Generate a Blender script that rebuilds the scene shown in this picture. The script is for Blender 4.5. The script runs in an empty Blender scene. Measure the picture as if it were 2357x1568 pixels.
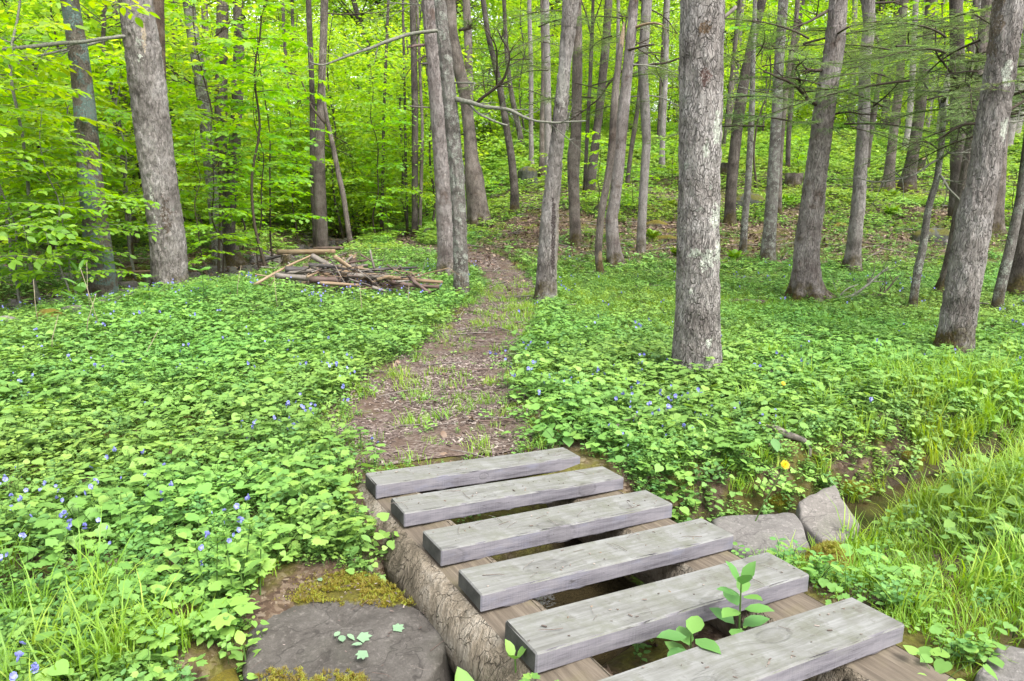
import bpy, math, random
import numpy as np
from mathutils import Vector, Matrix, Euler

# ------------------------------------------------------------------ camera, sky, sun, exposure
sc = bpy.context.scene
CAM_H, PITCH, FPX, CX, CY = 1.3, math.radians(12.0), 1600.0, 1178.5, 784.0
cam = bpy.data.cameras.new('camera')
cam.sensor_width = 36.0
cam.lens = 36.0 * FPX / 2357.0
cam.clip_start = 0.05
cam.clip_end = 600.0
camo = bpy.data.objects.new('camera', cam)
camo.location = (0, 0, CAM_H)
camo.rotation_euler = (math.radians(90) - PITCH, 0, 0)
sc.collection.objects.link(camo)
sc.camera = camo

SUN_EL, SUN_AZ = math.radians(58), math.radians(135)      # azimuth clockwise from +Y: behind the camera, to the right
world = bpy.data.worlds.new('World')
sc.world = world
world.use_nodes = True
wn = world.node_tree
wn.nodes.clear()
w_out = wn.nodes.new('ShaderNodeOutputWorld')
w_bg = wn.nodes.new('ShaderNodeBackground')
w_sky = wn.nodes.new('ShaderNodeTexSky')
w_sky.sky_type = 'NISHITA'
w_sky.sun_disc = False
w_sky.sun_elevation = SUN_EL
w_sky.sun_rotation = SUN_AZ
w_sky.dust_density = 4.0
w_sky.air_density = 1.2
w_hs = wn.nodes.new('ShaderNodeHueSaturation')
w_hs.inputs['Saturation'].default_value = 0.22            # white overcast
wn.links.new(w_sky.outputs[0], w_hs.inputs['Color'])
wn.links.new(w_hs.outputs[0], w_bg.inputs['Color'])
w_bg.inputs['Strength'].default_value = 0.15
wn.links.new(w_bg.outputs[0], w_out.inputs[0])

sun = bpy.data.lights.new('sun', 'SUN')
sun.energy = 1.1
sun.angle = math.radians(25)
sun.color = (1.0, 0.96, 0.90)
suno = bpy.data.objects.new('sun', sun)
sd = Vector((math.sin(SUN_AZ) * math.cos(SUN_EL), math.cos(SUN_AZ) * math.cos(SUN_EL), math.sin(SUN_EL)))
suno.rotation_euler = sd.to_track_quat('Z', 'Y').to_euler()
suno.location = (8, -8, 14)
sc.collection.objects.link(suno)

sc.view_settings.view_transform = 'Standard'
sc.view_settings.look = 'None'
sc.view_settings.gamma = 1.0
sc.view_settings.use_curve_mapping = False
sc.view_settings.exposure = 2.0
sc.render.engine = 'CYCLES'
sc.cycles.use_denoising = True
sc.cycles.max_bounces = 8
sc.cycles.diffuse_bounces = 4
sc.cycles.transmission_bounces = 6
sc.cycles.transparent_max_bounces = 4
sc.cycles.use_adaptive_sampling = False

rnd = random.Random(7)
COL = sc.collection

# ------------------------------------------------------------------ noise
def _hash(ix, iy, iz, seed):
    n = (ix.astype(np.int64) * 374761393 + iy.astype(np.int64) * 668265263 + iz.astype(np.int64) * 2147483647 + seed * 1274126177) & 0xffffffff
    n = ((n ^ (n >> 13)) * 1274126177) & 0xffffffff
    n = (n ^ (n >> 16)) & 0xffffffff
    return n.astype(np.float64) / 4294967295.0

def vnoise(x, y, z=0.0, seed=0):
    x = np.asarray(x, float); y = np.asarray(y, float); z = np.asarray(z, float) + 0 * x
    fx, fy, fz = np.floor(x), np.floor(y), np.floor(z)
    tx, ty, tz = x - fx, y - fy, z - fz
    tx, ty, tz = tx * tx * (3 - 2 * tx), ty * ty * (3 - 2 * ty), tz * tz * (3 - 2 * tz)
    r = 0
    for a in (0, 1):
        for b in (0, 1):
            for c in (0, 1):
                w = (tx if a else 1 - tx) * (ty if b else 1 - ty) * (tz if c else 1 - tz)
                r = r + w * _hash(fx + a, fy + b, fz + c, seed)
    return r * 2 - 1

def fbm(x, y, z=0.0, seed=0, o=3):
    r, a, s = 0, 1.0, 1.0
    for i in range(o):
        r = r + a * vnoise(np.asarray(x) * s, np.asarray(y) * s, np.asarray(z) * s, seed + i)
        a *= 0.5; s *= 2.03
    return r / 1.75

def sstep(a, b, x):
    t = np.clip((np.asarray(x, float) - a) / (b - a), 0, 1)
    return t * t * (3 - 2 * t)

def dist_poly(x, y, pts):
    """distance from points to a polyline, and the running index along it"""
    best = np.full(np.shape(x), 1e9); par = np.zeros(np.shape(x))
    for i in range(len(pts) - 1):
        ax, ay = pts[i][:2]; bx, by = pts[i + 1][:2]
        dx, dy = bx - ax, by - ay
        t = np.clip(((x - ax) * dx + (y - ay) * dy) / (dx * dx + dy * dy), 0, 1)
        d = np.hypot(x - ax - t * dx, y - ay - t * dy)
        m = d < best
        best = np.where(m, d, best); par = np.where(m, i + t, par)
    return best, par

# ------------------------------------------------------------------ terrain
STREAM = [(-1.3, 0.2), (-0.75, 1.1), (-0.42, 1.7), (-0.2, 2.08), (0.21, 2.42), (0.85, 2.82), (1.6, 3.12), (2.3, 3.5), (3.1, 4.0), (4.2, 4.5), (6.5, 5.1), (12, 6)]
CREEK = [(-16, 5.0), (-9.5, 6.4), (-6.6, 8.1), (-6.0, 9.7), (-5.4, 11.2), (-5.6, 13.6), (-5.2, 17), (-5.4, 21), (-6.8, 28), (-8, 38)]
PATH = [(-0.33, 3.30), (-0.40, 3.55), (-0.53, 4.1), (-0.50, 4.9), (-0.38, 5.8), (-0.22, 7.2), (-0.05, 8.6), (0.0, 10.0), (-0.12, 11.4), (-0.6, 12.8), (-1.3, 14.2), (-2.1, 16.0), (-2.8, 18.5), (-3.2, 22)]
PY = [-50, 11, 14, 18, 22, 26, 30, 36, 45, 60, 80, 140]
PZ = [0, 0, 0.28, 0.85, 1.55, 2.35, 3.2, 4.3, 5.0, 5.6, 6.4, 9]
LY = [-50, 26, 34, 45, 60, 80, 140]
LZ = [0, 0, 0.6, 2.2, 4.4, 7, 12]

def H(x, y):
    x = np.asarray(x, float); y = np.asarray(y, float)
    hillm = sstep(-3.2, 0.4, x + 0.05 * (y - 14) - 0.6 * vnoise(y * 0.25, x * 0.0, 0, 3))
    hz = np.interp(y, PY, PZ) * hillm + np.interp(y, LY, LZ) * (1 - hillm)
    z = hz + 0.05 * fbm(x * 0.5, y * 0.5, 0, 11) + 0.02 * fbm(x * 2.3, y * 2.3, 0, 5) + 0.25 * sstep(12, 20, y) * fbm(x * 0.35, y * 0.35, 0, 21)
    ds, ps = dist_poly(x, y, STREAM)
    wd = np.interp(ps, [0, 3, 4, 5, 6, 8, 10], [0.26, 0.26, 0.26, 0.17, 0.15, 0.14, 0.2]) + 0.04 * vnoise(ps * 1.7, 0 * ps, 0, 9)
    z = z - 0.42 * (1 - sstep(wd * 0.55, np.interp(ps, [3, 4, 5, 9], [0.5, 0.5, 0.42, 0.5]), ds)) * (1 - 0.30 * sstep(4.3, 5.3, ps))
    bu = (x + 0.5708) * 0.884 + (y - 2.7287) * 0.468; bv = -(x + 0.5708) * 0.468 + (y - 2.7287) * 0.884
    z = z - 0.13 * sstep(0.0, 0.2, bu) * sstep(1.05, 0.85, bu) * sstep(0.05, -0.2, bv) * sstep(-2.6, -2.2, bv)
    z = z - 0.07 * np.exp(-(((x + 0.56) / 0.48) ** 2 + ((y - 2.03) / 0.42) ** 2)) - 0.15 * np.exp(-(((x - 1.28) / 0.55) ** 2 + ((y - 2.66) / 0.45) ** 2) ** 1.5)
    dc, pc = dist_poly(x, y, CREEK)
    z = z - 0.38 * (1 - sstep(0.5, 1.7, dc + 0.25 * vnoise(x * 1.3, y * 1.3, 0, 17)))
    # the low bank of flowers left of the trail
    z = z + 0.10 * np.exp(-(((x + 3.2) / 1.6) ** 2 + ((y - 8.3) / 1.8) ** 2))
    dp, _ = dist_poly(x, y, PATH)
    z = z - 0.035 * (1 - sstep(0.25, 0.6, dp))
    return z

FWD = np.array([0, math.cos(PITCH), -math.sin(PITCH)]); UPV = np.array([0, math.sin(PITCH), math.cos(PITCH)])
def ray(px, py):
    return FWD + (px - CX) / FPX * np.array([1.0, 0, 0]) + (CY - py) / FPX * UPV
def at_z(px, py, z):
    d = ray(px, py); t = (z - CAM_H) / d[2]
    return np.array([0, 0, CAM_H]) + d * t
def at_y(px, py, Y):
    d = ray(px, py)
    return np.array([0, 0, CAM_H]) + d * (Y / d[1])
def ground(px, py):
    d = ray(px, py)
    ts = np.geomspace(1.2, 120, 900)
    X, Y, Z = d[0] * ts, d[1] * ts, CAM_H + d[2] * ts
    h = H(X, Y)
    k = np.argmax(Z < h)
    if not (Z < h).any():
        k = len(ts) - 1
    a, b = ts[max(k - 1, 0)], ts[k]
    t = (a + b) / 2
    return np.array([d[0] * t, d[1] * t, float(H(d[0] * t, d[1] * t))])

# ------------------------------------------------------------------ object helpers
def props(o, label=None, cat=None, group=None, kind=None):
    if label: o['label'] = label
    if cat: o['category'] = cat
    if group: o['group'] = group
    if kind: o['kind'] = kind
    return o

def empty(name, loc, label, cat, group=None, rz=0.0):
    o = bpy.data.objects.new(name, None)
    o.empty_display_size = 0.2
    o.location = tuple(float(v) for v in loc); o.rotation_euler = (0, 0, rz)
    COL.objects.link(o)
    return props(o, label, cat, group)

def mesh_from(name, V, Fc, mats, mi=None, smooth=True, attr=None):
    """V (n,3) array, Fc a list of faces or an int array of tris/quads"""
    me = bpy.data.meshes.new(name)
    V = np.asarray(V, np.float32)
    if isinstance(Fc, np.ndarray):
        nf, k = Fc.shape
        me.vertices.add(len(V)); me.vertices.foreach_set('co', V.ravel())
        me.loops.add(nf * k); me.loops.foreach_set('vertex_index', Fc.astype(np.int32).ravel())
        me.polygons.add(nf)
        me.polygons.foreach_set('loop_start', np.arange(0, nf * k, k, dtype=np.int32))
        try: me.polygons.foreach_set('loop_total', np.full(nf, k, dtype=np.int32))
        except Exception: pass
    else:
        me.from_pydata([tuple(map(float, v)) for v in V], [], Fc)
    for m in (mats if isinstance(mats, (list, tuple)) else [mats]):
        me.materials.append(m)
    n = len(me.polygons)
    if mi is not None: me.polygons.foreach_set('material_index', np.asarray(mi, np.int32))
    me.polygons.foreach_set('use_smooth', np.full(n, smooth, dtype=bool))
    if attr is not None:
        a = me.attributes.new('rnd', 'FLOAT', 'POINT'); a.data.foreach_set('value', np.asarray(attr, np.float32))
    me.update(calc_edges=True)
    me.validate()
    return me

def link(name, me, parent=None, loc=(0, 0, 0), rot=(0, 0, 0), scale=(1, 1, 1)):
    o = bpy.data.objects.new(name, me)
    COL.objects.link(o)
    if parent is not None: o.parent = parent
    o.location = tuple(float(v) for v in loc); o.rotation_euler = rot; o.scale = scale
    return o

class MB:
    """collects geometry for one mesh"""
    def __init__(s): s.V, s.F, s.M, s.A, s.n = [], [], [], [], 0
    def add(s, V, Fc, m=0, a=0.0):
        V = np.asarray(V, float)
        s.V.append(V); s.F.extend([tuple(int(i) + s.n for i in f) for f in Fc]); s.M.extend([m] * len(Fc))
        s.A.append(np.full(len(V), a)); s.n += len(V)
    def tube(s, P, R, seg=6, m=0, a=0.0, cap=True, wob=0.0, seed=0):
        V, Fc = tube_geo(P, R, seg, cap, wob, seed)
        s.add(V, Fc, m, a)
    def mesh(s, name, mats, smooth=True):
        return mesh_from(name, np.concatenate(s.V) if s.V else np.zeros((0, 3)), s.F, mats, s.M, smooth, np.concatenate(s.A) if s.A else None)

def frames(P):
    P = np.asarray(P, float)
    T = np.gradient(P, axis=0); T /= np.linalg.norm(T, axis=1)[:, None] + 1e-12
    ref = np.array([1.0, 0, 0]) if abs(T[0][0]) < 0.8 else np.array([0, 1.0, 0])
    U = np.zeros_like(P)
    u = ref
    for i in range(len(P)):
        u = u - T[i] * (u @ T[i]); u /= np.linalg.norm(u) + 1e-12
        U[i] = u
    W = np.cross(T, U)
    return T, U, W

def tube_geo(P, R, seg=6, cap=True, wob=0.0, seed=0):
    P = np.asarray(P, float); R = np.broadcast_to(np.asarray(R, float), (len(P),))
    T, U, W = frames(P)
    an = np.arange(seg) * 2 * math.pi / seg
    ring = np.cos(an)[None, :, None] * U[:, None, :] + np.sin(an)[None, :, None] * W[:, None, :]
    rr = R[:, None] * np.ones(seg)[None, :]
    if wob:
        pp = P[:, None, :] + ring * 0.3
        rr = rr * (1 + wob * vnoise(pp[..., 0] * 9, pp[..., 1] * 9, pp[..., 2] * 9, seed))
    V = (P[:, None, :] + ring * rr[..., None]).reshape(-1, 3)
    F_ = []
    for i in range(len(P) - 1):
        for j in range(seg):
            a, b = i * seg + j, i * seg + (j + 1) % seg
            F_.append((a, b, b + seg, a + seg))
    if cap:
        F_.append(tuple(range(seg - 1, -1, -1))); F_.append(tuple(range((len(P) - 1) * seg, len(P) * seg)))
    return V, F_

def resample(P, R, step):
    P = np.asarray(P, float); R = np.asarray(R, float)
    n = len(P)
    if n == 2:
        L = np.linalg.norm(P[1] - P[0]); k = max(2, int(L / step) + 1)
        t = np.linspace(0, 1, k)
        return P[0] + (P[1] - P[0]) * t[:, None], R[0] + (R[1] - R[0]) * t
    Pp = np.vstack([2 * P[0] - P[1], P, 2 * P[-1] - P[-2]]); Rp = np.concatenate([[R[0]], R, [R[-1]]])
    out, ro = [], []
    for i in range(1, n):
        p0, p1, p2, p3 = Pp[i - 1], Pp[i], Pp[i + 1], Pp[i + 2]
        k = max(1, int(np.linalg.norm(p2 - p1) / step))
        for t in np.arange(k) / k:
            out.append(0.5 * ((2 * p1) + (-p0 + p2) * t + (2 * p0 - 5 * p1 + 4 * p2 - p3) * t * t + (-p0 + 3 * p1 - 3 * p2 + p3) * t ** 3))
            ro.append(Rp[i] + (Rp[i + 1] - Rp[i]) * t)
    out.append(P[-1]); ro.append(R[-1])
    return np.array(out), np.array(ro)

# ------------------------------------------------------------------ materials
ALB = 0.52                                                 # the colours below are as they look in the bright exposure; this takes them to real albedo
class NT:
    def __init__(s, name):
        s.m = bpy.data.materials.new(name); s.m.use_nodes = True
        s.t = s.m.node_tree; s.t.nodes.clear(); s.L = s.t.links
        s.out = s.n('ShaderNodeOutputMaterial')
    def n(s, k, **kw):
        nd = s.t.nodes.new(k)
        for a, b in kw.items(): setattr(nd, a, b)
        return nd
    def link(s, a, b): s.L.new(a, b)
    def coord(s, scale=(1, 1, 1), kind='Object'):
        c = s.n('ShaderNodeTexCoord'); mp = s.n('ShaderNodeMapping'); mp.inputs['Scale'].default_value = scale
        s.link(c.outputs[kind], mp.inputs['Vector']); return mp.outputs[0]
    def noise(s, vec, scale, detail=3, rough=0.55, dist=0.0, out='Fac'):
        nd = s.n('ShaderNodeTexNoise'); nd.inputs['Scale'].default_value = scale; nd.inputs['Detail'].default_value = detail
        nd.inputs['Roughness'].default_value = rough; nd.inputs['Distortion'].default_value = dist
        s.link(vec, nd.inputs['Vector']); return nd.outputs[out]
    def voro(s, vec, scale, feature='F1', out='Distance', rand=1.0):
        nd = s.n('ShaderNodeTexVoronoi'); nd.feature = feature; nd.inputs['Scale'].default_value = scale
        nd.inputs['Randomness'].default_value = rand
        s.link(vec, nd.inputs['Vector']); return nd.outputs[out]
    def ramp(s, fac, stops, interp='LINEAR'):
        nd = s.n('ShaderNodeValToRGB'); cr = nd.color_ramp; cr.interpolation = interp
        while len(cr.elements) < len(stops): cr.elements.new(0.5)
        for e, (p, c) in zip(cr.elements, stops):
            e.position = p; e.color = (*c, 1) if len(c) == 3 else c
        s.link(fac, nd.inputs[0]); return nd.outputs[0]
    def math(s, op, a, b=None, clamp=False):
        nd = s.n('ShaderNodeMath', operation=op); nd.use_clamp = clamp
        for i, v in enumerate((a, b)):
            if v is None: continue
            if isinstance(v, (int, float)): nd.inputs[i].default_value = v
            else: s.link(v, nd.inputs[i])
        return nd.outputs[0]
    def mix(s, fac, a, b, blend='MIX'):
        nd = s.n('ShaderNodeMix', data_type='RGBA', blend_type=blend)
        for i, v in ((0, fac), (6, a), (7, b)):
            if isinstance(v, (int, float)): nd.inputs[i].default_value = v
            elif isinstance(v, tuple): nd.inputs[i].default_value = (*v, 1)
            else: s.link(v, nd.inputs[i])
        return nd.outputs[2]
    def maprange(s, v, a, b, c=0.0, d=1.0):
        nd = s.n('ShaderNodeMapRange'); s.link(v, nd.inputs[0])
        for i, q in enumerate((a, b, c, d)): nd.inputs[i + 1].default_value = q
        return nd.outputs[0]
    def bump(s, h, strength=0.5, dist=0.01, normal=None):
        nd = s.n('ShaderNodeBump'); nd.inputs['Strength'].default_value = strength; nd.inputs['Distance'].default_value = dist
        s.link(h, nd.inputs['Height'])
        if normal is not None: s.link(normal, nd.inputs['Normal'])
        return nd.outputs[0]
    def principled(s, color, rough=0.8, normal=None, spec=0.3):
        p = s.n('ShaderNodeBsdfPrincipled')
        s.link(s.mix(1.0, color, (ALB, ALB, ALB), 'MULTIPLY'), p.inputs['Base Color'])
        if isinstance(rough, (int, float)): p.inputs['Roughness'].default_value = rough
        else: s.link(rough, p.inputs['Roughness'])
        p.inputs['Specular IOR Level'].default_value = spec
        if normal is not None: s.link(normal, p.inputs['Normal'])
        s.link(p.outputs[0], s.out.inputs[0]); return p

def leaf_mat(name, c1, c2, c3=None, trans=0.5, tmul=1.35, rough=0.6, gloss=0.03):
    t = NT(name)
    oi = t.n('ShaderNodeObjectInfo'); at = t.n('ShaderNodeAttribute'); at.attribute_name = 'rnd'
    f = t.math('FRACT', t.math('ADD', oi.outputs['Random'], at.outputs['Fac']))
    stops = [(0.0, c1), (0.6, c2)] + ([(1.0, c3)] if c3 else [])
    col = t.ramp(f, stops)
    # slow patches of yellower and bluer green across the place
    g = t.n('ShaderNodeNewGeometry')
    big = t.noise(g.outputs['Position'], 0.45, 2, 0.5)
    hs = t.n('ShaderNodeHueSaturation')
    t.link(t.maprange(big, 0.25, 0.75, 0.475, 0.52), hs.inputs['Hue'])
    t.link(t.maprange(t.noise(g.outputs['Position'], 1.3, 2, 0.5), 0.3, 0.7, 0.82, 1.15), hs.inputs['Value'])
    t.link(col, hs.inputs['Color']); col = hs.outputs[0]
    di = t.n('ShaderNodeBsdfDiffuse'); tr = t.n('ShaderNodeBsdfTranslucent'); gl = t.n('ShaderNodeBsdfGlossy')
    t.link(col, di.inputs[0])
    hs2 = t.n('ShaderNodeHueSaturation'); hs2.inputs['Hue'].default_value = 0.485; hs2.inputs['Saturation'].default_value = 1.1; hs2.inputs['Value'].default_value = tmul
    t.link(col, hs2.inputs['Color']); t.link(hs2.outputs[0], tr.inputs[0])
    gl.inputs['Roughness'].default_value = rough; gl.inputs[0].default_value = (0.8, 0.85, 0.8, 1)
    m1 = t.n('ShaderNodeMixShader'); m1.inputs[0].default_value = trans
    t.link(di.outputs[0], m1.inputs[1]); t.link(tr.outputs[0], m1.inputs[2])
    m2 = t.n('ShaderNodeMixShader'); m2.inputs[0].default_value = gloss
    t.link(m1.outputs[0], m2.inputs[1]); t.link(gl.outputs[0], m2.inputs[2])
    t.link(m2.outputs[0], t.out.inputs[0])
    return t.m

BARKS = {}
def bk(key, *a, **k):
    BARKS[key] = (a, k); M[key] = bark_mat(*a, **k)
def bark_mat(name, dark, mid, light, sc_=1.0, crack=0.5, lichen=0.0, lichen_col=(0.50, 0.55, 0.44), lichen_scale=5.0, moss_h=0.25, moss=0.6, vert=0.22, mosscol=(0.16, 0.135, 0.018), bstr=1.0, spots=True, rust=0.0, patches=(), cmix=0.62, joint=0.40):
    """furrowed bark: stretched cells for the plates, dark gaps between them, moss at the foot, lichen in patches"""
    t = NT(name)
    c0 = t.coord((1, 1, 1))
    wob = t.noise(c0, 7, 2, 0.6, out='Color')
    vm = t.n('ShaderNodeVectorMath', operation='MULTIPLY_ADD')
    t.link(wob, vm.inputs[0]); vm.inputs[1].default_value = (0.06, 0.06, 0.16); t.link(c0, vm.inputs[2])
    mp = t.n('ShaderNodeMapping'); mp.inputs['Scale'].default_value = (1, 1, vert); t.link(vm.outputs[0], mp.inputs[0])
    nA = t.noise(mp.outputs[0], 26 * sc_, 4, 0.65, 0.1); nB = t.noise(mp.outputs[0], 60 * sc_, 3, 0.65)
    e1 = t.voro(mp.outputs[0], 50 * sc_, 'DISTANCE_TO_EDGE'); e2 = t.voro(mp.outputs[0], 105 * sc_, 'DISTANCE_TO_EDGE')
    brk = t.maprange(nA, joint, joint + 0.15)                       # many of the plate joints are closed
    gA = t.math('SUBTRACT', 1.0, t.math('MULTIPLY', t.maprange(e1, 0.13 * crack + 0.02, 0.0), brk))
    gB = t.math('SUBTRACT', 1.0, t.math('MULTIPLY', t.maprange(e2, 0.16 * crack + 0.02, 0.0), t.maprange(nB, 0.42, 0.60, 0, 0.7)))
    gap = t.math('MULTIPLY', gA, gB)
    fib = t.noise(mp.outputs[0], 100 * sc_, 4, 0.75)
    big = t.noise(c0, 3.2, 3, 0.6)
    tone = t.math('ADD', t.math('MULTIPLY', fib, 0.40), t.math('MULTIPLY', t.maprange(big, 0.2, 0.8), 0.35))
    tone = t.math('ADD', tone, t.math('MULTIPLY', t.noise(mp.outputs[0], 30 * sc_, 3, 0.7), 0.25))
    dark, mid, light = [tuple((v * 0.62 + 0.38 * sum(c_) / 3) * 1.66 for v in c_) for c_ in (dark, mid, light)]
    col = t.ramp(tone, [(0.37, dark), (0.49, mid), (0.62, light)])
    col = t.mix(t.math('MULTIPLY', t.math('SUBTRACT', 1.0, gap), cmix), col, tuple(v * 0.22 for v in dark))
    if rust:
        rm = t.maprange(t.noise(c0, 4.1, 3, 0.6), 0.56, 0.68)
        col = t.mix(t.math('MULTIPLY', rm, rust), col, (0.17, 0.085, 0.045))
    hgt = t.math('ADD', t.math('ADD', t.math('MULTIPLY', gap, 0.6), t.math('MULTIPLY', fib, 0.35)), t.math('MULTIPLY', nA, 0.5))
    if lichen > 0:
        ln = t.noise(c0, lichen_scale, 5, 0.68)
        th = 0.70 - 0.22 * lichen
        lm = t.maprange(ln, th, th + 0.03)
        lm2 = t.math('MULTIPLY', lm, t.maprange(t.noise(c0, 60, 2, 0.6), 0.36, 0.5))
        col = t.mix(t.math('MULTIPLY', lm2, 0.85), col, lichen_col)
        hgt = t.math('ADD', hgt, t.math('MULTIPLY', lm2, 0.25))
    if spots:
        sp = t.maprange(t.voro(c0, 22), 0.16, 0.10)
        sp = t.math('MULTIPLY', sp, t.maprange(t.noise(c0, 6, 2), 0.5, 0.6))
        col = t.mix(t.math('MULTIPLY', sp, 0.6), col, (0.48, 0.50, 0.42))
    for (pc, pr_, pcol, pn) in patches:                    # single blotches of lichen, stain or bare wood at their own places
        q = t.n('ShaderNodeVectorMath', operation='SUBTRACT'); t.link(c0, q.inputs[0]); q.inputs[1].default_value = pc
        q2 = t.n('ShaderNodeVectorMath', operation='DIVIDE'); t.link(q.outputs[0], q2.inputs[0]); q2.inputs[1].default_value = pr_
        q3 = t.n('ShaderNodeVectorMath', operation='LENGTH'); t.link(q2.outputs[0], q3.inputs[0])
        f_ = t.math('ADD', q3.outputs['Value'], t.math('MULTIPLY', t.math('SUBTRACT', t.noise(c0, pn, 5, 0.7), 0.5), 3.0))
        f_ = t.math('MULTIPLY', t.maprange(f_, 1.0, 0.85), t.maprange(t.noise(c0, 75, 3, 0.7), 0.36, 0.50, 0.15, 0.95))
        col = t.mix(f_, col, pcol)
    sx = t.n('ShaderNodeSeparateXYZ'); t.link(c0, sx.inputs[0])
    hz = t.math('ADD', sx.outputs[2], t.math('MULTIPLY', t.math('SUBTRACT', t.noise(c0, 6, 3, 0.6), 0.5), moss_h * 2.4))
    mm = t.math('MULTIPLY', t.maprange(hz, moss_h, moss_h * 0.25), moss)
    mc = t.mix(t.maprange(t.noise(c0, 30, 3), 0.3, 0.7), mosscol, (0.05, 0.028, 0.012))
    col = t.mix(mm, col, mc)
    b = t.bump(hgt, bstr, 0.034 / max(sc_, 0.5))
    t.principled(col, 0.85, b, 0.15)
    return t.m

G1, G2, G3 = (0.060, 0.155, 0.012), (0.105, 0.235, 0.018), (0.175, 0.300, 0.025)
M = {}
M['leaf_ground'] = leaf_mat('ground leaf', (0.110, 0.235, 0.046), (0.150, 0.295, 0.054), (0.195, 0.335, 0.060), trans=0.35)
M['leaf_dark'] = leaf_mat('bluish leaf', (0.070, 0.175, 0.045), (0.10, 0.225, 0.05), (0.14, 0.27, 0.055), trans=0.3)
M['leaf_grass'] = leaf_mat('grass blade', (0.12, 0.25, 0.02), (0.17, 0.32, 0.022), (0.25, 0.36, 0.04), trans=0.4)
M['leaf_maple'] = leaf_mat('maple leaf', (0.12, 0.28, 0.020), (0.17, 0.35, 0.022), (0.24, 0.40, 0.026), trans=0.58, tmul=1.5)
M['leaf_beech'] = leaf_mat('beech leaf', (0.115, 0.265, 0.014), (0.16, 0.33, 0.014), (0.22, 0.38, 0.016), trans=0.58, tmul=1.5)
M['leaf_far'] = leaf_mat('distant leaf', (0.155, 0.30, 0.034), (0.22, 0.37, 0.042), (0.30, 0.43, 0.050), trans=0.6, tmul=1.6)
M['leaf_hill'] = leaf_mat('hillside leaf', (0.125, 0.25, 0.035), (0.18, 0.32, 0.05), (0.25, 0.37, 0.06), trans=0.4)
M['leaf_tan'] = leaf_mat('bronze leaf', (0.2, 0.17, 0.03), (0.24, 0.2, 0.03), (0.2, 0.24, 0.03), trans=0.4)
M['needle'] = leaf_mat('hemlock needle', (0.11, 0.20, 0.060), (0.15, 0.25, 0.075), (0.20, 0.29, 0.08), trans=0.3)
M['leaf_pale'] = leaf_mat('wilted leaf', (0.13, 0.22, 0.13), (0.17, 0.28, 0.16), (0.14, 0.24, 0.12), trans=0.2)

def plain(name, col, rough=0.8, var=0.25, scale=12, bump=0.3, spec=0.2, stretch=(1, 1, 1)):
    t = NT(name); c = t.coord(stretch)
    n = t.noise(c, scale, 4, 0.6)
    cc = t.ramp(n, [(0.25, tuple(v * (1 - var) for v in col)), (0.75, tuple(min(1, v * (1 + var)) for v in col))])
    t.principled(cc, rough, t.bump(n, bump, 0.01), spec)
    return t.m
M['stem'] = plain('green stem', (0.10, 0.20, 0.04), 0.6)
M['twig'] = plain('dark twig', (0.085, 0.065, 0.045), 0.8, 0.4, 30)
M['twig_pale'] = plain('lichened twig', (0.26, 0.26, 0.21), 0.85, 0.55, 40)
M['stem_dry'] = plain('dry stalk', (0.42, 0.36, 0.24), 0.8, 0.2, 30)
M['violet'] = plain('violet petal', (0.36, 0.38, 1.1), 0.5, 0.15, 40, 0.0)
M['yellow'] = plain('yellow petal', (0.85, 0.58, 0.01), 0.5, 0.12, 60, 0.0)
M['stone'] = None

# bark kinds
bk('bark_grey', 'grey plated bark', (0.13, 0.105, 0.09), (0.285, 0.245, 0.215), (0.45, 0.41, 0.375), 0.9, 0.55, 0.30, (0.62, 0.66, 0.56), 4.0, 0.10, 0.5, 0.3, rust=0.0)
bk('bark_shag', 'shaggy grey bark', (0.12, 0.095, 0.08), (0.27, 0.23, 0.20), (0.40, 0.36, 0.33), 1.2, 0.45, 0.18, (0.55, 0.62, 0.52), 5.0, 0.28, 0.75, 0.16)
bk('bark_brown', 'brown furrowed bark', (0.075, 0.055, 0.042), (0.19, 0.145, 0.11), (0.31, 0.25, 0.20), 1.4, 0.5, 0.08, (0.45, 0.5, 0.42), 6.0, 0.35, 0.8, 0.14, rust=0.2)
bk('bark_dark', 'dark bark', (0.045, 0.034, 0.026), (0.11, 0.085, 0.062), (0.20, 0.165, 0.13), 1.3, 0.6, 0.12, (0.4, 0.45, 0.38), 6.0, 0.35, 0.8, 0.2)
bk('bark_lichen', 'lichened bark', (0.09, 0.075, 0.06), (0.20, 0.17, 0.14), (0.34, 0.31, 0.27), 1.5, 0.5, 0.85, (0.62, 0.65, 0.56), 11.0, 0.22, 0.7, 0.35)
bk('bark_blue', 'blue green lichened bark', (0.10, 0.08, 0.055), (0.20, 0.16, 0.11), (0.27, 0.23, 0.18), 1.2, 0.5, 0.95, (0.27, 0.42, 0.38), 3.2, 0.45, 0.9, 0.25)
bk('bark_pale', 'pale far bark', (0.19, 0.155, 0.13), (0.31, 0.265, 0.235), (0.43, 0.38, 0.345), 1.3, 0.4, 0.1, moss_h=0.3)
bk('bark_red', 'red brown bark', (0.08, 0.045, 0.028), (0.16, 0.095, 0.055), (0.26, 0.19, 0.13), 1.5, 0.4, 0.25, moss_h=0.2)
bk('bark_rosy', 'rosy grey bark', (0.14, 0.10, 0.085), (0.28, 0.225, 0.20), (0.41, 0.355, 0.325), 1.2, 0.5, 0.06, (0.5, 0.55, 0.45), 6.0, 0.26, 0.9, 0.15, rust=0.45)

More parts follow.
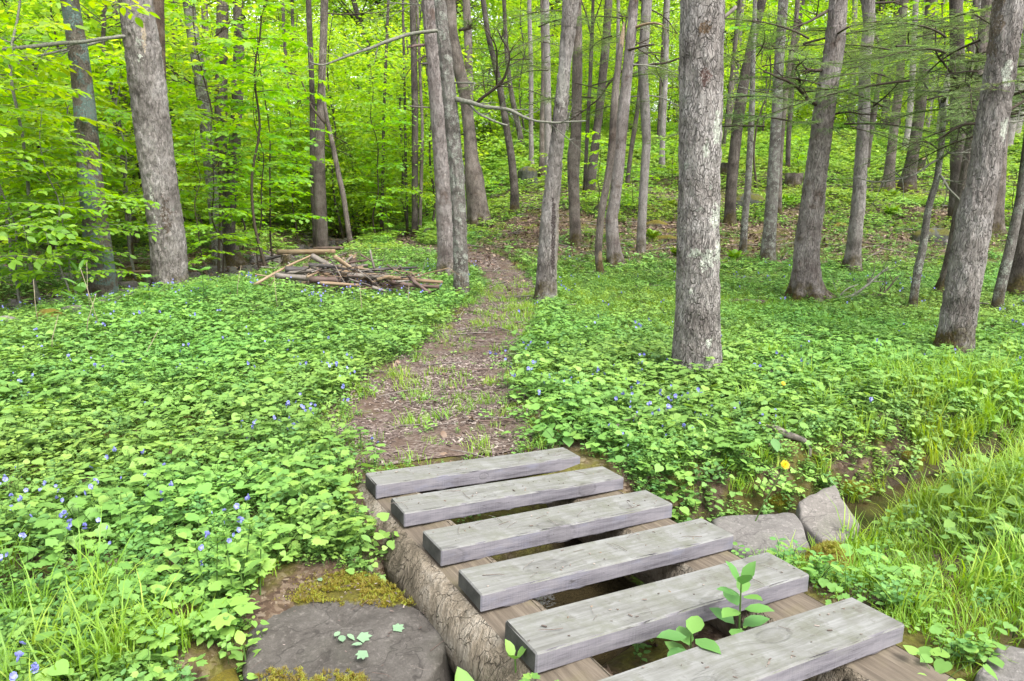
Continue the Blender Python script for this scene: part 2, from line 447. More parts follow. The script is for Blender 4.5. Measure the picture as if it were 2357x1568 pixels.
def ground_mat():
    t = NT('forest soil')
    g = t.n('ShaderNodeNewGeometry'); p = g.outputs['Position']
    pw = t.n('ShaderNodeVectorMath', operation='MULTIPLY_ADD'); t.link(t.noise(p, 25, 3, 0.6, out='Color'), pw.inputs[0]); pw.inputs[1].default_value = (0.05, 0.05, 0.05); t.link(p, pw.inputs[2])
    cells = t.voro(pw.outputs[0], 55, 'F1', 'Color'); sep = t.n('ShaderNodeSeparateColor'); t.link(cells, sep.inputs[0])
    litter = t.ramp(sep.outputs[0], [(0.0, (0.06, 0.036, 0.024)), (0.45, (0.13, 0.085, 0.055)), (0.8, (0.20, 0.145, 0.10)), (1.0, (0.30, 0.24, 0.175))])
    soil = t.ramp(t.noise(p, 30, 5, 0.7), [(0.3, (0.035, 0.024, 0.015)), (0.7, (0.12, 0.08, 0.05))])
    col = t.mix(t.maprange(t.noise(p, 1.7, 3), 0.40, 0.55), soil, litter)
    mn = t.maprange(t.noise(p, 2.6, 4, 0.6), 0.44, 0.56)
    mossc = t.ramp(t.noise(p, 35, 4), [(0.3, (0.09, 0.075, 0.008)), (0.7, (0.19, 0.20, 0.02))])
    col = t.mix(t.math('MULTIPLY', mn, 0.75), col, mossc)
    sx = t.n('ShaderNodeSeparateXYZ'); t.link(p, sx.inputs[0])
    wet = t.maprange(sx.outputs[2], -0.30, -0.16)          # wet mud stays dark near the water line
    h = t.math('ADD', t.noise(p, 40, 4, 0.7), t.voro(p, 26))
    far = t.maprange(sx.outputs[1], 17, 27)
    col = t.mix(t.math('MULTIPLY', far, 0.75), col, t.ramp(t.noise(p, 3.0, 6, 0.8), [(0.3, (0.14, 0.20, 0.03)), (0.7, (0.30, 0.42, 0.06))]))
    mud = t.mix(wet, (0.030, 0.022, 0.014), col)
    t.principled(mud, 0.9, t.bump(h, 0.6, 0.02), 0.2)
    return t.m
M['ground'] = ground_mat()

def path_mat():
    t = NT('trodden trail')
    g = t.n('ShaderNodeNewGeometry'); p = g.outputs['Position']
    ch = t.n('ShaderNodeMapping'); ch.inputs['Scale'].default_value = (1, 2.2, 1); t.link(p, ch.inputs[0])
    cells = t.voro(ch.outputs[0], 60, 'F1', 'Color'); sep = t.n('ShaderNodeSeparateColor'); t.link(cells, sep.inputs[0])
    chips = t.ramp(sep.outputs[0], [(0.0, (0.055, 0.035, 0.028)), (0.5, (0.15, 0.105, 0.085)), (0.85, (0.30, 0.24, 0.205)), (1.0, (0.42, 0.37, 0.32))])
    dirt = t.ramp(t.noise(p, 22, 5, 0.7), [(0.3, (0.09, 0.058, 0.042)), (0.7, (0.21, 0.15, 0.115))])
    col = t.mix(t.maprange(t.noise(p, 3, 4), 0.38, 0.58), dirt, chips)
    gm = t.maprange(t.noise(p, 4.3, 4, 0.65), 0.60, 0.70)
    col = t.mix(t.math('MULTIPLY', gm, 0.6), col, (0.16, 0.19, 0.03))
    t.principled(col, 0.9, t.bump(t.math('ADD', t.noise(p, 60, 4, 0.7), sep.outputs[0]), 0.6, 0.008), 0.15)
    return t.m
M['path'] = path_mat()

def rock_mat(name, c1, c2, moss=0.4, mossc=((0.12, 0.09, 0.008), (0.20, 0.19, 0.015)), moss_lo=0.46, layered=False, wet=None, band=None):
    t = NT(name); c = t.coord()
    g = t.n('ShaderNodeNewGeometry')
    n1 = t.noise(c, 9, 6, 0.65); n2 = t.noise(c, 55, 4, 0.7)
    col = t.ramp(n1, [(0.3, c1), (0.7, c2)])
    col = t.mix(t.maprange(n2, 0.55, 0.72, 0, 0.65), col, tuple(min(1, v * 1.7) for v in c2))
    ck = t.noise(c, 4.5, 3, 0.6, 0.3); ckm = t.maprange(t.math('ABSOLUTE', t.math('SUBTRACT', ck, 0.5)), 0.010, 0.0)
    col = t.mix(t.math('MULTIPLY', ckm, 0.6), col, tuple(v * 0.35 for v in c1))
    col = t.mix(t.maprange(t.noise(c, 4, 3), 0.55, 0.7, 0, 0.5), col, (c1[0] * 0.8, c1[1] * 0.95, c1[2] * 0.7))
    sn = t.n('ShaderNodeSeparateXYZ'); t.link(g.outputs['Normal'], sn.inputs[0])
    mm = t.maprange(t.noise(c, 6, 5, 0.65), moss_lo, moss_lo + 0.07)
    if band is not None:                                   # moss keeps to one side of the stone
        so = t.n('ShaderNodeSeparateXYZ'); t.link(c, so.inputs[0])
        bx = t.math('ADD', t.math('MULTIPLY', so.outputs[0], band[0]), t.math('MULTIPLY', so.outputs[1], band[1]))
        bx = t.math('ADD', bx, t.math('MULTIPLY', t.math('SUBTRACT', t.noise(c, 12, 4, 0.6), 0.5), 0.16))
        mm = t.maprange(bx, band[2], band[2] + 0.02)
    mm = t.math('MULTIPLY', t.math('MULTIPLY', mm, t.maprange(sn.outputs[2], 0.05, 0.5)), moss)
    mc = t.ramp(t.noise(c, 40, 4, 0.7), [(0.3, mossc[0]), (0.7, mossc[1])])
    col = t.mix(mm, col, mc)
    n3 = t.noise(c, 150, 3, 0.7)
    col = t.mix(t.maprange(n3, 0.35, 0.65, 0.35, 0.0), col, (c1[0] * .5, c1[1] * .5, c1[2] * .5))
    h = t.math('ADD', t.math('ADD', t.math('MULTIPLY', n1, 0.8), t.math('MULTIPLY', n2, 0.35)), t.math('MULTIPLY', n3, 0.12))
    h = t.math('ADD', h, t.math('MULTIPLY', mm, t.math('MULTIPLY', t.noise(c, 120, 3, 0.7), 1.2)))
    if layered:
        w = t.coord((1, 1, 9)); h = t.math('ADD', h, t.noise(w, 5, 3))
    t.principled(col, 0.8, t.bump(h, 0.7, 0.015), 0.25)
    return t.m
M['rock_big'] = rock_mat('grey slab with mossy top edge', (0.065, 0.056, 0.047), (0.185, 0.168, 0.150), 1.0, band=(0.0, 1.0, 0.12))
M['rock_grey'] = rock_mat('grey stream stone', (0.17, 0.155, 0.145), (0.31, 0.29, 0.27), 0.0)
M['rock_grey_b'] = rock_mat('pale stream stone', (0.20, 0.18, 0.16), (0.36, 0.33, 0.30), 0.0)
M['rock_moss'] = rock_mat('stone under thick moss', (0.10, 0.09, 0.08), (0.20, 0.185, 0.165), 1.0, ((0.15, 0.11, 0.006), (0.26, 0.22, 0.012)), 0.30)
M['rock_dark'] = rock_mat('dark ledge rock', (0.05, 0.055, 0.045), (0.15, 0.155, 0.13), 0.95, ((0.09, 0.085, 0.005), (0.19, 0.19, 0.015)), 0.44, True)
M['moss'] = rock_mat('cushion moss', (0.13, 0.10, 0.01), (0.24, 0.20, 0.02), 1.0, ((0.16, 0.11, 0.006), (0.27, 0.21, 0.015)), 0.1)
M['moss_green'] = rock_mat('green moss', (0.12, 0.14, 0.01), (0.22, 0.26, 0.02), 1.0, ((0.13, 0.15, 0.008), (0.26, 0.29, 0.02)), 0.1)
M['slate'] = rock_mat('creek slate', (0.13, 0.115, 0.11), (0.27, 0.245, 0.235), 0.5, moss_lo=0.55)

def water_mat():
    t = NT('stream water'); c = t.coord()
    p = t.n('ShaderNodeBsdfPrincipled')
    t.link(t.ramp(t.noise(c, 5, 4, 0.6), [(0.35, (0.012, 0.010, 0.006)), (0.7, (0.050, 0.038, 0.018))]), p.inputs['Base Color'])
    p.inputs['Roughness'].default_value = 0.06
    p.inputs['Specular IOR Level'].default_value = 0.6
    t.link(t.bump(t.noise(c, 14, 3, 0.6), 0.25, 0.01), p.inputs['Normal'])
    t.link(p.outputs[0], t.out.inputs[0]); return t.m
M['water'] = water_mat()

def wood_mat(name, dark, mid, light, axis=0, sc_=1.0, rough=0.75, crackdark=0.5, greenish=None):
    """weathered wood, grain along one local axis"""
    t = NT(name)
    s = [14.0, 14.0, 14.0]; s[axis] = 0.9
    c = t.coord(tuple(v * sc_ for v in s)); c1 = t.coord()
    n = t.noise(c, 3.0, 6, 0.7, 0.6); n2 = t.noise(c1, 2.5, 3)
    f = t.math('ADD', t.math('MULTIPLY', n, 0.7), t.math('MULTIPLY', n2, 0.3))
    col = t.ramp(f, [(0.30, dark), (0.5, mid), (0.70, light)])
    if greenish: col = t.mix(t.maprange(t.noise(c1, 5, 4), 0.5, 0.65, 0, 0.7), col, greenish)
    t.principled(col, rough, t.bump(n, 0.5, 0.006), 0.2)
    return t.m
M['sawn'] = wood_mat('pale split wood', (0.085, 0.068, 0.05), (0.185, 0.15, 0.112), (0.33, 0.275, 0.21), 1, greenish=(0.20, 0.17, 0.10))
M['log_bark'] = bark_mat('smooth tan log bark', (0.105, 0.078, 0.042), (0.205, 0.155, 0.092), (0.30, 0.25, 0.175), 0.30, 0.10, 0.0, moss_h=-5, moss=0.0, vert=0.6, spots=False, bstr=0.9, cmix=0.32, joint=0.60)
M['dead_grey'] = wood_mat('dead grey wood', (0.11, 0.09, 0.075), (0.25, 0.215, 0.185), (0.42, 0.38, 0.33), 2)
M['dead_tan'] = wood_mat('dead tan wood', (0.20, 0.12, 0.065), (0.37, 0.26, 0.16), (0.52, 0.42, 0.30), 2)
M['dead_brown'] = wood_mat('dead brown wood', (0.075, 0.045, 0.035), (0.17, 0.115, 0.095), (0.29, 0.22, 0.19), 2)
M['dead_dark'] = wood_mat('dead dark wood', (0.03, 0.027, 0.025), (0.09, 0.08, 0.075), (0.18, 0.165, 0.155), 2)
M['dead_moss'] = wood_mat('mossy dead wood', (0.10, 0.07, 0.02), (0.22, 0.17, 0.03), (0.34, 0.28, 0.06), 2)
M['moss_blade'] = leaf_mat('moss blade', (0.13, 0.095, 0.008), (0.21, 0.185, 0.014), (0.22, 0.29, 0.025), trans=0.3)
M['leaf_litter'] = leaf_mat('dead leaf', (0.07, 0.042, 0.028), (0.15, 0.10, 0.068), (0.25, 0.19, 0.135), trans=0.1, tmul=1.0)
M['chip'] = leaf_mat('wood chip', (0.05, 0.034, 0.028), (0.125, 0.095, 0.082), (0.26, 0.22, 0.19), trans=0.0, tmul=1.0)

# ------------------------------------------------------------------ setting: ground, path, stream
def grid_axis(c, a, lo, hi, n):
    t = np.linspace(-math.asinh((c - lo) / a), math.asinh((hi - c) / a), n)
    return c + a * np.sinh(t)
gx = grid_axis(0.2, 1.6, -110, 110, 430); gy = grid_axis(2.6, 1.5, -12, 150, 460)
GX, GY = np.meshgrid(gx, gy)
GZ = H(GX, GY)
nx, ny = len(gx), len(gy)
idx = np.arange(nx * ny).reshape(ny, nx)
quads = np.stack([idx[:-1, :-1], idx[:-1, 1:], idx[1:, 1:], idx[1:, :-1]], -1).reshape(-1, 4)
g = link('ground', mesh_from('ground', np.stack([GX, GY, GZ], -1).reshape(-1, 3), quads, M['ground']))
props(g, kind='structure')

pp, _ = resample(np.array([(x, y, 0) for x, y in PATH]), np.zeros(len(PATH)), 0.06)
T, _, _ = frames(pp)
nw = 17
rows = []
for i, p in enumerate(pp):
    nrm = np.array([T[i][1], -T[i][0], 0])
    hw = np.interp(p[1], [3.3, 4.2, 6, 9, 11.5, 22], [0.50, 0.64, 0.50, 0.44, 0.42, 0.38])
    jl, jr = 0.10 * vnoise(i * 0.16, 0.0, 0, 31), 0.10 * vnoise(i * 0.16, 5.0, 0, 32)
    for k in range(nw):
        u = -1 + 2 * k / (nw - 1)
        q = p + nrm * (u * hw + (jl if u < 0 else jr) * abs(u))
        rows.append((q[0], q[1], 0))
rows = np.array(rows); rows[:, 2] = H(rows[:, 0], rows[:, 1]) + 0.006
uu = np.tile(np.linspace(-1, 1, nw), len(pp)); rows[:, 2] -= 0.03 * sstep(0.85, 1.0, np.abs(uu))
pi_ = np.arange(len(rows)).reshape(-1, nw)
pq = np.stack([pi_[:-1, :-1], pi_[:-1, 1:], pi_[1:, 1:], pi_[1:, :-1]], -1).reshape(-1, 4)
props(link('path', mesh_from('path', rows, pq, M['path'])), kind='structure')

# stream surface
WZ = -0.285
sp_, _ = resample(np.array([(x, y, 0) for x, y in STREAM]), np.zeros(len(STREAM)), 0.1)
T, _, _ = frames(sp_)
wv = []
for i, p in enumerate(sp_):
    nrm = np.array([T[i][1], -T[i][0], 0])
    z = WZ + 0.015 * sstep(1.0, 2.2, p[0])
    for u in (-0.42, -0.2, 0.2, 0.42):
        q = p + nrm * u; wv.append((q[0], q[1], z))
wi = np.arange(len(wv)).reshape(-1, 4)
wq = np.stack([wi[:-1, :-1], wi[:-1, 1:], wi[1:, 1:], wi[1:, :-1]], -1).reshape(-1, 4)
props(link('stream_water', mesh_from('stream_water', np.array(wv), wq, M['water'])), kind='structure')

# ------------------------------------------------------------------ trees
def trunk_mesh(name, P, R, mat, seg=20, step=0.08, flare=0.5, flare_h=0.16, lobes=5, seed=0, rough=0.03, buttress=None, plates=0.0):
    P, R = resample(P, R, step)
    T, U, W = frames(P)
    an = np.arange(seg) * 2 * math.pi / seg
    h = P[:, 2] - 0.0
    ring = np.cos(an)[None, :, None] * U[:, None, :] + np.sin(an)[None, :, None] * W[:, None, :]
    wa = 0.5 + 0.5 * np.cos(lobes * an + seed * 1.3 + 0.8 * np.sin(an + seed))
    fl = flare * np.exp(-np.clip(h, 0, None) / flare_h)
    rr = R[:, None] * (1 + fl[:, None] * (0.35 + 0.65 * wa[None, :]))
    q = P[:, None, :] + ring * R[:, None, None]
    rr = rr * (1 + rough * 2 * fbm(q[..., 0] * 5, q[..., 1] * 5, q[..., 2] * 2.2, seed, 3))
    if plates:
        rid = 1 - np.abs(vnoise(q[..., 0] * 34, q[..., 1] * 34, q[..., 2] * 7, seed + 5))
        rr = rr + plates * (rid - 0.7) * 1.0 + plates * 0.6 * vnoise(q[..., 0] * 70, q[..., 1] * 70, q[..., 2] * 22, seed + 8)
    V = (P[:, None, :] + ring * rr[..., None]).reshape(-1, 3)
    n = len(P)
    a = np.arange(n * seg).reshape(n, seg); b = np.roll(a, -1, axis=1)
    Q = np.stack([a[:-1], b[:-1], b[1:], a[1:]], -1).reshape(-1, 4)
    return mesh_from(name, V, Q, mat)

def px_poly(pts, Y0, base, dy=0.0):
    """picture measurements (x, y, width) of something standing at depth Y0 -> points and radii relative to its base"""
    P, R = [], []
    for i, (px, py, w) in enumerate(pts):
        Y = Y0 + dy * i / max(1, len(pts) - 1)
        p = at_y(px, py, Y)
        zc = float(FWD @ (p - np.array([0, 0, CAM_H])))
        P.append(p - base); R.append(w * 0.5 * zc / FPX)
    return np.array(P), np.array(R)

def twigs(mb, P, R, n, length, rs, depth=1, m=0, droop=0.0, flat=False):
    """random side twigs along a branch"""
    ends = []
    for _ in range(n):
        k = rs.randint(max(1, len(P) // 5), len(P) - 1)
        t = P[min(k + 1, len(P) - 1)] - P[k - 1]; t = t / (np.linalg.norm(t) + 1e-9)
        d = np.array([rs.gauss(0, 1), rs.gauss(0, 1), rs.gauss(0, 0.25 if flat else 0.8)])
        d = d - t * (d @ t) * 0.7; d = d / (np.linalg.norm(d) + 1e-9)
        d = d + t * 0.9 + np.array([0, 0, -droop]); d /= np.linalg.norm(d)
        L = length * rs.uniform(0.4, 1.1)
        side = np.array([rs.gauss(0, 1), rs.gauss(0, 1), rs.gauss(0, 0.5)]) * 0.16 * L
        Q = np.array([P[k], P[k] + d * L * 0.5 + side * 0.5, P[k] + d * L + side * rs.uniform(-1, 1.5)])
        r0 = min(R[k] * 0.55, 0.008)
        Q, rq = resample(Q, np.array([r0, r0 * 0.7, r0 * 0.3]), L / 5)
        mb.tube(Q, rq, 4, m, 0, False)
        ends.append(Q)
        if depth > 0: ends += twigs(mb, Q, rq, 3, length * 0.5, rs, depth - 1, m, droop, flat)
    return ends

TREES = {}
def blotches(Y0, base, lst):
    out = []
    for (px, py, w, h, col, pn) in lst:
        p = at_y(px, py, Y0) - base; k = Y0 / FPX
        out.append((tuple(float(v) for v in p), (w * .5 * k, 0.25, h * .5 * k), col, pn))
    return out

def tree(label, base_px, pts, mat, group=None, flare=0.45, flare_h=0.16, lobes=5, seg=18, step=0.1, rough=0.03, top=2.5, seed=None,
         Y=None, branches=(), name='tree', plates=0.0, cat='tree', snag=False, spots_at=None):
    """pts: (x, y, width) from the foot upwards"""
    b = ground(*base_px)
    if Y is not None:
        q = at_y(base_px[0], base_px[1], Y); b = np.array([q[0], Y, float(H(q[0], Y))])
    Y0 = b[1]
    seed = seed if seed is not None else int(base_px[0])
    root = empty(name, b, label, cat, group)
    w0 = pts[0][2]
    P, R = px_poly([p for p in pts], Y0, b)
    # start a little under the ground
    lo = P[0] + (P[0] - P[1]) / np.linalg.norm(P[0] - P[1]) * max(0.0, (P[0][2] + 0.25)) if P[0][2] > -0.25 else P[0]
    P = np.vstack([lo, P]); R = np.concatenate([[R[0]], R])
    if not snag:
        d = P[-1] - P[-2]; d /= np.linalg.norm(d)
        P = np.vstack([P, P[-1] + d * top]); R = np.concatenate([R, [R[-1] * (0.82 if top < 4 else 0.6)]])
    if spots_at:
        a_, k_ = BARKS[mat]
        k_ = dict(k_, patches=blotches(Y0, b, spots_at)); mt = bark_mat(a_[0] + ' of ' + label[:24], *a_[1:], **k_)
    else: mt = M[mat]
    me = trunk_mesh(name + '_trunk', P, R, mt, seg, step, flare, flare_h, lobes, seed, rough, plates=plates)
    link('trunk', me, root)
    for bi, br in enumerate(branches):
        bp, bm, nt, tl = br[0], br[1], br[2], br[3]
        dy = br[4] if len(br) > 4 else 0.0
        rs = random.Random(seed * 31 + bi)
        BP, BR = px_poly(bp, Y0, b, dy)
        BP, BR = resample(BP, BR, 0.07)
        BP = BP + 0.012 * np.stack([fbm(BP[:, 0] * 6, BP[:, 2] * 6, k, seed + bi) for k in (1.0, 2.0, 3.0)], -1)
        mb = MB(); mb.tube(BP, BR, 7, 0, 0, True, 0.15, bi)
        twigs(mb, BP, BR, nt, tl, rs, 1)
        link('branch', mb.mesh('branch', M[bm]), root)
    TREES[label] = (root, b)
    return root, b

def W(pts):  # convenience
    return pts

tree('large leaning shaggy grey trunk with lichen streaks, left of the brush pile', (392, 655),
     [(392, 655, 76), (388, 577, 74), (376, 480, 74), (362, 380, 75), (349, 270, 76), (331, 137, 76), (312, 0, 72)], 'bark_shag', seg=84, Y=9.6, step=0.025, flare=0.14, plates=0.022, rough=0.03,
     spots_at=[(368, 460, 16, 90, (0.85, 0.90, 0.76), 25), (375, 520, 14, 50, (0.85, 0.90, 0.76), 25), (338, 105, 20, 24, (0.85, 0.90, 0.76), 25), (346, 90, 8, 70, (0.80, 0.66, 0.48), 12), (395, 500, 26, 110, (0.17, 0.12, 0.085), 20), (340, 140, 14, 22, (0.85, 0.90, 0.76), 30)],
     branches=[([(318, 96, 10), (285, 85, 9), (247, 88, 8), (192, 96, 8), (137, 100, 9), (82, 107, 9), (27, 112, 8), (-60, 122, 7)], 'twig_pale', 9, 0.5, -1.2),
               ([(247, 90, 6), (190, 108, 6), (137, 118, 6), (82, 132, 5), (27, 142, 4)], 'twig_pale', 7, 0.5, -0.9)])
tree('mossy footed trunk with blue green lichen patches, behind the leaves far left', (235, 668),
     [(235, 668, 62), (228, 600, 58), (218, 500, 54), (205, 380, 50), (195, 250, 46), (180, 120, 42), (160, 0, 38)], 'bark_blue', seg=28, Y=9.3, step=0.06, flare=0.35, flare_h=0.3)
tree('thin red brown trunk tucked close behind the large leaning left trunk', (420, 600),
     [(412, 600, 24), (390, 450, 24), (374, 300, 25), (367, 150, 26), (363, 0, 27)], 'bark_red', Y=12.0)
tree('grey lichen blotched trunk bending right, left of the maple sapling', (500, 560),
     [(500, 560, 26), (490, 450, 26), (480, 356, 27), (470, 260, 26), (458, 160, 28), (444, 80, 27), (434, 0, 26)], 'bark_lichen', Y=15,
     branches=[([(470, 120, 5), (500, 80, 4), (530, 60, 3), (560, 50, 2)], 'twig', 8, 0.6), ([(440, 190, 4), (405, 170, 3), (380, 150, 2)], 'twig', 7, 0.6)])
tree('shaggy brown trunk with mossy foot beside the maple sapling stem', (537, 606),
     [(537, 606, 34), (525, 540, 30), (512, 440, 29), (508, 330, 28), (509, 200, 28), (511, 80, 27), (513, 0, 26)], 'bark_brown', seg=22, flare=0.8, flare_h=0.3,
     branches=[([(503, 185, 5), (478, 183, 4), (455, 190, 3)], 'twig', 6, 0.4)])
tree('brown trunk crossing close behind the shaggy mossy footed trunk', (530, 560),
     [(528, 560, 24), (532, 450, 24), (540, 330, 26), (547, 220, 25), (550, 100, 24), (548, 0, 23)], 'bark_dark', Y=15.5)
tree('very thin dark trunk between the leaning left trunk and lichened trunk', (402, 520),
     [(402, 520, 10), (398, 350, 11), (396, 200, 12), (402, 60, 11), (403, 0, 11)], 'bark_dark', Y=18)
tree('slim brown trunk seen between the two left foreground trunks', (308, 572),
     [(308, 572, 22), (306, 480, 18), (300, 380, 17), (288, 280, 18), (280, 210, 17), (270, 100, 16), (263, 0, 16)], 'bark_brown', flare=0.8, flare_h=0.25,
     branches=[([(262, 45, 4), (235, 35, 3), (210, 40, 2)], 'twig', 12, 0.8), ([(272, 60, 4), (240, 62, 3), (205, 50, 2)], 'twig', 10, 0.8)])
tree('straight dark barked trunk behind the brush pile, right of its twin', (742, 560),
     [(742, 560, 26), (738, 470, 27), (735, 380, 26), (738, 280, 20), (741, 180, 17), (745, 80, 17), (747, 0, 17)], 'bark_brown', Y=19.5,
     branches=[([(738, 300, 3), (770, 315, 2), (800, 330, 2)], 'twig', 6, 0.7), ([(740, 330, 3), (775, 345, 2), (810, 360, 1.5)], 'twig', 6, 0.7), ([(745, 30, 4), (790, 34, 3), (850, 30, 2), (920, 28, 1)], 'twig', 12, 0.9), ([(740, 250, 3), (700, 230, 2), (680, 240, 1.5)], 'twig', 6, 0.7)])
tree('darker thin twin trunk just left of the straight dark trunk', (726, 560),
     [(728, 560, 15), (722, 450, 14), (720, 350, 14), (718, 200, 12), (713, 80, 13), (710, 0, 13)], 'bark_dark', Y=20.5)
tree('crooked tan sapling trunk leaning left over the creek behind the brush pile', (800, 517),
     [(800, 517, 12), (790, 450, 12), (779, 400, 12), (765, 330, 11), (752, 270, 9), (746, 220, 7), (748, 150, 5)], 'bark_brown', Y=18.5, top=1.0,
     branches=[([(750, 285, 6), (730, 262, 5), (714, 240, 4), (690, 180, 3), (660, 165, 2)], 'twig', 5, 0.6)])
tree('tall smooth grey brown trunk, left one of the touching pair by the trail', (1030, 640),
     [(1030, 640, 42), (1027, 560, 41), (1022, 430, 40), (1013, 300, 40), (1002, 180, 36), (993, 80, 33), (986, 0, 31)], 'bark_rosy', seg=60, step=0.03, flare=0.75, flare_h=0.14, plates=0.008,
     branches=[([(980, 104, 7), (960, 106, 6), (938, 109, 5)], 'dead_brown', 2, 0.2, -0.3), ([(1003, 133, 4), (975, 130, 4), (963, 138, 3), (940, 165, 2)], 'twig', 6, 0.3, -0.2), ([(990, 147, 5), (969, 147, 4)], 'dead_dark', 1, 0.1, -0.2),
               ([(990, 247, 4), (965, 246, 3), (944, 245, 3)], 'dead_grey', 3, 0.2), ([(985, 12, 4), (950, 10, 3), (900, 5, 2)], 'twig_pale', 14, 0.8), ([(990, 60, 3), (970, 20, 3), (955, -10, 2)], 'twig_pale', 10, 0.5)])
tree('flaky lichen spotted trunk, right one of the touching pair by the trail', (1062, 676),
     [(1062, 676, 34), (1060, 600, 32), (1057, 500, 31), (1052, 411, 32), (1042, 300, 33), (1030, 180, 31), (1020, 80, 27), (1012, 0, 25)], 'bark_lichen', seg=60, step=0.025, flare=0.2, plates=0.016, rough=0.05, Y=8.85,
     branches=[([(1012, 70, 7), (1002, 70, 8), (936, 81, 8), (898, 94, 8), (857, 110, 7), (819, 123, 6), (783, 136, 5), (745, 150, 4), (712, 142, 3)], 'twig_pale', 8, 0.35, -0.5),
               ([(1042, 226, 14), (1068, 233, 12), (1093, 241, 10), (1120, 247, 9), (1147, 249, 8), (1175, 255, 8), (1205, 270, 7), (1234, 279, 5), (1276, 282, 5), (1319, 281, 4), (1347, 279, 3)], 'twig_pale', 10, 0.5, -0.6),
               ([(1093, 241, 8), (1117, 219, 7), (1145, 200, 7), (1161, 178, 6), (1169, 153, 5), (1172, 123, 4), (1156, 90, 4), (1145, 68, 3)], 'twig', 12, 0.45, -0.4),
               ([(1142, 200, 5), (1143, 160, 4), (1142, 110, 4), (1125, 77, 3)], 'twig', 10, 0.4, -0.5),
               ([(1076, 236, 6), (1104, 263, 6), (1131, 277, 5), (1167, 289, 4)], 'twig_pale', 3, 0.2, -0.4),
               ([(1040, 190, 4), (1070, 192, 4), (1092, 192, 5)], 'twig_pale', 4, 0.25, -0.3)])
tree('moss rooted trunk standing on the rock ledge behind the pair', (1090, 415),
     [(1092, 415, 44), (1086, 370, 32), (1080, 300, 28), (1070, 220, 27), (1055, 150, 28), (1040, 80, 29), (1034, 0, 29)], 'bark_brown', flare=0.9, flare_h=0.3, Y=17,
     branches=[([(1055, 70, 6), (1080, 66, 6), (1084, 50, 4)], 'twig', 12, 0.4)])
tree('short visible top of a straight trunk right behind the pair', (1083, 400),
     [(1083, 400, 18), (1081, 300, 18), (1078, 110, 19), (1073, 0, 18)], 'bark_brown', Y=24)
tree('thin dark trunk leaning left and kinked, standing in the green right of the pair', (1184, 496),
     [(1184, 496, 22), (1184, 440, 19), (1178, 370, 18), (1167, 300, 16), (1152, 210, 15), (1140, 150, 13), (1124, 82, 12), (1112, 0, 12)], 'bark_dark', flare=0.6,
     branches=[([(1150, 205, 3), (1120, 195, 2), (1090, 200, 2)], 'twig', 8, 0.5)])
tree('slender trunk leaning left high on the knoll behind the kinked one', (1203, 345),
     [(1203, 345, 14), (1195, 300, 13), (1183, 246, 12), (1172, 180, 11), (1165, 100, 10), (1160, 0, 9)], 'bark_dark')
r19, b19 = tree('pale trunk with a long dark scar and whitened foot, right of the trail', (1255, 693),
     [(1256, 693, 50), (1258, 640, 46), (1262, 560, 43), (1267, 480, 38), (1274, 411, 34), (1282, 330, 32), (1291, 250, 30), (1301, 137, 30), (1308, 70, 34), (1314, 0, 37)], 'bark_shag', seg=40, step=0.025, flare=0.25, plates=0.014, rough=0.05,
     spots_at=[(1256, 685, 46, 30, (0.90, 0.93, 0.88), 20), (1272, 560, 12, 200, (0.10, 0.075, 0.07), 9), (1285, 560, 14, 200, (0.46, 0.40, 0.34), 9), (1292, 200, 20, 120, (0.62, 0.60, 0.54), 15)])
tree('brown straight trunk standing close behind the scarred pale trunk', (1326, 568),
     [(1326, 568, 27), (1323, 500, 25), (1320, 420, 27), (1321, 356, 30), (1326, 300, 24), (1328, 200, 24), (1329, 110, 23), (1327, 0, 22)], 'bark_brown', seg=24, step=0.06, flare=0.25)
tree('straight thin grey trunk just left of the scarred pale trunk', (1262, 400),
     [(1262, 400, 17), (1261, 250, 16), (1259, 120, 15), (1257, 0, 14)], 'bark_pale', Y=20)
tree('very thin dark sapling trunk forking at the top, right of the brown trunk', (1345, 452),
     [(1345, 452, 10), (1347, 411, 9), (1352, 300, 9), (1358, 192, 9), (1362, 100, 9), (1364, 40, 8), (1365, 0, 7)], 'bark_dark', flare=0.2,
     branches=[([(1362, 90, 5), (1352, 45, 4), (1338, 0, 3), (1330, -30, 2)], 'twig', 4, 0.5), ([(1364, 60, 5), (1378, 20, 3), (1390, -20, 2)], 'twig', 4, 0.5)])
tree('leaning rough brown trunk behind the snag, third right of the scarred tree', (1356, 455),
     [(1356, 455, 24), (1361, 411, 22), (1374, 301, 19), (1383, 220, 19), (1390, 150, 20), (1396, 80, 19), (1401, 0, 18)], 'bark_dark', flare=0.5)
tree('dead snag with broken tan tip and bare tan foot, touching a straight trunk', (1384, 636),
     [(1384, 636, 18), (1378, 600, 16), (1378, 560, 17), (1386, 480, 17), (1399, 411, 17), (1408, 340, 17), (1414, 240, 17), (1422, 160, 15), (1428, 110, 14), (1433, 80, 10), (1436, 50, 3)], 'bark_brown', snag=True, spots_at=[(1382, 605, 16, 60, (0.60, 0.44, 0.27), 8), (1433, 78, 14, 50, (0.70, 0.52, 0.34), 8)], flare=0.25, seg=22, step=0.05)
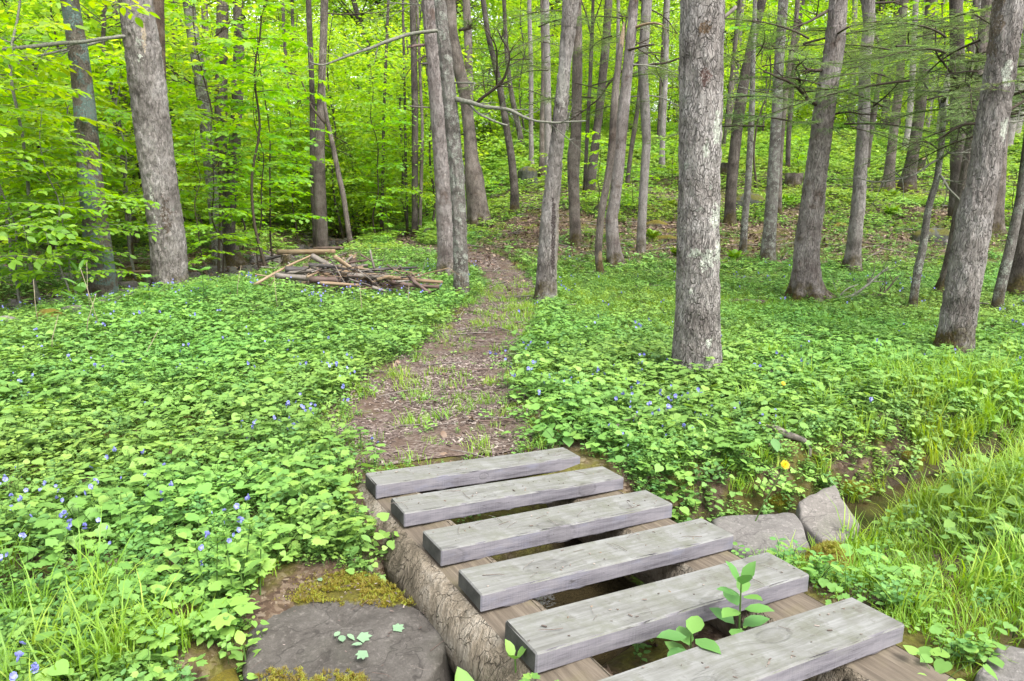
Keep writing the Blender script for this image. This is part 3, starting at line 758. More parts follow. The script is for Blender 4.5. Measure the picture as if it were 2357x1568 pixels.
tree('straight rosy brown trunk with mossy flared foot, right of the dead snag', (1420, 614),
     [(1418, 614, 34), (1411, 560, 30), (1408, 500, 28), (1412, 481, 27), (1422, 400, 27), (1428, 330, 27), (1438, 230, 26), (1447, 137, 24), (1455, 60, 22), (1459, 0, 21)], 'bark_rosy', seg=28, step=0.05, flare=0.9, flare_h=0.13,
     branches=[([(1453, 67, 7), (1480, 58, 6), (1505, 54, 5), (1525, 58, 3)], 'dead_tan', 1, 0.2, -0.4), ([(1440, 118, 7), (1465, 110, 5), (1490, 104, 4), (1506, 102, 3)], 'twig', 3, 0.4, -0.6),
               ([(1440, 150, 5), (1470, 150, 4), (1522, 156, 3), (1563, 173, 2)], 'twig_pale', 6, 0.5, 0.5), ([(1445, 112, 4), (1475, 98, 3), (1500, 86, 2)], 'twig', 3, 0.4)])
tree('pale smooth straight trunk, slightly curved, before the litter slope', (1475, 580),
     [(1475, 580, 22), (1477, 520, 20), (1481, 440, 20), (1486, 360, 20), (1488, 320, 20), (1484, 240, 22), (1480, 160, 23), (1484, 80, 23), (1491, 0, 21)], 'bark_pale', seg=24, step=0.06, flare=0.2,
     branches=[([(1475, 140, 7), (1450, 155, 6), (1426, 167, 6), (1400, 195, 5), (1375, 230, 4), (1335, 262, 3), (1310, 277, 2)], 'twig', 12, 0.5), ([(1485, 150, 5), (1530, 146, 5), (1563, 134, 4)], 'twig', 4, 0.4),
               ([(1450, 222, 3), (1490, 220, 3), (1522, 225, 3), (1563, 244, 2)], 'twig_pale', 6, 0.5), ([(1490, 20, 4), (1530, 40, 3), (1560, 80, 2)], 'twig', 8, 0.5)])
tree('thin dark trunk leaning right on the litter slope behind', (1442, 440),
     [(1442, 440, 10), (1451, 360, 10), (1460, 300, 11), (1468, 246, 10), (1474, 180, 9), (1478, 60, 8)], 'bark_dark')
# the big foreground trunk
r28, b28 = tree('big straight grey trunk with white lichen patches in the foreground', (1601, 868),
     [(1601, 880, 112), (1602, 860, 112), (1603, 820, 108), (1604, 760, 102), (1606, 690, 97), (1607, 577, 96), (1609, 411, 93), (1612, 274, 96), (1614, 137, 97), (1617, 0, 98)], 'bark_grey', seg=96, step=0.015, flare=0.10, flare_h=0.1, plates=0.011, rough=0.02, Y=4.85,
     spots_at=[(1615, 596, 40, 60, (0.85, 0.90, 0.76), 22), (1588, 580, 26, 24, (0.85, 0.90, 0.76), 30), (1645, 577, 26, 50, (0.85, 0.90, 0.76), 25), (1635, 500, 30, 60, (0.85, 0.90, 0.76), 22), (1640, 300, 22, 80, (0.85, 0.90, 0.76), 30), (1612, 350, 18, 40, (0.85, 0.90, 0.76), 30), (1618, 777, 16, 28, (0.85, 0.90, 0.76), 40), (1580, 665, 12, 16, (0.85, 0.90, 0.76), 40), (1608, 75, 34, 30, (0.20, 0.13, 0.07), 25), (1612, 185, 26, 44, (0.25, 0.15, 0.13), 25)],
     branches=[([(1656, 46, 9), (1672, 36, 8), (1685, 26, 9), (1697, 16, 8)], 'dead_grey', 0, 0.1, 0.05)])
tree('leaning dark brown trunk right behind the big grey trunk', (1678, 518),
     [(1679, 518, 26), (1681, 470, 25), (1686, 400, 25), (1694, 320, 25), (1703, 250, 25), (1716, 170, 23), (1728, 110, 20), (1742, 50, 20), (1754, 0, 20)], 'bark_dark', seg=24, flare=0.4, step=0.06,
     branches=[([(1725, 130, 4), (1700, 140, 3), (1665, 120, 2)], 'twig', 10, 0.7), ([(1735, 90, 4), (1760, 110, 3), (1800, 100, 2)], 'twig', 14, 0.7)])
tree('thin lichen mottled trunk between the leaning brown and the grey lichened one', (1710, 580),
     [(1710, 580, 16), (1715, 500, 15), (1722, 420, 15), (1727, 330, 14), (1731, 240, 13), (1733, 160, 11), (1736, 60, 10), (1738, 0, 9)], 'bark_lichen', flare=0.3)
tree('mottled grey lichen trunk standing in front of a thinner brown twin', (1766, 602),
     [(1766, 602, 36), (1769, 560, 31), (1774, 500, 28), (1779, 420, 27), (1784, 329, 25), (1789, 240, 23), (1791, 180, 22), (1797, 90, 22), (1803, 0, 22)], 'bark_lichen', seg=28, step=0.05, flare=0.15,
     branches=[([(1795, 120, 4), (1770, 100, 3), (1740, 110, 2)], 'twig', 12, 0.6), ([(1780, 205, 3), (1740, 208, 2), (1700, 200, 2)], 'twig_pale', 8, 0.5)])
tree('thin brown trunk tucked right behind the mottled grey lichen trunk', (1791, 505),
     [(1791, 505, 16), (1793, 430, 13), (1797, 340, 12), (1803, 270, 12), (1810, 200, 12), (1822, 120, 11), (1832, 50, 10), (1836, 0, 10)], 'bark_brown', flare=0.6)
tree('thin nearly black trunk rising behind the tall round stump', (1813, 400),
     [(1813, 400, 10), (1815, 320, 11), (1821, 240, 10), (1824, 190, 9), (1832, 100, 8), (1850, 0, 7)], 'bark_dark')
tree('thick trunk with rosy lower bark and black mossy flared roots', (1856, 692),
     [(1857, 692, 62), (1856, 660, 58), (1857, 577, 54), (1869, 481, 52), (1877, 411, 48), (1886, 340, 47), (1895, 274, 46), (1905, 200, 45), (1916, 137, 44), (1924, 70, 42), (1930, 0, 40)], 'bark_rosy', seg=56, step=0.03, flare=1.25, flare_h=0.15, lobes=5, plates=0.013, rough=0.025,
     spots_at=[(1857, 686, 130, 34, (0.10, 0.085, 0.02), 12), (1843, 668, 8, 14, (0.8, 0.8, 0.72), 20)],
     branches=[([(1880, 243, 9), (1868, 236, 8), (1853, 222, 8), (1838, 205, 7), (1825, 196, 6), (1810, 185, 6), (1784, 175, 5), (1770, 168, 4), (1757, 164, 3)], 'twig', 10, 0.5, -0.6),
               ([(1839, 205, 5), (1840, 185, 5), (1836, 165, 4), (1833, 153, 4), (1853, 137, 3)], 'twig', 8, 0.35, -0.5), ([(1893, 162, 8), (1875, 162, 7), (1859, 158, 6), (1848, 148, 4)], 'twig', 5, 0.3, -0.3),
               ([(1905, 25, 8), (1885, 35, 7), (1860, 50, 5), (1830, 62, 3), (1790, 70, 2)], 'twig', 14, 0.5, -0.5), ([(1910, 20, 6), (1925, 0, 6), (1935, -20, 5)], 'twig', 4, 0.3),
               ([(1920, 82, 6), (1935, 72, 5), (1953, 62, 4)], 'twig', 1, 0.2, -0.4), ([(1910, 265, 5), (1945, 258, 4), (1985, 262, 3), (2017, 263, 2)], 'twig', 8, 0.4, -0.4)])
tree('straight tan brown trunk with upright furrows, right of the rosy trunk', (1961, 621),
     [(1960, 621, 36), (1964, 580, 32), (1970, 520, 31), (1975, 481, 30), (1980, 400, 28), (1987, 300, 26), (1988, 274, 25), (1990, 200, 25), (1991, 137, 25), (2001, 60, 27), (1998, 0, 27)], 'bark_shag', seg=40, step=0.03, flare=0.45, plates=0.010,
     branches=[([(1995, 110, 5), (1960, 118, 4), (1935, 122, 3), (1900, 140, 2)], 'twig', 6, 0.6, -0.4), ([(2005, 8, 5), (2040, 6, 4), (2070, 3, 3)], 'twig', 5, 0.6)])
tree('thin dark crooked trunk rising close right of the tan brown trunk', (1995, 400),
     [(1995, 400, 11), (2000, 340, 11), (2006, 301, 12), (2014, 250, 12), (2022, 190, 10), (2029, 150, 10), (2026, 110, 8), (2010, 70, 6)], 'bark_dark', flare=0.2,
     branches=[([(2028, 165, 5), (2050, 140, 4), (2075, 120, 4), (2100, 105, 3)], 'twig', 12, 0.6), ([(2027, 137, 4), (2010, 110, 3), (2000, 85, 3)], 'twig', 6, 0.5)])
tree('leaning brown trunk with flared foot, left of the toppled stump', (2043, 448),
     [(2042, 448, 30), (2047, 400, 23), (2055, 320, 20), (2062, 260, 19), (2069, 200, 18), (2076, 100, 17), (2080, 0, 16)], 'bark_brown', flare=0.5, flare_h=0.25)
tree('dark furrowed trunk leaning right in front of the toppled stump', (2087, 440),
     [(2087, 440, 38), (2095, 390, 28), (2104, 340, 25), (2112, 290, 24), (2119, 240, 24), (2128, 160, 23), (2136, 80, 22), (2142, 0, 21)], 'bark_dark', flare=0.4, flare_h=0.25)
tree('pale trunk on the ridge leaning right, left of the leaning dark one', (2078, 358),
     [(2078, 358, 18), (2087, 320, 14), (2094, 260, 13), (2099, 192, 13), (2104, 100, 12), (2108, 0, 12)], 'bark_pale')
tree('pale forked trunk on the ridge, left of the tan brown trunk', (1956, 322),
     [(1954, 322, 22), (1957, 290, 17), (1960, 230, 15), (1964, 160, 12), (1968, 0, 11)], 'bark_pale', Y=38)
tree('pale slim ridge trunk, right of the leaning dark trunk', (2135, 330),
     [(2133, 330, 14), (2140, 260, 12), (2147, 190, 12), (2152, 0, 11)], 'bark_pale', Y=37)
r43, b43 = tree('slim crooked lichened tree forking high up, left of the big leaning right trunk', (2100, 711),
     [(2100, 711, 19), (2104, 680, 17), (2113, 620, 18), (2124, 570, 17), (2137, 481, 15), (2152, 430, 14), (2157, 411, 14), (2162, 370, 14), (2167, 329, 13), (2170, 280, 13), (2170, 236, 12)], 'bark_lichen', seg=24, step=0.05, flare=0.15, top=0.05,
     branches=[([(2170, 238, 12), (2177, 220, 10), (2192, 208, 9), (2209, 200, 9), (2236, 189, 8), (2261, 173, 6), (2275, 160, 4)], 'twig', 8, 0.4, -0.3), ([(2203, 203, 8), (2203, 189, 7), (2187, 164, 6), (2170, 140, 5), (2154, 118, 4), (2154, 55, 3)], 'twig', 12, 0.4, -0.3),
               ([(2209, 200, 7), (2228, 182, 6), (2244, 164, 5), (2255, 137, 5), (2247, 110, 4), (2235, 90, 3)], 'twig', 10, 0.4, -0.2), ([(2190, 209, 6), (2165, 212, 5), (2140, 210, 4), (2110, 170, 2)], 'twig_pale', 8, 0.4),
               ([(2172, 212, 4), (2195, 225, 4), (2215, 250, 3), (2217, 290, 2)], 'twig_pale', 8, 0.3), ([(2164, 364, 5), (2138, 378, 5), (2107, 400, 4), (2060, 413, 4), (2017, 419, 3), (1976, 411, 2)], 'twig_pale', 14, 0.4, -0.3),
               ([(2158, 398, 6), (2172, 415, 6), (2181, 432, 5), (2203, 454, 4), (2222, 473, 3)], 'twig_pale', 6, 0.35, -0.3), ([(2160, 370, 5), (2180, 352, 5), (2210, 352, 4), (2240, 350, 3)], 'twig_pale', 8, 0.35, -0.3),
               ([(2163, 350, 4), (2140, 330, 4), (2110, 328, 3), (2090, 340, 2)], 'twig', 8, 0.4, -0.2)])
tree('dark straight furrowed trunk partly hidden behind the big leaning right trunk', (2206, 510),
     [(2206, 510, 44), (2205, 460, 36), (2206, 400, 33), (2206, 330, 33), (2205, 200, 31), (2203, 100, 29), (2200, 0, 27)], 'bark_dark', seg=24, flare=0.3)
r45, b45 = tree('big leaning grey trunk with stained left side, far right foreground', (2190, 818),
     [(2190, 822, 80), (2198, 780, 74), (2212, 690, 71), (2230, 577, 72), (2247, 481, 70), (2264, 411, 64), (2285, 274, 64), (2306, 137, 60), (2324, 0, 64)], 'bark_shag', seg=72, step=0.02, flare=0.38, flare_h=0.07, lobes=4, plates=0.014, rough=0.02,
     spots_at=[(2298, 175, 22, 50, (0.85, 0.90, 0.76), 25), (2290, 300, 26, 50, (0.85, 0.90, 0.76), 25), (2168, 790, 30, 70, (0.16, 0.115, 0.05), 12), (2280, 60, 26, 160, (0.22, 0.17, 0.12), 12)],  # pale lichen blotches, then darker brown ones along the left edge
     branches=[([(2245, 286, 7), (2225, 287, 7), (2209, 292, 6), (2190, 302, 6), (2176, 312, 5), (2155, 322, 3)], 'twig', 5, 0.3, 0.3), ([(2300, 274, 8), (2315, 260, 8), (2329, 248, 7), (2357, 230, 6), (2390, 205, 4)], 'twig', 5, 0.3, 0.2), ([(2300, 279, 5), (2330, 280, 5), (2370, 278, 4)], 'twig_pale', 5, 0.3, 0.2),
               ([(2250, 165, 4), (2225, 165, 4), (2200, 168, 3), (2165, 172, 2)], 'twig', 8, 0.4, 0.4)])
tree('furrowed brown trunk showing just right behind the big leaning right trunk', (2286, 540),
     [(2286, 540, 44), (2290, 480, 36), (2296, 400, 34), (2300, 330, 33), (2306, 200, 31), (2312, 80, 30), (2316, 0, 29)], 'bark_brown', seg=24, flare=0.4)
tree('mossy flared trunk foot peeking out left of the big leaning right trunk', (2176, 680),
     [(2176, 680, 40), (2184, 640, 34), (2196, 577, 31), (2210, 500, 30), (2222, 420, 28), (2240, 300, 26), (2262, 100, 24), (2272, 0, 22)], 'bark_brown', seg=24, flare=0.8, flare_h=0.15, Y=8.9)
tree('slim lichened trunk leaning right at the right edge of the picture', (2293, 713),
     [(2293, 713, 24), (2301, 670, 22), (2313, 620, 22), (2324, 577, 21), (2340, 500, 20), (2352, 440, 20), (2372, 330, 19), (2400, 200, 18)], 'bark_lichen', seg=26, flare=0.2)
tree('dark thick trunk base at the far right edge behind the slim leaning one', (2338, 680),
     [(2338, 680, 52), (2343, 640, 44), (2350, 577, 42), (2362, 450, 40), (2380, 300, 38), (2400, 100, 36)], 'bark_dark', seg=26, flare=0.5)
tree('dark trunk behind the creek, right of the straight dark trunk', (879, 500), [(879, 500, 8), (880, 440, 8), (882, 380, 8), (884, 250, 7), (890, 100, 7)], 'bark_dark', Y=23)
tree('thin dark stem in the ravine left of the touching pair', (936, 480), [(936, 480, 7), (934, 400, 7), (933, 300, 6), (930, 150, 6)], 'bark_dark', Y=22)
tree('thin tan stem beside the touching pair, half hidden by leaves', (968, 480), [(968, 480, 8), (970, 400, 8), (972, 300, 7), (968, 200, 7)], 'bark_brown', Y=20)
tree('dark trunk top left of the pair with shattered tan side', (955, 380), [(955, 380, 15), (955, 250, 15), (952, 100, 15), (950, 0, 15)], 'bark_dark', Y=20)

# ------------------------------------------------------------------ footbridge
BTH = math.radians(27.9)
EU = np.array([math.cos(BTH), math.sin(BTH)]); EV = np.array([-math.sin(BTH), math.cos(BTH)])
def bz(x, y): return 0.1 - 0.0342 * x - 0.0589 * (y - 2.4)
# front left corner, angle, width of each beam (from the near edge)
BEAMS = [(-0.5708, 2.7287, 0.4818, 0.163), (-0.4094, 2.4448, 0.4776, 0.169), (-0.2384, 2.1416, 0.4957, 0.174), (-0.0912, 1.8587, 0.490, 0.170), (0.0616, 1.5753, 0.486, 0.176), (0.222, 1.292, 0.489, 0.172)]
BL = 1.025; BT = 0.060
bridge_o = np.array([0.0, 2.2, 0.0])
bridge = empty('footbridge', bridge_o, 'low footbridge of six spaced weathered grey beams on two split logs over the stream', 'footbridge')

def beam_mat(i, knots, side_tint):
    t = NT('weathered grey beam %d' % i); c1 = t.coord()
    mp = t.n('ShaderNodeMapping'); mp.inputs['Scale'].default_value = (0.9, 15, 15); mp.inputs['Location'].default_value = (i * 3.1, i, 0)
    # grain bends round the knots
    off = None; ring = None; core = None
    so = t.n('ShaderNodeSeparateXYZ'); t.link(c1, so.inputs[0])
    for (kx, ky, kz, kr) in knots:
        dx = t.math('MULTIPLY', t.math('SUBTRACT', so.outputs[0], kx), 0.55)
        dy = t.math('SUBTRACT', so.outputs[1], ky); dz = t.math('MULTIPLY', t.math('SUBTRACT', so.outputs[2], kz), 0.8)
        d2 = t.math('SQRT', t.math('ADD', t.math('ADD', t.math('MULTIPLY', dx, dx), t.math('MULTIPLY', dy, dy)), t.math('MULTIPLY', dz, dz)))
        q = t.math('DIVIDE', d2, kr)
        e = t.math('POWER', 2.718, t.math('MULTIPLY', t.math('MULTIPLY', q, q), -0.5))
        rr = t.math('MULTIPLY', t.math('MULTIPLY', t.math('ADD', t.math('SINE', t.math('MULTIPLY', q, 11.0)), 1.0), 0.5), t.maprange(q, 1.15, 0.95))
        off = e if off is None else t.math('ADD', off, e)
        cc = t.maprange(t.math('ABSOLUTE', t.math('SUBTRACT', q, 1.0)), 0.22, 0.0)
        core = t.math('MAXIMUM', cc, core) if core is not None else cc
        inn = t.maprange(q, 1.0, 0.7)
        ring = t.math('MAXIMUM', inn, ring) if ring is not None else inn
    cx = t.n('ShaderNodeCombineXYZ'); t.link(t.math('MULTIPLY', off, 0.03), cx.inputs[1])
    va = t.n('ShaderNodeVectorMath', operation='ADD'); t.link(c1, va.inputs[0]); t.link(cx.outputs[0], va.inputs[1])
    t.link(va.outputs[0], mp.inputs[0])
    grain = t.noise(mp.outputs[0], 3.4, 7, 0.72, 0.5)
    fine = t.noise(t.coord((6, 60, 60)), 3.0, 4, 0.7)
    blot = t.noise(c1, 6.5, 4, 0.62)
    gn = t.n('ShaderNodeNewGeometry'); sn = t.n('ShaderNodeSeparateXYZ'); t.link(gn.outputs['Normal'], sn.inputs[0])
    topf = t.maprange(sn.outputs[2], 0.3, 0.8)
    f = t.math('ADD', t.math('MULTIPLY', grain, 0.6), t.math('MULTIPLY', blot, 0.4))
    top = t.ramp(f, [(0.33, (0.16, 0.157, 0.138)), (0.5, (0.265, 0.265, 0.247)), (0.66, (0.385, 0.39, 0.38))])
    top = t.mix(t.maprange(t.noise(c1, 7, 5, 0.65), 0.46, 0.62, 0, 0.6), top, (0.165, 0.170, 0.118))
    top = t.mix(t.maprange(t.noise(c1, 13, 4, 0.7), 0.58, 0.68, 0, 0.5), top, (0.11, 0.095, 0.075))
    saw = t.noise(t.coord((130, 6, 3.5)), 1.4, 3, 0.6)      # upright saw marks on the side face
    side = t.ramp(t.math('ADD', t.math('MULTIPLY', saw, 0.18), t.math('MULTIPLY', t.noise(t.coord((1.6, 8, 14)), 2.2, 5, 0.65), 0.82)), [(0.36, (0.155, 0.145, 0.165)), (0.5, (0.265, 0.25, 0.275)), (0.68, (0.37, 0.35, 0.375))])  # sides painted bluer than the top, soft shade put into the colour
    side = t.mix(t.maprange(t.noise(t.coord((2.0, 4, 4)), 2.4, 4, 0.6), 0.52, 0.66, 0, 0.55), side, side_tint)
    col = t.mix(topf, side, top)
    endf = t.math('MULTIPLY', t.maprange(sn.outputs[0], -0.55, -0.8), 1.0)
    endc = t.ramp(t.noise(c1, 14, 5, 0.7), [(0.3, (0.055, 0.055, 0.050)), (0.7, (0.145, 0.140, 0.125))])
    col = t.mix(endf, col, endc)
    col = t.mix(t.math('MULTIPLY', ring, 0.26), col, (0.13, 0.12, 0.115))
    col = t.mix(t.math('MULTIPLY', core, t.maprange(fine, 0.35, 0.65, 0.0, 0.6)), col, (0.075, 0.070, 0.070))
    sp = t.maprange(t.voro(c1, 34), 0.075, 0.05)
    sp = t.math('MULTIPLY', sp, t.maprange(t.noise(c1, 16, 2), 0.52, 0.6))
    col = t.mix(t.math('MULTIPLY', sp, 0.6), col, (0.06, 0.055, 0.045))
    crk = t.noise(t.coord((1.1, 38, 38)), 2.2, 2, 0.5)
    crm = t.math('MULTIPLY', t.maprange(t.math('ABSOLUTE', t.math('SUBTRACT', crk, 0.5)), 0.012, 0.0), t.maprange(t.noise(c1, 4.5, 2), 0.50, 0.60))
    col = t.mix(t.math('MULTIPLY', crm, 0.75), col, (0.05, 0.045, 0.04))
    h = t.math('ADD', t.math('ADD', t.math('MULTIPLY', grain, 0.8), t.math('MULTIPLY', fine, 0.4)), t.math('MULTIPLY', core, -0.4))
    h = t.math('ADD', h, t.math('MULTIPLY', saw, 0.12))
    t.principled(col, 0.82, t.bump(h, 0.55, 0.004), 0.2)
    return t.m

KN = [[(0.50, 0.0, -0.03, 0.012), (0.82, 0.115, 0.0, 0.022), (0.42, 0.12, 0.0, 0.014)],
      [(0.50, 0.115, 0.0, 0.016), (0.42, 0.11, 0.0, 0.012), (0.83, 0.0, -0.025, 0.024), (0.38, 0.03, 0, 0.012)],
      [(0.45, 0.03, 0.0, 0.030), (0.48, 0.0, -0.035, 0.032), (0.82, 0.05, 0.0, 0.018), (0.02, 0.0, -0.04, 0.035)],
      [(0.27, 0.075, 0.0, 0.038), (0.9, 0.1, -0.03, 0.012)],
      [(0.60, 0.01, -0.01, 0.020), (0.95, 0.15, 0.0, 0.03)],
      [(0.62, 0.12, 0.0, 0.03), (0.30, 0.05, 0.0, 0.02)]]
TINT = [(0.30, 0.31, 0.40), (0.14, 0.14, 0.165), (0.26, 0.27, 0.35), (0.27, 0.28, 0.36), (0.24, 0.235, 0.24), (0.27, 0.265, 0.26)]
BLBL = ['farthest grey beam of the bridge, flush with the trail', None, 'grey beam with a large knot running over its front edge', 'grey beam with a pale oval knot on top', 'grey beam with a leafy plant rising before it', 'nearest grey beam of the bridge, cut by the picture edge']
def box_grid(L, Wd, Tt, n1, n2, n3, seed):
    """a sawn beam with softened, slightly chipped edges; x along, y across, z down from 0"""
    bm_V = {}; V = []; Q = []
    xs = np.linspace(0, L, n1 + 1); ys = np.linspace(0, Wd, n2 + 1); zs = np.linspace(-Tt, 0, n3 + 1)
    for a in (xs, ys, zs):
        e = 0.0045
        a[1] = a[0] + e; a[-2] = a[-1] - e
    def vid(i, j, k):
        key = (i, j, k)
        if key not in bm_V:
            bm_V[key] = len(V); V.append((xs[i], ys[j], zs[k]))
        return bm_V[key]
    for i in range(n1):
        for j in range(n2):
            Q.append((vid(i, j, n3), vid(i + 1, j, n3), vid(i + 1, j + 1, n3), vid(i, j + 1, n3)))
            Q.append((vid(i, j, 0), vid(i, j + 1, 0), vid(i + 1, j + 1, 0), vid(i + 1, j, 0)))
        for k in range(n3):
            Q.append((vid(i, 0, k), vid(i + 1, 0, k), vid(i + 1, 0, k + 1), vid(i, 0, k + 1)))
            Q.append((vid(i, n2, k), vid(i, n2, k + 1), vid(i + 1, n2, k + 1), vid(i + 1, n2, k)))
    for j in range(n2):
        for k in range(n3):
            Q.append((vid(0, j, k), vid(0, j, k + 1), vid(0, j + 1, k + 1), vid(0, j + 1, k)))
            Q.append((vid(n1, j, k), vid(n1, j + 1, k), vid(n1, j + 1, k + 1), vid(n1, j, k + 1)))
    V = np.array(V)
    c = np.array([L / 2, Wd / 2, -Tt / 2]); hs = np.array([L / 2, Wd / 2, Tt / 2])
    d = np.abs(V - c) / hs
    edge = (d > 0.999).sum(1)
    for ax in range(3):                                     # pull edges and corners in
        V[:, ax] = np.where(edge >= 2, V[:, ax] - np.sign(V[:, ax] - c[ax]) * 0.0022 * (d[:, ax] > 0.999), V[:, ax])
    # chips along the top front edge and slight waviness
    V[:, 2] += 0.0016 * vnoise(V[:, 0] * 5, V[:, 1] * 8, 0, seed) - 0.007 * (edge >= 2) * np.clip(vnoise(V[:, 0] * 20, V[:, 1] * 5, 0, seed + 2) - 0.15, 0, 1)
    V[:, 1] += 0.0022 * vnoise(V[:, 0] * 3, 0 * V[:, 0], V[:, 2] * 9, seed + 3) + 0.006 * (edge >= 2) * np.clip(vnoise(V[:, 0] * 22, V[:, 2] * 6, 0, seed + 4), 0, 1) * np.where(V[:, 1] < Wd / 2, 1, -1)
    return V, np.array(Q)
for i, (x, y, th, w) in enumerate(BEAMS):
    V, Q = box_grid(BL + 0.006 * math.sin(i * 2.2), w, BT + 0.002 * math.cos(i * 3), 90, 14, 7, 40 + i)
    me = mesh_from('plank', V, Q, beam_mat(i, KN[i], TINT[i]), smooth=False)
    o = link('plank', me, bridge)
    ex = Vector((math.cos(th), math.sin(th), bz(x + math.cos(th), y + math.sin(th)) - bz(x, y))).normalized()
    ey0 = Vector((-math.sin(th), math.cos(th), bz(x - math.sin(th), y + math.cos(th)) - bz(x, y)))
    ez = ex.cross(ey0).normalized(); ey = ez.cross(ex)
    m = Matrix((ex, ey, ez)).transposed().to_4x4(); m.translation = Vector((x - bridge_o[0], y - bridge_o[1], bz(x, y)))
    o.matrix_local = m
    if BLBL[i]: o['label'] = BLBL[i]
# two stringer logs, flattened on top; local coords: along y, z up
def half_log(r, drop, L, seed, bulge=0.0):
    seg = 40; n = int(L / 0.03)
    V = []; flat = []
    a0 = math.acos(drop / r) if drop < r else 0
    for i in range(n + 1):
        yy = L * i / n
        for j in range(seg):
            # angle 0 at the right rim of the flat top, going under to the left rim
            a = (math.pi / 2 - a0) - (2 * math.pi - 2 * a0) * j / (seg - 1)
            rr = r * (1 + 0.05 * float(fbm(math.cos(a) * 1.5 + seed, math.sin(a) * 1.5, yy * 2.2, seed)) + 0.05 * math.sin(yy * 3 + seed)) + 0.007 * abs(float(vnoise(math.cos(a) * 5, math.sin(a) * 5, yy * 9, seed + 4)))
            if j in (0, seg - 1): rr = r
            V.append((math.cos(a) * rr + bulge * math.sin(yy * 1.6), yy, math.sin(a) * rr - drop))
        V[-1] = (V[-1][0], V[-1][1], 0.0); V[-seg] = (V[-seg][0], V[-seg][1], 0.0)
    V = np.array(V)
    Q = [(i * seg + j, (i + 1) * seg + j, (i + 1) * seg + j + 1, i * seg + j + 1) for i in range(n) for j in range(seg - 1)]
    Q2 = []; m = 8; V2 = []
    for i in range(n + 1):
        A, B = V[i * seg], V[i * seg + seg - 1]
        for j in range(m + 1):
            p = A + (B - A) * j / m
            p = p + np.array([0, 0, -0.002 - 0.004 * (float(vnoise(p[0] * 30, p[1] * 3, 0, seed + 7)) + 0.5) * (0 < j < m)])
            V2.append(p)
    Q2 = [(i * (m + 1) + j, i * (m + 1) + j + 1, (i + 1) * (m + 1) + j + 1, (i + 1) * (m + 1) + j) for i in range(n) for j in range(m)]
    capa = tuple(range(seg)); capb = tuple(range(n * seg + seg - 1, n * seg - 1, -1))
    return V, Q, np.array(V2), Q2, capa, capb
def stringer(u0, r, drop, seed, v_far, v_near, label):
    # in world: far end sits v_far along EV from beam 1's near edge, near end the other way
    o1 = np.array([-0.5708, 2.7287]); 
    far = o1 + EU * u0 + EV * (0.163 + v_far); near = o1 + EU * u0 - EV * v_near
    L = float(np.linalg.norm(far - near))
    V, Q, V2, Q2, ca, cb = half_log(r, drop, L, seed, 0.012)
    zn = bz(*near) - BT - 0.002; zf = bz(*far) - BT - 0.002
    ey = Vector((*(far - near), zf - zn)).normalized(); ex = ey.cross(Vector((0, 0, 1))).normalized(); ez = ex.cross(ey)
    m = Matrix((ex, ey, ez)).transposed().to_4x4(); m.translation = Vector((near[0] - bridge_o[0], near[1] - bridge_o[1], zn))
    o = link('support_log', mesh_from('support_log', V, Q + [ca, cb], [M['log_bark']]), bridge); o.matrix_local = m; o['label'] = label
    o2 = link('split_face', mesh_from('split_face', V2, Q2, [M['sawn']]), o)
    o2['label'] = 'pale split upper face of the log under the beams'
    return o
stringer(0.088, 0.162, 0.137, 3, 0.10, 2.15, 'log with flaking tan bark carrying the left ends of the beams')
stringer(0.90, 0.135, 0.09, 8, 0.06, 2.15, 'log carrying the right ends of the beams')

# ------------------------------------------------------------------ stones
ROCKS = []
def stone(label, pts, ztop, thick, mat, dome=0.0, tilt=(0, 0), rough=0.012, name='rock', group=None, seed=0, in_world=False, foot=1.04, cat='rock'):
    P = np.array([(p[0], p[1]) if in_world else tuple(at_z(p[0], p[1], ztop)[:2]) for p in pts])
    c = P.mean(0)
    Q, _ = resample(np.vstack([np.c_[P, np.zeros(len(P))], [[*P[0], 0]]]), np.zeros(len(P) + 1), 0.5 if len(P) < 2 else max(0.012, np.linalg.norm(P.max(0) - P.min(0)) / 26))
    # linear resample keeps the corners
    Pl = np.vstack([P, P[:1]]); seglen = np.linalg.norm(np.diff(Pl, axis=0), axis=1); cum = np.r_[0, np.cumsum(seglen)]
    n = 72; s = np.linspace(0, cum[-1], n, endpoint=False)
    O = np.stack([np.interp(s, cum, Pl[:, 0]), np.interp(s, cum, Pl[:, 1])], -1) - c
    size = float(np.linalg.norm(O, axis=1).max())
    jit = 1 + 0.035 * vnoise(s / size * 6, 0 * s, 0, seed + 1) 
    O = O * jit[:, None]
    rings = [(0.001, 0), (0.2, 0), (0.4, 0), (0.6, 0), (0.78, 0), (0.9, 0), (0.965, -0.004), (0.995, -0.016), (1.01, -0.25 * thick), (foot, -0.6 * thick), (foot * 0.98, -thick)]
    V = []
    for k, (f, dz) in enumerate(rings):
        x = O[:, 0] * f; y = O[:, 1] * f
        z = np.full(n, dz) + x * tilt[0] + y * tilt[1]
        if k <= 7: z = z + dome * (1 - f ** 2.2)
        z = z + rough * fbm(x * 7 + seed, y * 7, dz * 9, seed, 4)
        if k >= 7:
            w = 1 + 0.05 * vnoise(O[:, 0] * 12, O[:, 1] * 12, dz * 20, seed + 3); x = x * w; y = y * w
        V.append(np.stack([x, y, z], -1))
    V = np.concatenate(V)
    R_ = len(rings); a = np.arange(R_ * n).reshape(R_, n); b = np.roll(a, -1, 1)
    Qd = np.stack([a[1:], b[1:], b[:-1], a[:-1]], -1).reshape(-1, 4)
    o = link(name, mesh_from(name, V, Qd, M[mat]), None, (c[0], c[1], ztop))
    props(o, label, cat, group)
    ROCKS.append((P, c))
    return o
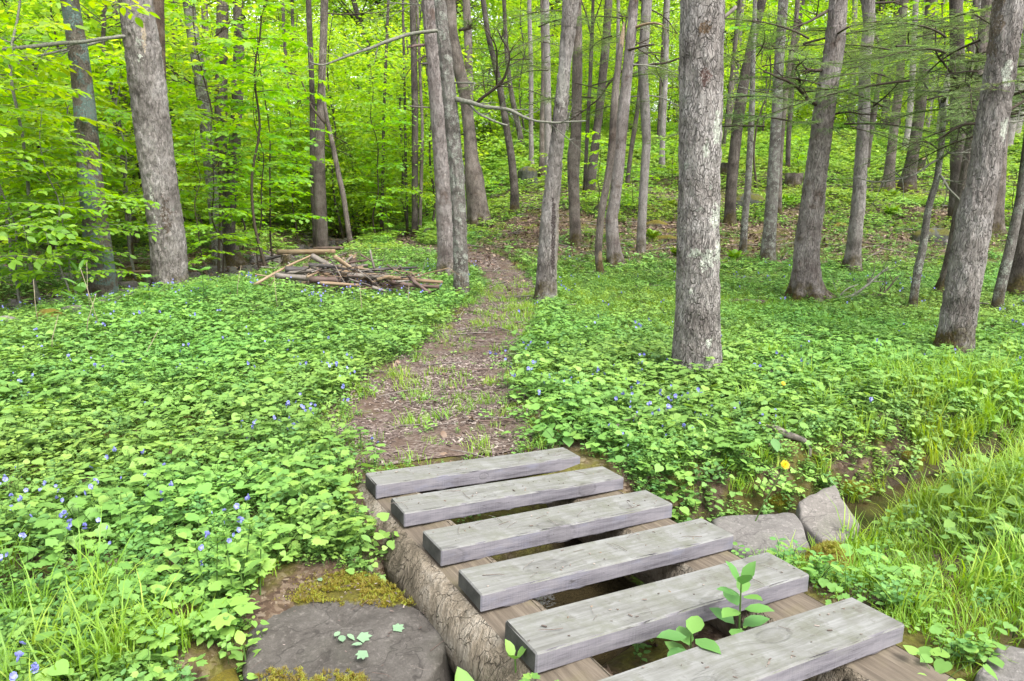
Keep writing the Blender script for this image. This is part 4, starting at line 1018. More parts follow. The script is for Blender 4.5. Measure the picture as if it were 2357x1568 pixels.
stone('broad flat grey slab with a mossy upper edge, left of the footbridge', [(560, 1400), (575, 1350), (640, 1318), (760, 1310), (880, 1335), (955, 1390), (1000, 1430), (1036, 1478), (1020, 1525), (930, 1600), (750, 1640), (600, 1620), (572, 1540)], -0.06, 0.25, 'rock_big', tilt=(0.0, 0.04), seed=3, rough=0.02)
stone('small tan grey stone half hidden by leaves, left of the mossy slab', [(372, 1440), (410, 1412), (450, 1408), (478, 1440), (470, 1478), (400, 1490), (350, 1480)], -0.05, 0.14, 'rock_grey', seed=5)
stone('small dark stone at the bottom edge, left of the mossy slab', [(400, 1545), (470, 1520), (545, 1530), (560, 1600), (420, 1620)], -0.09, 0.14, 'rock_moss', seed=6, dome=0.01)
stone('dark flat rock under the footbridge log at the bottom edge', [(1090, 1540), (1150, 1520), (1240, 1540), (1260, 1640), (1120, 1660)], -0.25, 0.14, 'rock_dark', seed=8)
stone('flat dark grey slab beside the right beam ends', [(1640, 1192), (1700, 1184), (1830, 1184), (1848, 1200), (1862, 1245), (1810, 1266), (1740, 1268), (1690, 1262), (1650, 1225)], -0.165, 0.16, 'rock_grey', tilt=(0.0, 0.05), seed=11, rough=0.014)
stone('pale angular slab sloping to the water, behind the dark grey slab', [(1834, 1156), (1880, 1140), (1921, 1130), (1950, 1170), (1980, 1202), (1975, 1222), (1900, 1232), (1870, 1212), (1845, 1190)], -0.14, 0.18, 'rock_grey_b', tilt=(0.03, 0.14), seed=14, rough=0.012)
stone('rounded stone capped with orange green moss, right of the beams', [(1832, 1320), (1850, 1280), (1890, 1258), (1935, 1256), (1968, 1280), (1976, 1320), (1950, 1352), (1880, 1362)], -0.12, 0.18, 'rock_moss', dome=0.07, seed=17)
stone('rough grey paving stone at the bottom right corner', [(2248, 1540), (2290, 1490), (2320, 1478), (2400, 1500), (2460, 1560), (2440, 1680), (2260, 1680), (2225, 1600)], 0.03, 0.16, 'rock_grey', seed=19, rough=0.02)
stone('little dark wet stone between the slab and the log', [(1000, 1470), (1035, 1455), (1060, 1485), (1040, 1520), (1005, 1515)], -0.24, 0.1, 'rock_dark', seed=20)
def boulder(label, px, py, wpx, hpx, mat, dome=0.6, elong=0.6, seed=0, name='rock', rot=0.0, sink=0.1):
    b = ground(px, py); zc = float(FWD @ (b - np.array([0, 0, CAM_H])))
    rx = wpx * 0.5 * zc / FPX; hz = hpx * zc / FPX
    an = np.linspace(0, 2 * math.pi, 11)[:-1] + seed
    rs = random.Random(seed)
    pts = []
    for a in an:
        k = rs.uniform(0.82, 1.1)
        x, y = rx * k * math.cos(a), rx * elong * k * math.sin(a)
        pts.append((b[0] + x * math.cos(rot) - y * math.sin(rot), b[1] + x * math.sin(rot) + y * math.cos(rot)))
    return stone(label, pts, b[2] + hz * (1 - dome) - sink * hz, hz * (1.2 - dome) + 0.25, mat, dome=hz * dome, seed=seed, in_world=True, rough=0.05 * rx + 0.01, name=name, foot=1.1)
boulder('moss topped dark ledge rock behind the slim lichened tree on the slope', 2147, 552, 118, 32, 'rock_dark', 0.55, 0.5, 31)
boulder('moss covered ledge rock uphill behind the big grey trunk', 1724, 478, 80, 38, 'rock_dark', 0.5, 0.6, 32)
boulder('upright dark rock face with mossy top on the knoll, behind the kinked trunk', 1215, 424, 46, 44, 'rock_dark', 0.25, 0.7, 33)
boulder('mossy round rock at the foot of the knoll, just right of the touching pair', 1086, 452, 30, 30, 'rock_moss', 0.45, 0.8, 34)
boulder('low mossy rock by the right picture edge below the slope', 2335, 592, 60, 18, 'rock_moss', 0.6, 0.6, 35)
boulder('small pale rock behind the leaning right trunk', 2180, 568, 18, 20, 'rock_grey_b', 0.3, 0.8, 36)
boulder('low moss cushion rock left of the tan brown trunk', 1935, 525, 40, 14, 'rock_moss', 0.7, 0.6, 37)
boulder('flat mossy rock strip lying behind the pale smooth trunk', 1510, 520, 60, 14, 'rock_moss', 0.7, 0.35, 38, rot=-0.4)
boulder('long low mossy ledge uphill between the straight trunks', 1530, 552, 80, 12, 'rock_moss', 0.7, 0.3, 39, rot=-0.5)
boulder('dark mossy rock behind the fern in the ravine', 990, 545, 36, 22, 'rock_dark', 0.5, 0.7, 40)
boulder('wide grey boulder between the scarred tree and the green bush', 1385, 490, 40, 24, 'rock_dark', 0.5, 0.7, 41)
boulder('brown mossy boulder at the creek edge, far left', 115, 742, 70, 34, 'rock_moss', 0.5, 0.7, 42)
boulder('flat grey slate slab beside the creek boulder', 175, 722, 66, 20, 'slate', 0.1, 0.7, 43)
boulder('tan creek stone at the left picture edge', 15, 752, 60, 26, 'rock_grey_b', 0.4, 0.7, 44)
for i, (px, py, w, h) in enumerate([(60, 715, 60, 12), (290, 655, 44, 10), (340, 640, 40, 10), (322, 660, 34, 10), (305, 672, 50, 9), (130, 700, 50, 12), (265, 640, 34, 10), (350, 668, 34, 8), (60, 735, 44, 10), (240, 700, 40, 10), (200, 650, 60, 10), (150, 640, 50, 9)]):
    o = boulder('flat slate piece lying in the dry creek bed at left', px, py, w, h, 'slate', 0.1, 0.75, 50 + i, name='flat_stone', rot=i)
    o['group'] = 'slate pieces in the dry creek bed'; o['category'] = 'slate'

# ------------------------------------------------------------------ leaves and plants
def tmpl_ovate(wd=0.30):
    V = [(0, 0, 0), (.22, wd * .8, .03), (.5, wd, .03), (.78, wd * .6, 0), (1, 0, -.10), (.78, -wd * .6, 0), (.5, -wd, .03), (.22, -wd * .8, .03), (.36, 0, -.03), (.7, 0, -.05)]
    F_ = [(0, 8, 1), (1, 8, 2), (2, 8, 9), (2, 9, 3), (3, 9, 4), (4, 9, 5), (5, 9, 6), (6, 9, 8), (6, 8, 7), (7, 8, 0)]
    return np.array(V, float), np.array(F_)
def tmpl_fan(ang_r, cx=0.4, dip=-0.04, tipdrop=-0.12):
    pts = [(a, r) for a, r in ang_r] + [(-a, r) for a, r in reversed(ang_r) if 0 < a < 180]
    V = [(cx, 0, dip)]
    for a, r in pts:
        x = cx + r * math.cos(math.radians(a)); y = r * math.sin(math.radians(a))
        V.append((x, y, 0.03 * abs(y) * 2 + tipdrop * max(0, x - 0.5) ** 1.5 - 0.25 * y * y))
    n = len(pts)
    return np.array(V), np.array([(0, 1 + (i + 1) % n, 1 + i) for i in range(n)])
T_OV = tmpl_ovate(); T_OVN = tmpl_ovate(0.2)
T_MA = tmpl_fan([(0, .60), (14, .36), (24, .34), (46, .56), (62, .33), (82, .30), (112, .42), (140, .26), (180, .38)])
T_HE = tmpl_fan([(0, .65), (16, .50), (36, .43), (62, .42), (90, .45), (118, .46), (145, .42), (165, .34), (180, .24)], 0.35)
T_RO = tmpl_fan([(0, .5), (40, .48), (80, .47), (120, .46), (155, .42), (180, .38)], 0.45)
T_LO = tmpl_fan([(0, .60), (12, .47), (24, .37), (42, .52), (56, .42), (70, .36), (92, .46), (112, .36), (150, .30), (180, .38)], 0.4)
T_SM = (np.array([(0, 0, 0), (.5, .32, .05), (1, 0, -.08), (.5, -.32, .05)], float), np.array([(0, 2, 1), (0, 3, 2)]))
T_NE = (np.array([(0, 0.05, 0), (1, 0.03, 0), (1, -.03, 0), (0, -.05, 0)], float), np.array([(0, 1, 2), (0, 2, 3)]))

def leaves_geo(P, D, N, S, tmpl):
    """P positions, D directions, N normals, S sizes -> verts, tris"""
    P = np.asarray(P, float); D = np.asarray(D, float); N = np.asarray(N, float); S = np.asarray(S, float)
    D = D / (np.linalg.norm(D, axis=1)[:, None] + 1e-9)
    N = N - D * (D * N).sum(1)[:, None]; N = N / (np.linalg.norm(N, axis=1)[:, None] + 1e-9)
    B = np.cross(N, D)
    tv, tf = tmpl
    V = P[:, None, :] + S[:, None, None] * (tv[None, :, 0:1] * D[:, None, :] + tv[None, :, 1:2] * B[:, None, :] + tv[None, :, 2:3] * N[:, None, :])
    k = len(tv)
    Fc = tf[None] + (np.arange(len(P)) * k)[:, None, None]
    return V.reshape(-1, 3), Fc.reshape(-1, 3)

def leaf_mesh(name, P, D, N, S, tmpl, mat, seed=0):
    V, Fc = leaves_geo(P, D, N, S, tmpl)
    rs = np.random.RandomState(seed)
    a = np.repeat(rs.rand(len(P)) * 0.45, len(tmpl[0]))
    return mesh_from(name, V, Fc, mat, attr=a, smooth=True)

def sapling(seed, Ht, Rd, nb, leafsz, lo=0.2, droop=0.12, stem_r=0.02, lean=0.1, twig_gap=0.16, leaf_gap=0.55, topheavy=False, rise=0.35, tilt=0.32):
    """stem and branches as one wood mesh, leaves as arrays of positions and directions in flat layered sprays"""
    rs = random.Random(seed)
    mb = MB()
    k = 7
    S = np.array([(lean * Ht * (i / k) ** 1.3 * math.cos(seed) + 0.03 * Ht * rs.uniform(-1, 1) * (i > 0), lean * Ht * (i / k) ** 1.3 * math.sin(seed) + 0.03 * Ht * rs.uniform(-1, 1) * (i > 0), Ht * i / k) for i in range(k + 1)])
    SP, SR = resample(S, np.linspace(stem_r, stem_r * 0.25, k + 1), Ht / 24)
    SP[0][2] = -0.15
    mb.tube(SP, SR, 6, 0, 0, False, 0.1, seed)
    LP, LD, LN = [], [], []
    for b in range(nb):
        f = lo + (1 - lo) * (b + rs.random()) / nb
        p0 = SP[min(int(f * (len(SP) - 1)), len(SP) - 1)]
        az = b * 2.399 + rs.uniform(-0.5, 0.5)
        prof = (0.55 + 0.45 * math.sin(math.pi * min(1, f * 0.9))) if not topheavy else 0.5 + 0.5 * f
        L = Rd * prof * rs.uniform(0.6, 1.1)
        d = np.array([math.cos(az), math.sin(az), 0.0]); side = np.array([-d[1], d[0], 0])
        up = rise * rs.uniform(0.4, 1.2); bend = rs.uniform(-0.25, 0.25)
        n = max(4, int(L / 0.10))
        B = np.array([p0 + d * L * t + side * bend * L * t * t + np.array([0, 0, L * (up * t - (up * 0.6 + droop) * t * t)]) for t in np.linspace(0, 1, n + 1)])
        br = np.linspace(max(0.004, stem_r * 0.4 * (1 - f * 0.5)), 0.0015, n + 1)
        mb.tube(B, br, 4, 0, 0, False)
        roll = rs.gauss(0, tilt * 0.6)
        axes = [(B, 1.0)]
        t = 0.22
        s = 1
        while t < 0.97:
            q = B[min(n, int(t * n))]; tl = L * 0.42 * (1 - 0.62 * t) * rs.uniform(0.7, 1.15)
            dd = (B[min(n, int(t * n) + 1)] - B[max(0, int(t * n) - 1)]); dd /= np.linalg.norm(dd) + 1e-9
            sd_ = np.cross([0, 0, 1.0], dd); sd_ /= np.linalg.norm(sd_) + 1e-9
            sd_ = sd_ * math.cos(roll) + np.array([0, 0, 1]) * math.sin(roll)
            td = dd * 0.75 + sd_ * s * 0.8; td /= np.linalg.norm(td)
            m_ = max(2, int(tl / 0.08))
            Tw = np.array([q + td * tl * u + np.array([0, 0, -droop * 0.9 * tl * u * u]) for u in np.linspace(0, 1, m_ + 1)])
            mb.tube(Tw, np.linspace(0.0025, 0.001, m_ + 1), 3, 0, 0, False)
            axes.append((Tw, 1.0)); s = -s
            t += twig_gap / max(L, 0.4) * rs.uniform(0.7, 1.3)
        for A, _ in axes:
            seg = np.linalg.norm(np.diff(A, axis=0), axis=1).sum()
            cnt = max(2, int(seg / (leafsz * leaf_gap)))
            cum = np.r_[0, np.cumsum(np.linalg.norm(np.diff(A, axis=0), axis=1))]
            for i in range(cnt + 1):
                u = cum[-1] * (0.12 + 0.88 * i / cnt)
                j = min(len(A) - 2, int(np.searchsorted(cum, u)) - 1); j = max(0, j)
                w = (u - cum[j]) / (cum[j + 1] - cum[j] + 1e-9)
                p = A[j] + (A[j + 1] - A[j]) * w
                dd = A[j + 1] - A[j]; dd = dd / (np.linalg.norm(dd) + 1e-9)
                sd_ = np.cross([0, 0, 1.0], dd); sd_ /= np.linalg.norm(sd_) + 1e-9
                sg = 1 if i % 2 else -1
                if i == cnt: sg = 0
                ld = dd * rs.uniform(0.5, 1.0) + sd_ * sg * rs.uniform(0.6, 1.1) + np.array([0, 0, rs.gauss(-0.15, 0.22)])
                LP.append(p + sd_ * sg * 0.01); LD.append(ld)
                LN.append(np.array([rs.gauss(0, tilt), rs.gauss(0, tilt), 1.0]) + sd_ * math.sin(-roll))
    return mb, np.array(LP), np.array(LD), np.array(LN), rs

SAP = {}
def make_sap(key, seed, mat, tmpl, leafsz, jitter=0.35, wood='twig', **kw):
    mb, P, D, N, rs = sapling(seed, leafsz=leafsz, **kw)
    wood_me = mb.mesh('stem_' + key, M[wood])
    r = np.random.RandomState(seed)
    S = leafsz * (1 + jitter * (r.rand(len(P)) - 0.5) * 2)
    SAP[key] = (wood_me, leaf_mesh('crown_' + key, P, D, N, S, tmpl, M[mat], seed), len(P))
for i in range(3):
    make_sap('beech%d' % i, 100 + i, 'leaf_beech', T_OV, 0.112, Ht=3.4 + 0.3 * i, Rd=1.45, nb=30, lo=0.24, stem_r=0.022, lean=0.06, wood='twig_pale', twig_gap=0.15, leaf_gap=0.62)
for i in range(4):
    make_sap('maple%d' % i, 200 + i, 'leaf_maple', T_MA, 0.135, Ht=4.6 + 0.6 * i, Rd=1.5 + 0.1 * i, nb=30, lo=0.24, stem_r=0.028, lean=0.07, twig_gap=0.20, leaf_gap=0.62)
make_sap('beechtall0', 131, 'leaf_beech', T_OV, 0.115, Ht=5.4, Rd=1.25, nb=24, lo=0.40, stem_r=0.026, lean=0.04, wood='twig_pale', twig_gap=0.15, leaf_gap=0.6)
make_sap('mapletall0', 231, 'leaf_maple', T_MA, 0.14, Ht=5.8, Rd=1.45, nb=20, lo=0.50, stem_r=0.028, lean=0.05, twig_gap=0.20, leaf_gap=0.6)
for i in range(3):
    make_sap('bush%d' % i, 300 + i, 'leaf_maple', T_MA, 0.10, Ht=1.3 + 0.3 * i, Rd=0.75, nb=12, lo=0.2, stem_r=0.012, lean=0.1, twig_gap=0.18, leaf_gap=0.6)

def place_sap(key, x, y, label, group, rz=0.0, sc_=1.0, cat='sapling', name='sapling', z=None):
    b = (x, y, float(H(x, y)) if z is None else z)
    root = empty(name, b, label, cat, group, rz)
    wm, lm, _ = SAP[key]
    a = link('trunk', wm, root); c = link('crown', lm, root)
    root.scale = (sc_, sc_, sc_)
    return root

def near_px(px, Y): return (px - CX) / FPX * Y
# beeches at the left, close
BE = [(-60, 7.2, 0, 0.85, 'beech sapling at the left picture edge, leaves sweeping over the creek', 0.3), (45, 8.4, 1, 0.80, 'beech sapling second from the left edge, its thin stem over the slate creek', 1.9),
      (140, 8.2, 2, 0.60, 'small beech sapling with a pale straight stem just left of the blue lichened trunk', 3.9), (20, 10.4, 1, 1.1, 'beech sapling farther back at far left, behind the creek', 5.0), (200, 11.2, 0, 1.1, 'beech sapling right behind the blue lichened trunk', 1.0),
      (165, 8.6, 0, 0.66, 'low beech sapling whose sprays hang across the blue lichened trunk', 5.3), (310, 12.2, 0, 1.15, 'beech sapling between the lichened trunk and the leaning left trunk', 2.2)]
for px, Y, v, s_, lab, rz in BE:
    place_sap('beech%d' % v, near_px(px, Y), Y, lab, None, rz, s_, 'sapling', 'beech_sapling')
place_sap('beechtall0', near_px(95, 8.5), 8.5, 'tall beech sapling whose high sprays hide the upper blue lichened trunk', None, 0.8, 1.0, 'sapling', 'beech_sapling')
place_sap('beechtall0', near_px(-60, 9.5), 9.5, 'tall beech sapling behind the one at the left picture edge', None, 3.1, 1.05, 'sapling', 'beech_sapling')
place_sap('mapletall0', near_px(615, 11.5), 11.5, 'tall maple sapling whose high leaves hang before the straight dark barked trunk', None, 2.6, 0.95, 'sapling', 'maple_sapling')
place_sap('mapletall0', near_px(500, 13.8), 13.8, 'tall maple sapling rising between the lichen blotched and mossy footed trunks', None, 0.6, 1.0, 'sapling', 'maple_sapling')
place_sap('mapletall0', near_px(2120, 19), 19, 'tall bright maple sapling behind the slim lichened tree at right', None, 4.6, 1.2, 'sapling', 'maple_sapling')
place_sap('mapletall0', near_px(1730, 21), 21, 'tall bright maple sapling uphill, right of the big grey trunk', None, 1.6, 1.2, 'sapling', 'maple_sapling')
# maples of the middle distance
MP = [(505, 11.6, 0, 0.62, 'maple sapling with a forked dark stem, right of the leaning left trunk', 0.5), (560, 16.5, 1, 0.85, 'maple sapling behind the mossy footed shaggy trunk', 2.5),
      (630, 14.5, 2, 0.85, 'maple sapling with wide layered leaves above the brush pile', 4.0), (430, 17.5, 3, 1.0, 'maple sapling behind the lichen blotched trunk', 1.0),
      (690, 21.5, 0, 1.0, 'maple sapling behind the straight dark barked trunk', 3.2), (870, 20.0, 1, 0.9, 'maple sapling behind the brush pile, left of the touching pair', 5.2), (960, 21.5, 2, 0.85, 'maple sapling against the left side of the touching pair', 0.2),
      (350, 16.0, 1, 1.0, 'maple sapling far back, left of the lichen blotched trunk', 2.0), (800, 24.0, 3, 1.0, 'maple sapling over the dark ravine', 1.4), (585, 9.6, 3, 0.0, None, 0)]
MP = [q for q in MP if q[4]] + [(470, 10.9, 1, 0.50, 'small maple sapling close against the right side of the leaning left trunk', 2.0), (600, 12.6, 3, 0.62, 'maple sapling with broad sprays left of the crooked tan sapling', 5.0)]
for px, Y, v, s_, lab, rz in MP:
    place_sap('maple%d' % v, near_px(px, Y), Y, lab, None, rz, s_, 'sapling', 'maple_sapling')
BU = [(590, 560, 0, 1.0, 'leafy maple bush left of the yellow fallen log'), (740, 560, 1, 0.9, 'leafy maple bush over the yellow fallen log'), (895, 575, 2, 0.8, 'bright maple bush on the slope edge beyond the brush pile'),
      (1280, 500, 1, 1.0, 'broad leaved maple bush behind the scarred pale trunk'), (1375, 500, 2, 1.1, 'broad leaved maple bush between the brown trunk and the snag'), (1545, 430, 1, 1.1, 'maple bush left of the big grey trunk, uphill'),
      (1460, 500, 0, 0.9, 'small maple bush by the straight rosy trunk'), (840, 520, 2, 1.2, 'maple bush in the ravine'), (660, 530, 2, 1.3, 'maple bush beyond the fallen log at left'), (2330, 520, 0, 1.0, 'small maple bush by the right picture edge'), (1835, 395, 0, 1.0, 'maple bush uphill behind the rosy lower barked trunk')]
for px, py, v, s_, lab in BU:
    b = ground(px, py); place_sap('bush%d' % v, b[0], b[1], lab, None, px * 0.7, s_, 'bush', 'maple_bush')

# thickets farther back: groves of young trees with layered leaves
FAR = {}
def make_far(key, seed, Ht, Rd, npad, leafsz, trunk_r, lo=0.12, padn=60, mat='leaf_far'):
    rs = np.random.RandomState(seed); r2 = random.Random(seed)
    mb = MB()
    S = np.array([(0.04 * Ht * r2.uniform(-1, 1) * (i > 0), 0.04 * Ht * r2.uniform(-1, 1) * (i > 0), Ht * i / 6) for i in range(7)])
    SP, SR = resample(S, np.linspace(trunk_r, trunk_r * 0.3, 7), Ht / 16); SP[0][2] = -0.3
    mb.tube(SP, SR, 7, 0, 0, False, 0.1, seed)
    P, D, N = [], [], []
    for k in range(npad):
        f = lo + (1 - lo) * (k + r2.random()) / npad
        az = k * 2.399 + r2.uniform(-.6, .6)
        rad = Rd * math.sqrt(r2.random()) * (0.45 + 0.55 * math.sin(math.pi * min(1, 0.15 + f * 0.8)))
        s0 = SP[int(f * (len(SP) - 1))]
        c = s0 + np.array([math.cos(az) * rad, math.sin(az) * rad, r2.uniform(-.2, .4)])
        mb.tube(np.array([s0 - np.array([0, 0, 0.15 * rad]), (s0 + c) / 2 + np.array([0, 0, 0.05 * rad]), c]), [trunk_r * 0.22, trunk_r * 0.14, 0.006], 3, 0, 0, False)
        pr = r2.uniform(0.45, 0.95) * Rd * 0.42
        u = rs.randn(padn, 3) * np.array([pr * 0.62, pr * 0.62, pr * 0.15])
        tilt = np.array([r2.gauss(0, .2), r2.gauss(0, .2)])
        u[:, 2] += u[:, 0] * tilt[0] + u[:, 1] * tilt[1] - 0.25 * (u[:, 0] ** 2 + u[:, 1] ** 2) / max(pr, .3)
        P.append(c + u)
        d = np.c_[u[:, :2] + rs.randn(padn, 2) * pr * 0.6, rs.randn(padn) * 0.3 * pr - 0.1 * pr]
        D.append(d); N.append(np.c_[rs.randn(padn, 2) * 0.45, np.ones(padn)])
    P = np.concatenate(P); D = np.concatenate(D); N = np.concatenate(N)
    S_ = leafsz * (0.7 + 0.6 * rs.rand(len(P)))
    FAR[key] = (mb.mesh('far_stem_' + key, M['bark_dark']), leaf_mesh('far_crown_' + key, P, D, N, S_, T_SM, M[mat], seed))
for i in range(4):
    make_far('under%d' % i, 400 + i, 5.0 + i, 2.1, 52, 0.13, 0.05, 0.15, 75)
for i in range(4):
    make_far('tall%d' % i, 420 + i, 15.0 + 1.5 * i, 3.6, 110, 0.22, 0.16, 0.10, 75)
def place_far(key, x, y, label, group, rz, s_, name='young_tree'):
    root = empty(name, (x, y, float(H(x, y))), label, 'tree', group, rz); root.scale = (s_, s_, s_)
    link('trunk', FAR[key][0], root); link('crown', FAR[key][1], root)
    return root
rs = random.Random(77)
def spread(n, boxes, mind, ok=None):
    out = []
    for _ in range(n * 60):
        x0, x1, y0, y1 = boxes[rs.randrange(len(boxes))]
        y = rs.uniform(y0, y1); px = rs.uniform(x0, x1); x = near_px(px, y)
        if ok and not ok(px, y): continue
        if all((x - a) ** 2 + (y - b) ** 2 > mind ** 2 for a, b in out): out.append((x, y))
        if len(out) >= n: break
    return out
# left woodland undergrowth (beyond the creek) and ridge line on the right
for i, (x, y) in enumerate(spread(64, [(-150, 1000, 21, 31), (450, 1000, 21, 34), (-200, 400, 13.5, 24)], 1.5)):
    px_ = CX + x / y * FPX
    wh = 'at the far left, beyond the beech saplings' if px_ < 230 else 'behind the leaning left trunk' if px_ < 480 else 'behind the maple saplings and the mossy footed trunk' if px_ < 650 else 'behind the straight dark barked trunk' if px_ < 800 else 'beyond the brush pile, left of the touching pair'
    place_far('under%d' % (i % 4), x, y, 'young layered green tree ' + wh, 'young thicket trees ' + wh, rs.uniform(0, 6.3), rs.uniform(0.7, 1.15))
for i, (x, y) in enumerate(spread(44, [(1150, 2500, 36, 48), (1000, 1600, 30, 40), (1600, 2500, 33, 42)], 1.9)):
    px_ = CX + x / y * FPX
    wh = 'on the knoll left of the big grey trunk' if px_ < 1610 else 'on the ridge right of the big grey trunk' if px_ < 2000 else 'on the ridge at the far right'
    place_far('under%d' % (i % 4), x, y, 'young yellow green tree ' + wh, 'young trees ' + wh, rs.uniform(0, 6.3), rs.uniform(0.8, 1.2))
for i, (x, y) in enumerate(spread(70, [(-300, 1100, 34, 60), (-300, 2700, 46, 80), (1100, 2600, 44, 62)], 3.0)):
    px_ = CX + x / y * FPX
    wh = 'behind the left woods' if px_ < 600 else 'behind the ravine' if px_ < 1050 else 'behind the knoll' if px_ < 1600 else 'behind the right hand ridge'
    place_far('tall%d' % (i % 4), x, y, 'tall leafy tree closing the view far ' + wh, 'tall trees far ' + wh, rs.uniform(0, 6.3), rs.uniform(0.9, 1.35), 'tall_tree')
for i, (x, y) in enumerate(spread(34, [(-400, 2800, 80, 105)], 4.5)):
    px_ = CX + x / y * FPX
    wh = 'behind the left woods' if px_ < 600 else 'behind the ravine' if px_ < 1050 else 'behind the knoll' if px_ < 1600 else 'behind the right hand ridge'
    place_far('tall%d' % (i % 4), x, y, 'tall leafy tree closing the view far ' + wh, 'tall trees far ' + wh, rs.uniform(0, 6.3), rs.uniform(1.5, 2.1), 'tall_tree')

# bare far trunks
BT_ = []
for i in range(5):
    Pt = np.array([(0.02 * rs.uniform(-1, 1) * k, 0.02 * rs.uniform(-1, 1) * k, k * 1.8 - 0.3) for k in range(9)])
    me = trunk_mesh('far_trunk', Pt, np.linspace(0.13, 0.075, 9), M[['bark_pale', 'bark_dark', 'bark_brown', 'bark_pale', 'bark_shag'][i]], 9, 0.4, 0.5, 0.3, 4, i, 0.05)
    mb = MB()
    for k in range(26):
        z = rs.uniform(1.5, 13); a = rs.uniform(0, 6.28); L = rs.uniform(0.3, 1.5)
        p0 = np.array([0, 0, z]); p2 = p0 + np.array([math.cos(a) * L, math.sin(a) * L, rs.uniform(-.2, .3)])
        mb.tube(np.array([p0, (p0 + p2) / 2 + np.array([0, 0, .08]), p2]), [0.018, 0.012, 0.004], 3, 0, 0, False)
    BT_.append((me, mb.mesh('far_branches', M['twig'])))
def far_trunk(x, y, i, label, group, s_):
    root = empty('distant_tree', (x, y, float(H(x, y))), label, 'tree', group, rs.uniform(0, 6)); root.scale = (s_, s_, 1.0)
    root.rotation_euler[0] = rs.gauss(0, 0.025); root.rotation_euler[1] = rs.gauss(0, 0.025)
    link('trunk', BT_[i % 5][0], root); link('branch', BT_[i % 5][1], root)
for i, (x, y) in enumerate(spread(15, [(1150, 2357, 30, 44), (1950, 2357, 26, 40)], 1.3)):
    far_trunk(x, y, i, 'slim straight trunk standing on the ridge at right, far back', 'slim trunks on the ridge', rs.uniform(0.6, 1.5))
for i, (x, y) in enumerate(spread(9, [(-50, 1000, 20, 32)], 1.6)):
    far_trunk(x, y, i, 'slim dark trunk deep in the leafy thicket at left, far back', 'slim trunks in the thicket', rs.uniform(0.4, 0.9))
for i, (x, y) in enumerate(spread(8, [(1150, 1650, 22, 34)], 1.5)):
    far_trunk(x, y, i, 'slim trunk high on the knoll in the middle, far back', 'slim trunks on the knoll', rs.uniform(0.4, 0.9))

# hemlock sprays
HEM = []
for v in range(3):
    r2 = random.Random(500 + v)
    L = 1.5
    mb = MB()
    n = 14
    B = np.array([(L * t, 0.12 * math.sin(t * 3 + v), 0.10 * t - 0.30 * t * t) for t in np.linspace(0, 1, n + 1)])
    mb.tube(B, np.linspace(0.012, 0.002, n + 1), 5, 0, 0, False)
    P, D, N = [], [], []
    tw = []
    for k in range(26):
        t = 0.15 + 0.85 * k / 26; j = min(n - 1, int(t * n)); q = B[j] + (B[j + 1] - B[j]) * (t * n - j)
        s = 1 if k % 2 else -1; tl = 0.62 * (1 - 0.7 * t) * r2.uniform(0.7, 1.1)
        d = np.array([0.75, s * 0.7, r2.gauss(-0.05, 0.12)]); d /= np.linalg.norm(d)
        Q = np.array([q + d * tl * u + np.array([0, 0, -0.12 * tl * u * u]) for u in np.linspace(0, 1, 6)])
        mb.tube(Q, np.linspace(0.003, 0.001, 6), 3, 0, 0, False)
        tw.append(Q)
        for m_ in range(int(tl / 0.055)):
            u = 0.15 + 0.85 * (m_ + r2.random()) / max(1, int(tl / 0.055)); jj = min(4, int(u * 5)); q2 = Q[jj]
            s2 = 1 if m_ % 2 else -1
            d2 = d * 0.7 + np.array([-d[1], d[0], 0]) * s2 * 0.7 + np.array([0, 0, r2.gauss(-0.08, 0.15)]); l2 = tl * 0.36 * (1 - 0.5 * u)
            tw.append(np.array([q2 + d2 * l2 * w for w in np.linspace(0, 1, 4)]))
    for Q in tw:
        ln = np.linalg.norm(Q[-1] - Q[0]); c = max(4, int(ln / 0.0065))
        for m_ in range(c):
            u = m_ / c * (len(Q) - 1); j = min(len(Q) - 2, int(u)); q = Q[j] + (Q[j + 1] - Q[j]) * (u - j)
            dd = Q[j + 1] - Q[j]; dd /= np.linalg.norm(dd) + 1e-9
            sd_ = np.cross([0, 0, 1.0], dd); s2 = 1 if m_ % 2 else -1
            P.append(q); D.append(dd * 0.45 + sd_ * s2 * r2.uniform(0.6, 1.0) + np.array([0, 0, r2.gauss(0, 0.15)])); N.append((r2.gauss(0, .3), r2.gauss(0, .3), 1))
    wood_me = mb.mesh('hemlock_wood', M['twig'])
    P = np.array(P); D = np.array(D); N = np.array(N)
    T_N2 = (np.array([(0, 0.09, 0), (1, 0.06, 0), (1, -.06, 0), (0, -.09, 0)], float), np.array([(0, 1, 2), (0, 2, 3)]))
    HEM.append((wood_me, leaf_mesh('hemlock_needles', P, D, N, np.full(len(P), 0.019), T_N2, M['needle'], 500 + v)))
def hemlock(tree_label, px, py, Y, az, s_, pitch=0.0, v=0):
    root, b = TREES[tree_label]
    p = at_y(px, py, Y)
    o = link('bough', HEM[v][0], root, p - b, (0, pitch, az), (s_, s_, s_))
    c = link('needles', HEM[v][1], o)
TL = {k.split(' with')[0][:28]: k for k in TREES}
def tl(s):
    for k in TREES:
        if s in k: return k
    raise KeyError(s)
hr = random.Random(9)
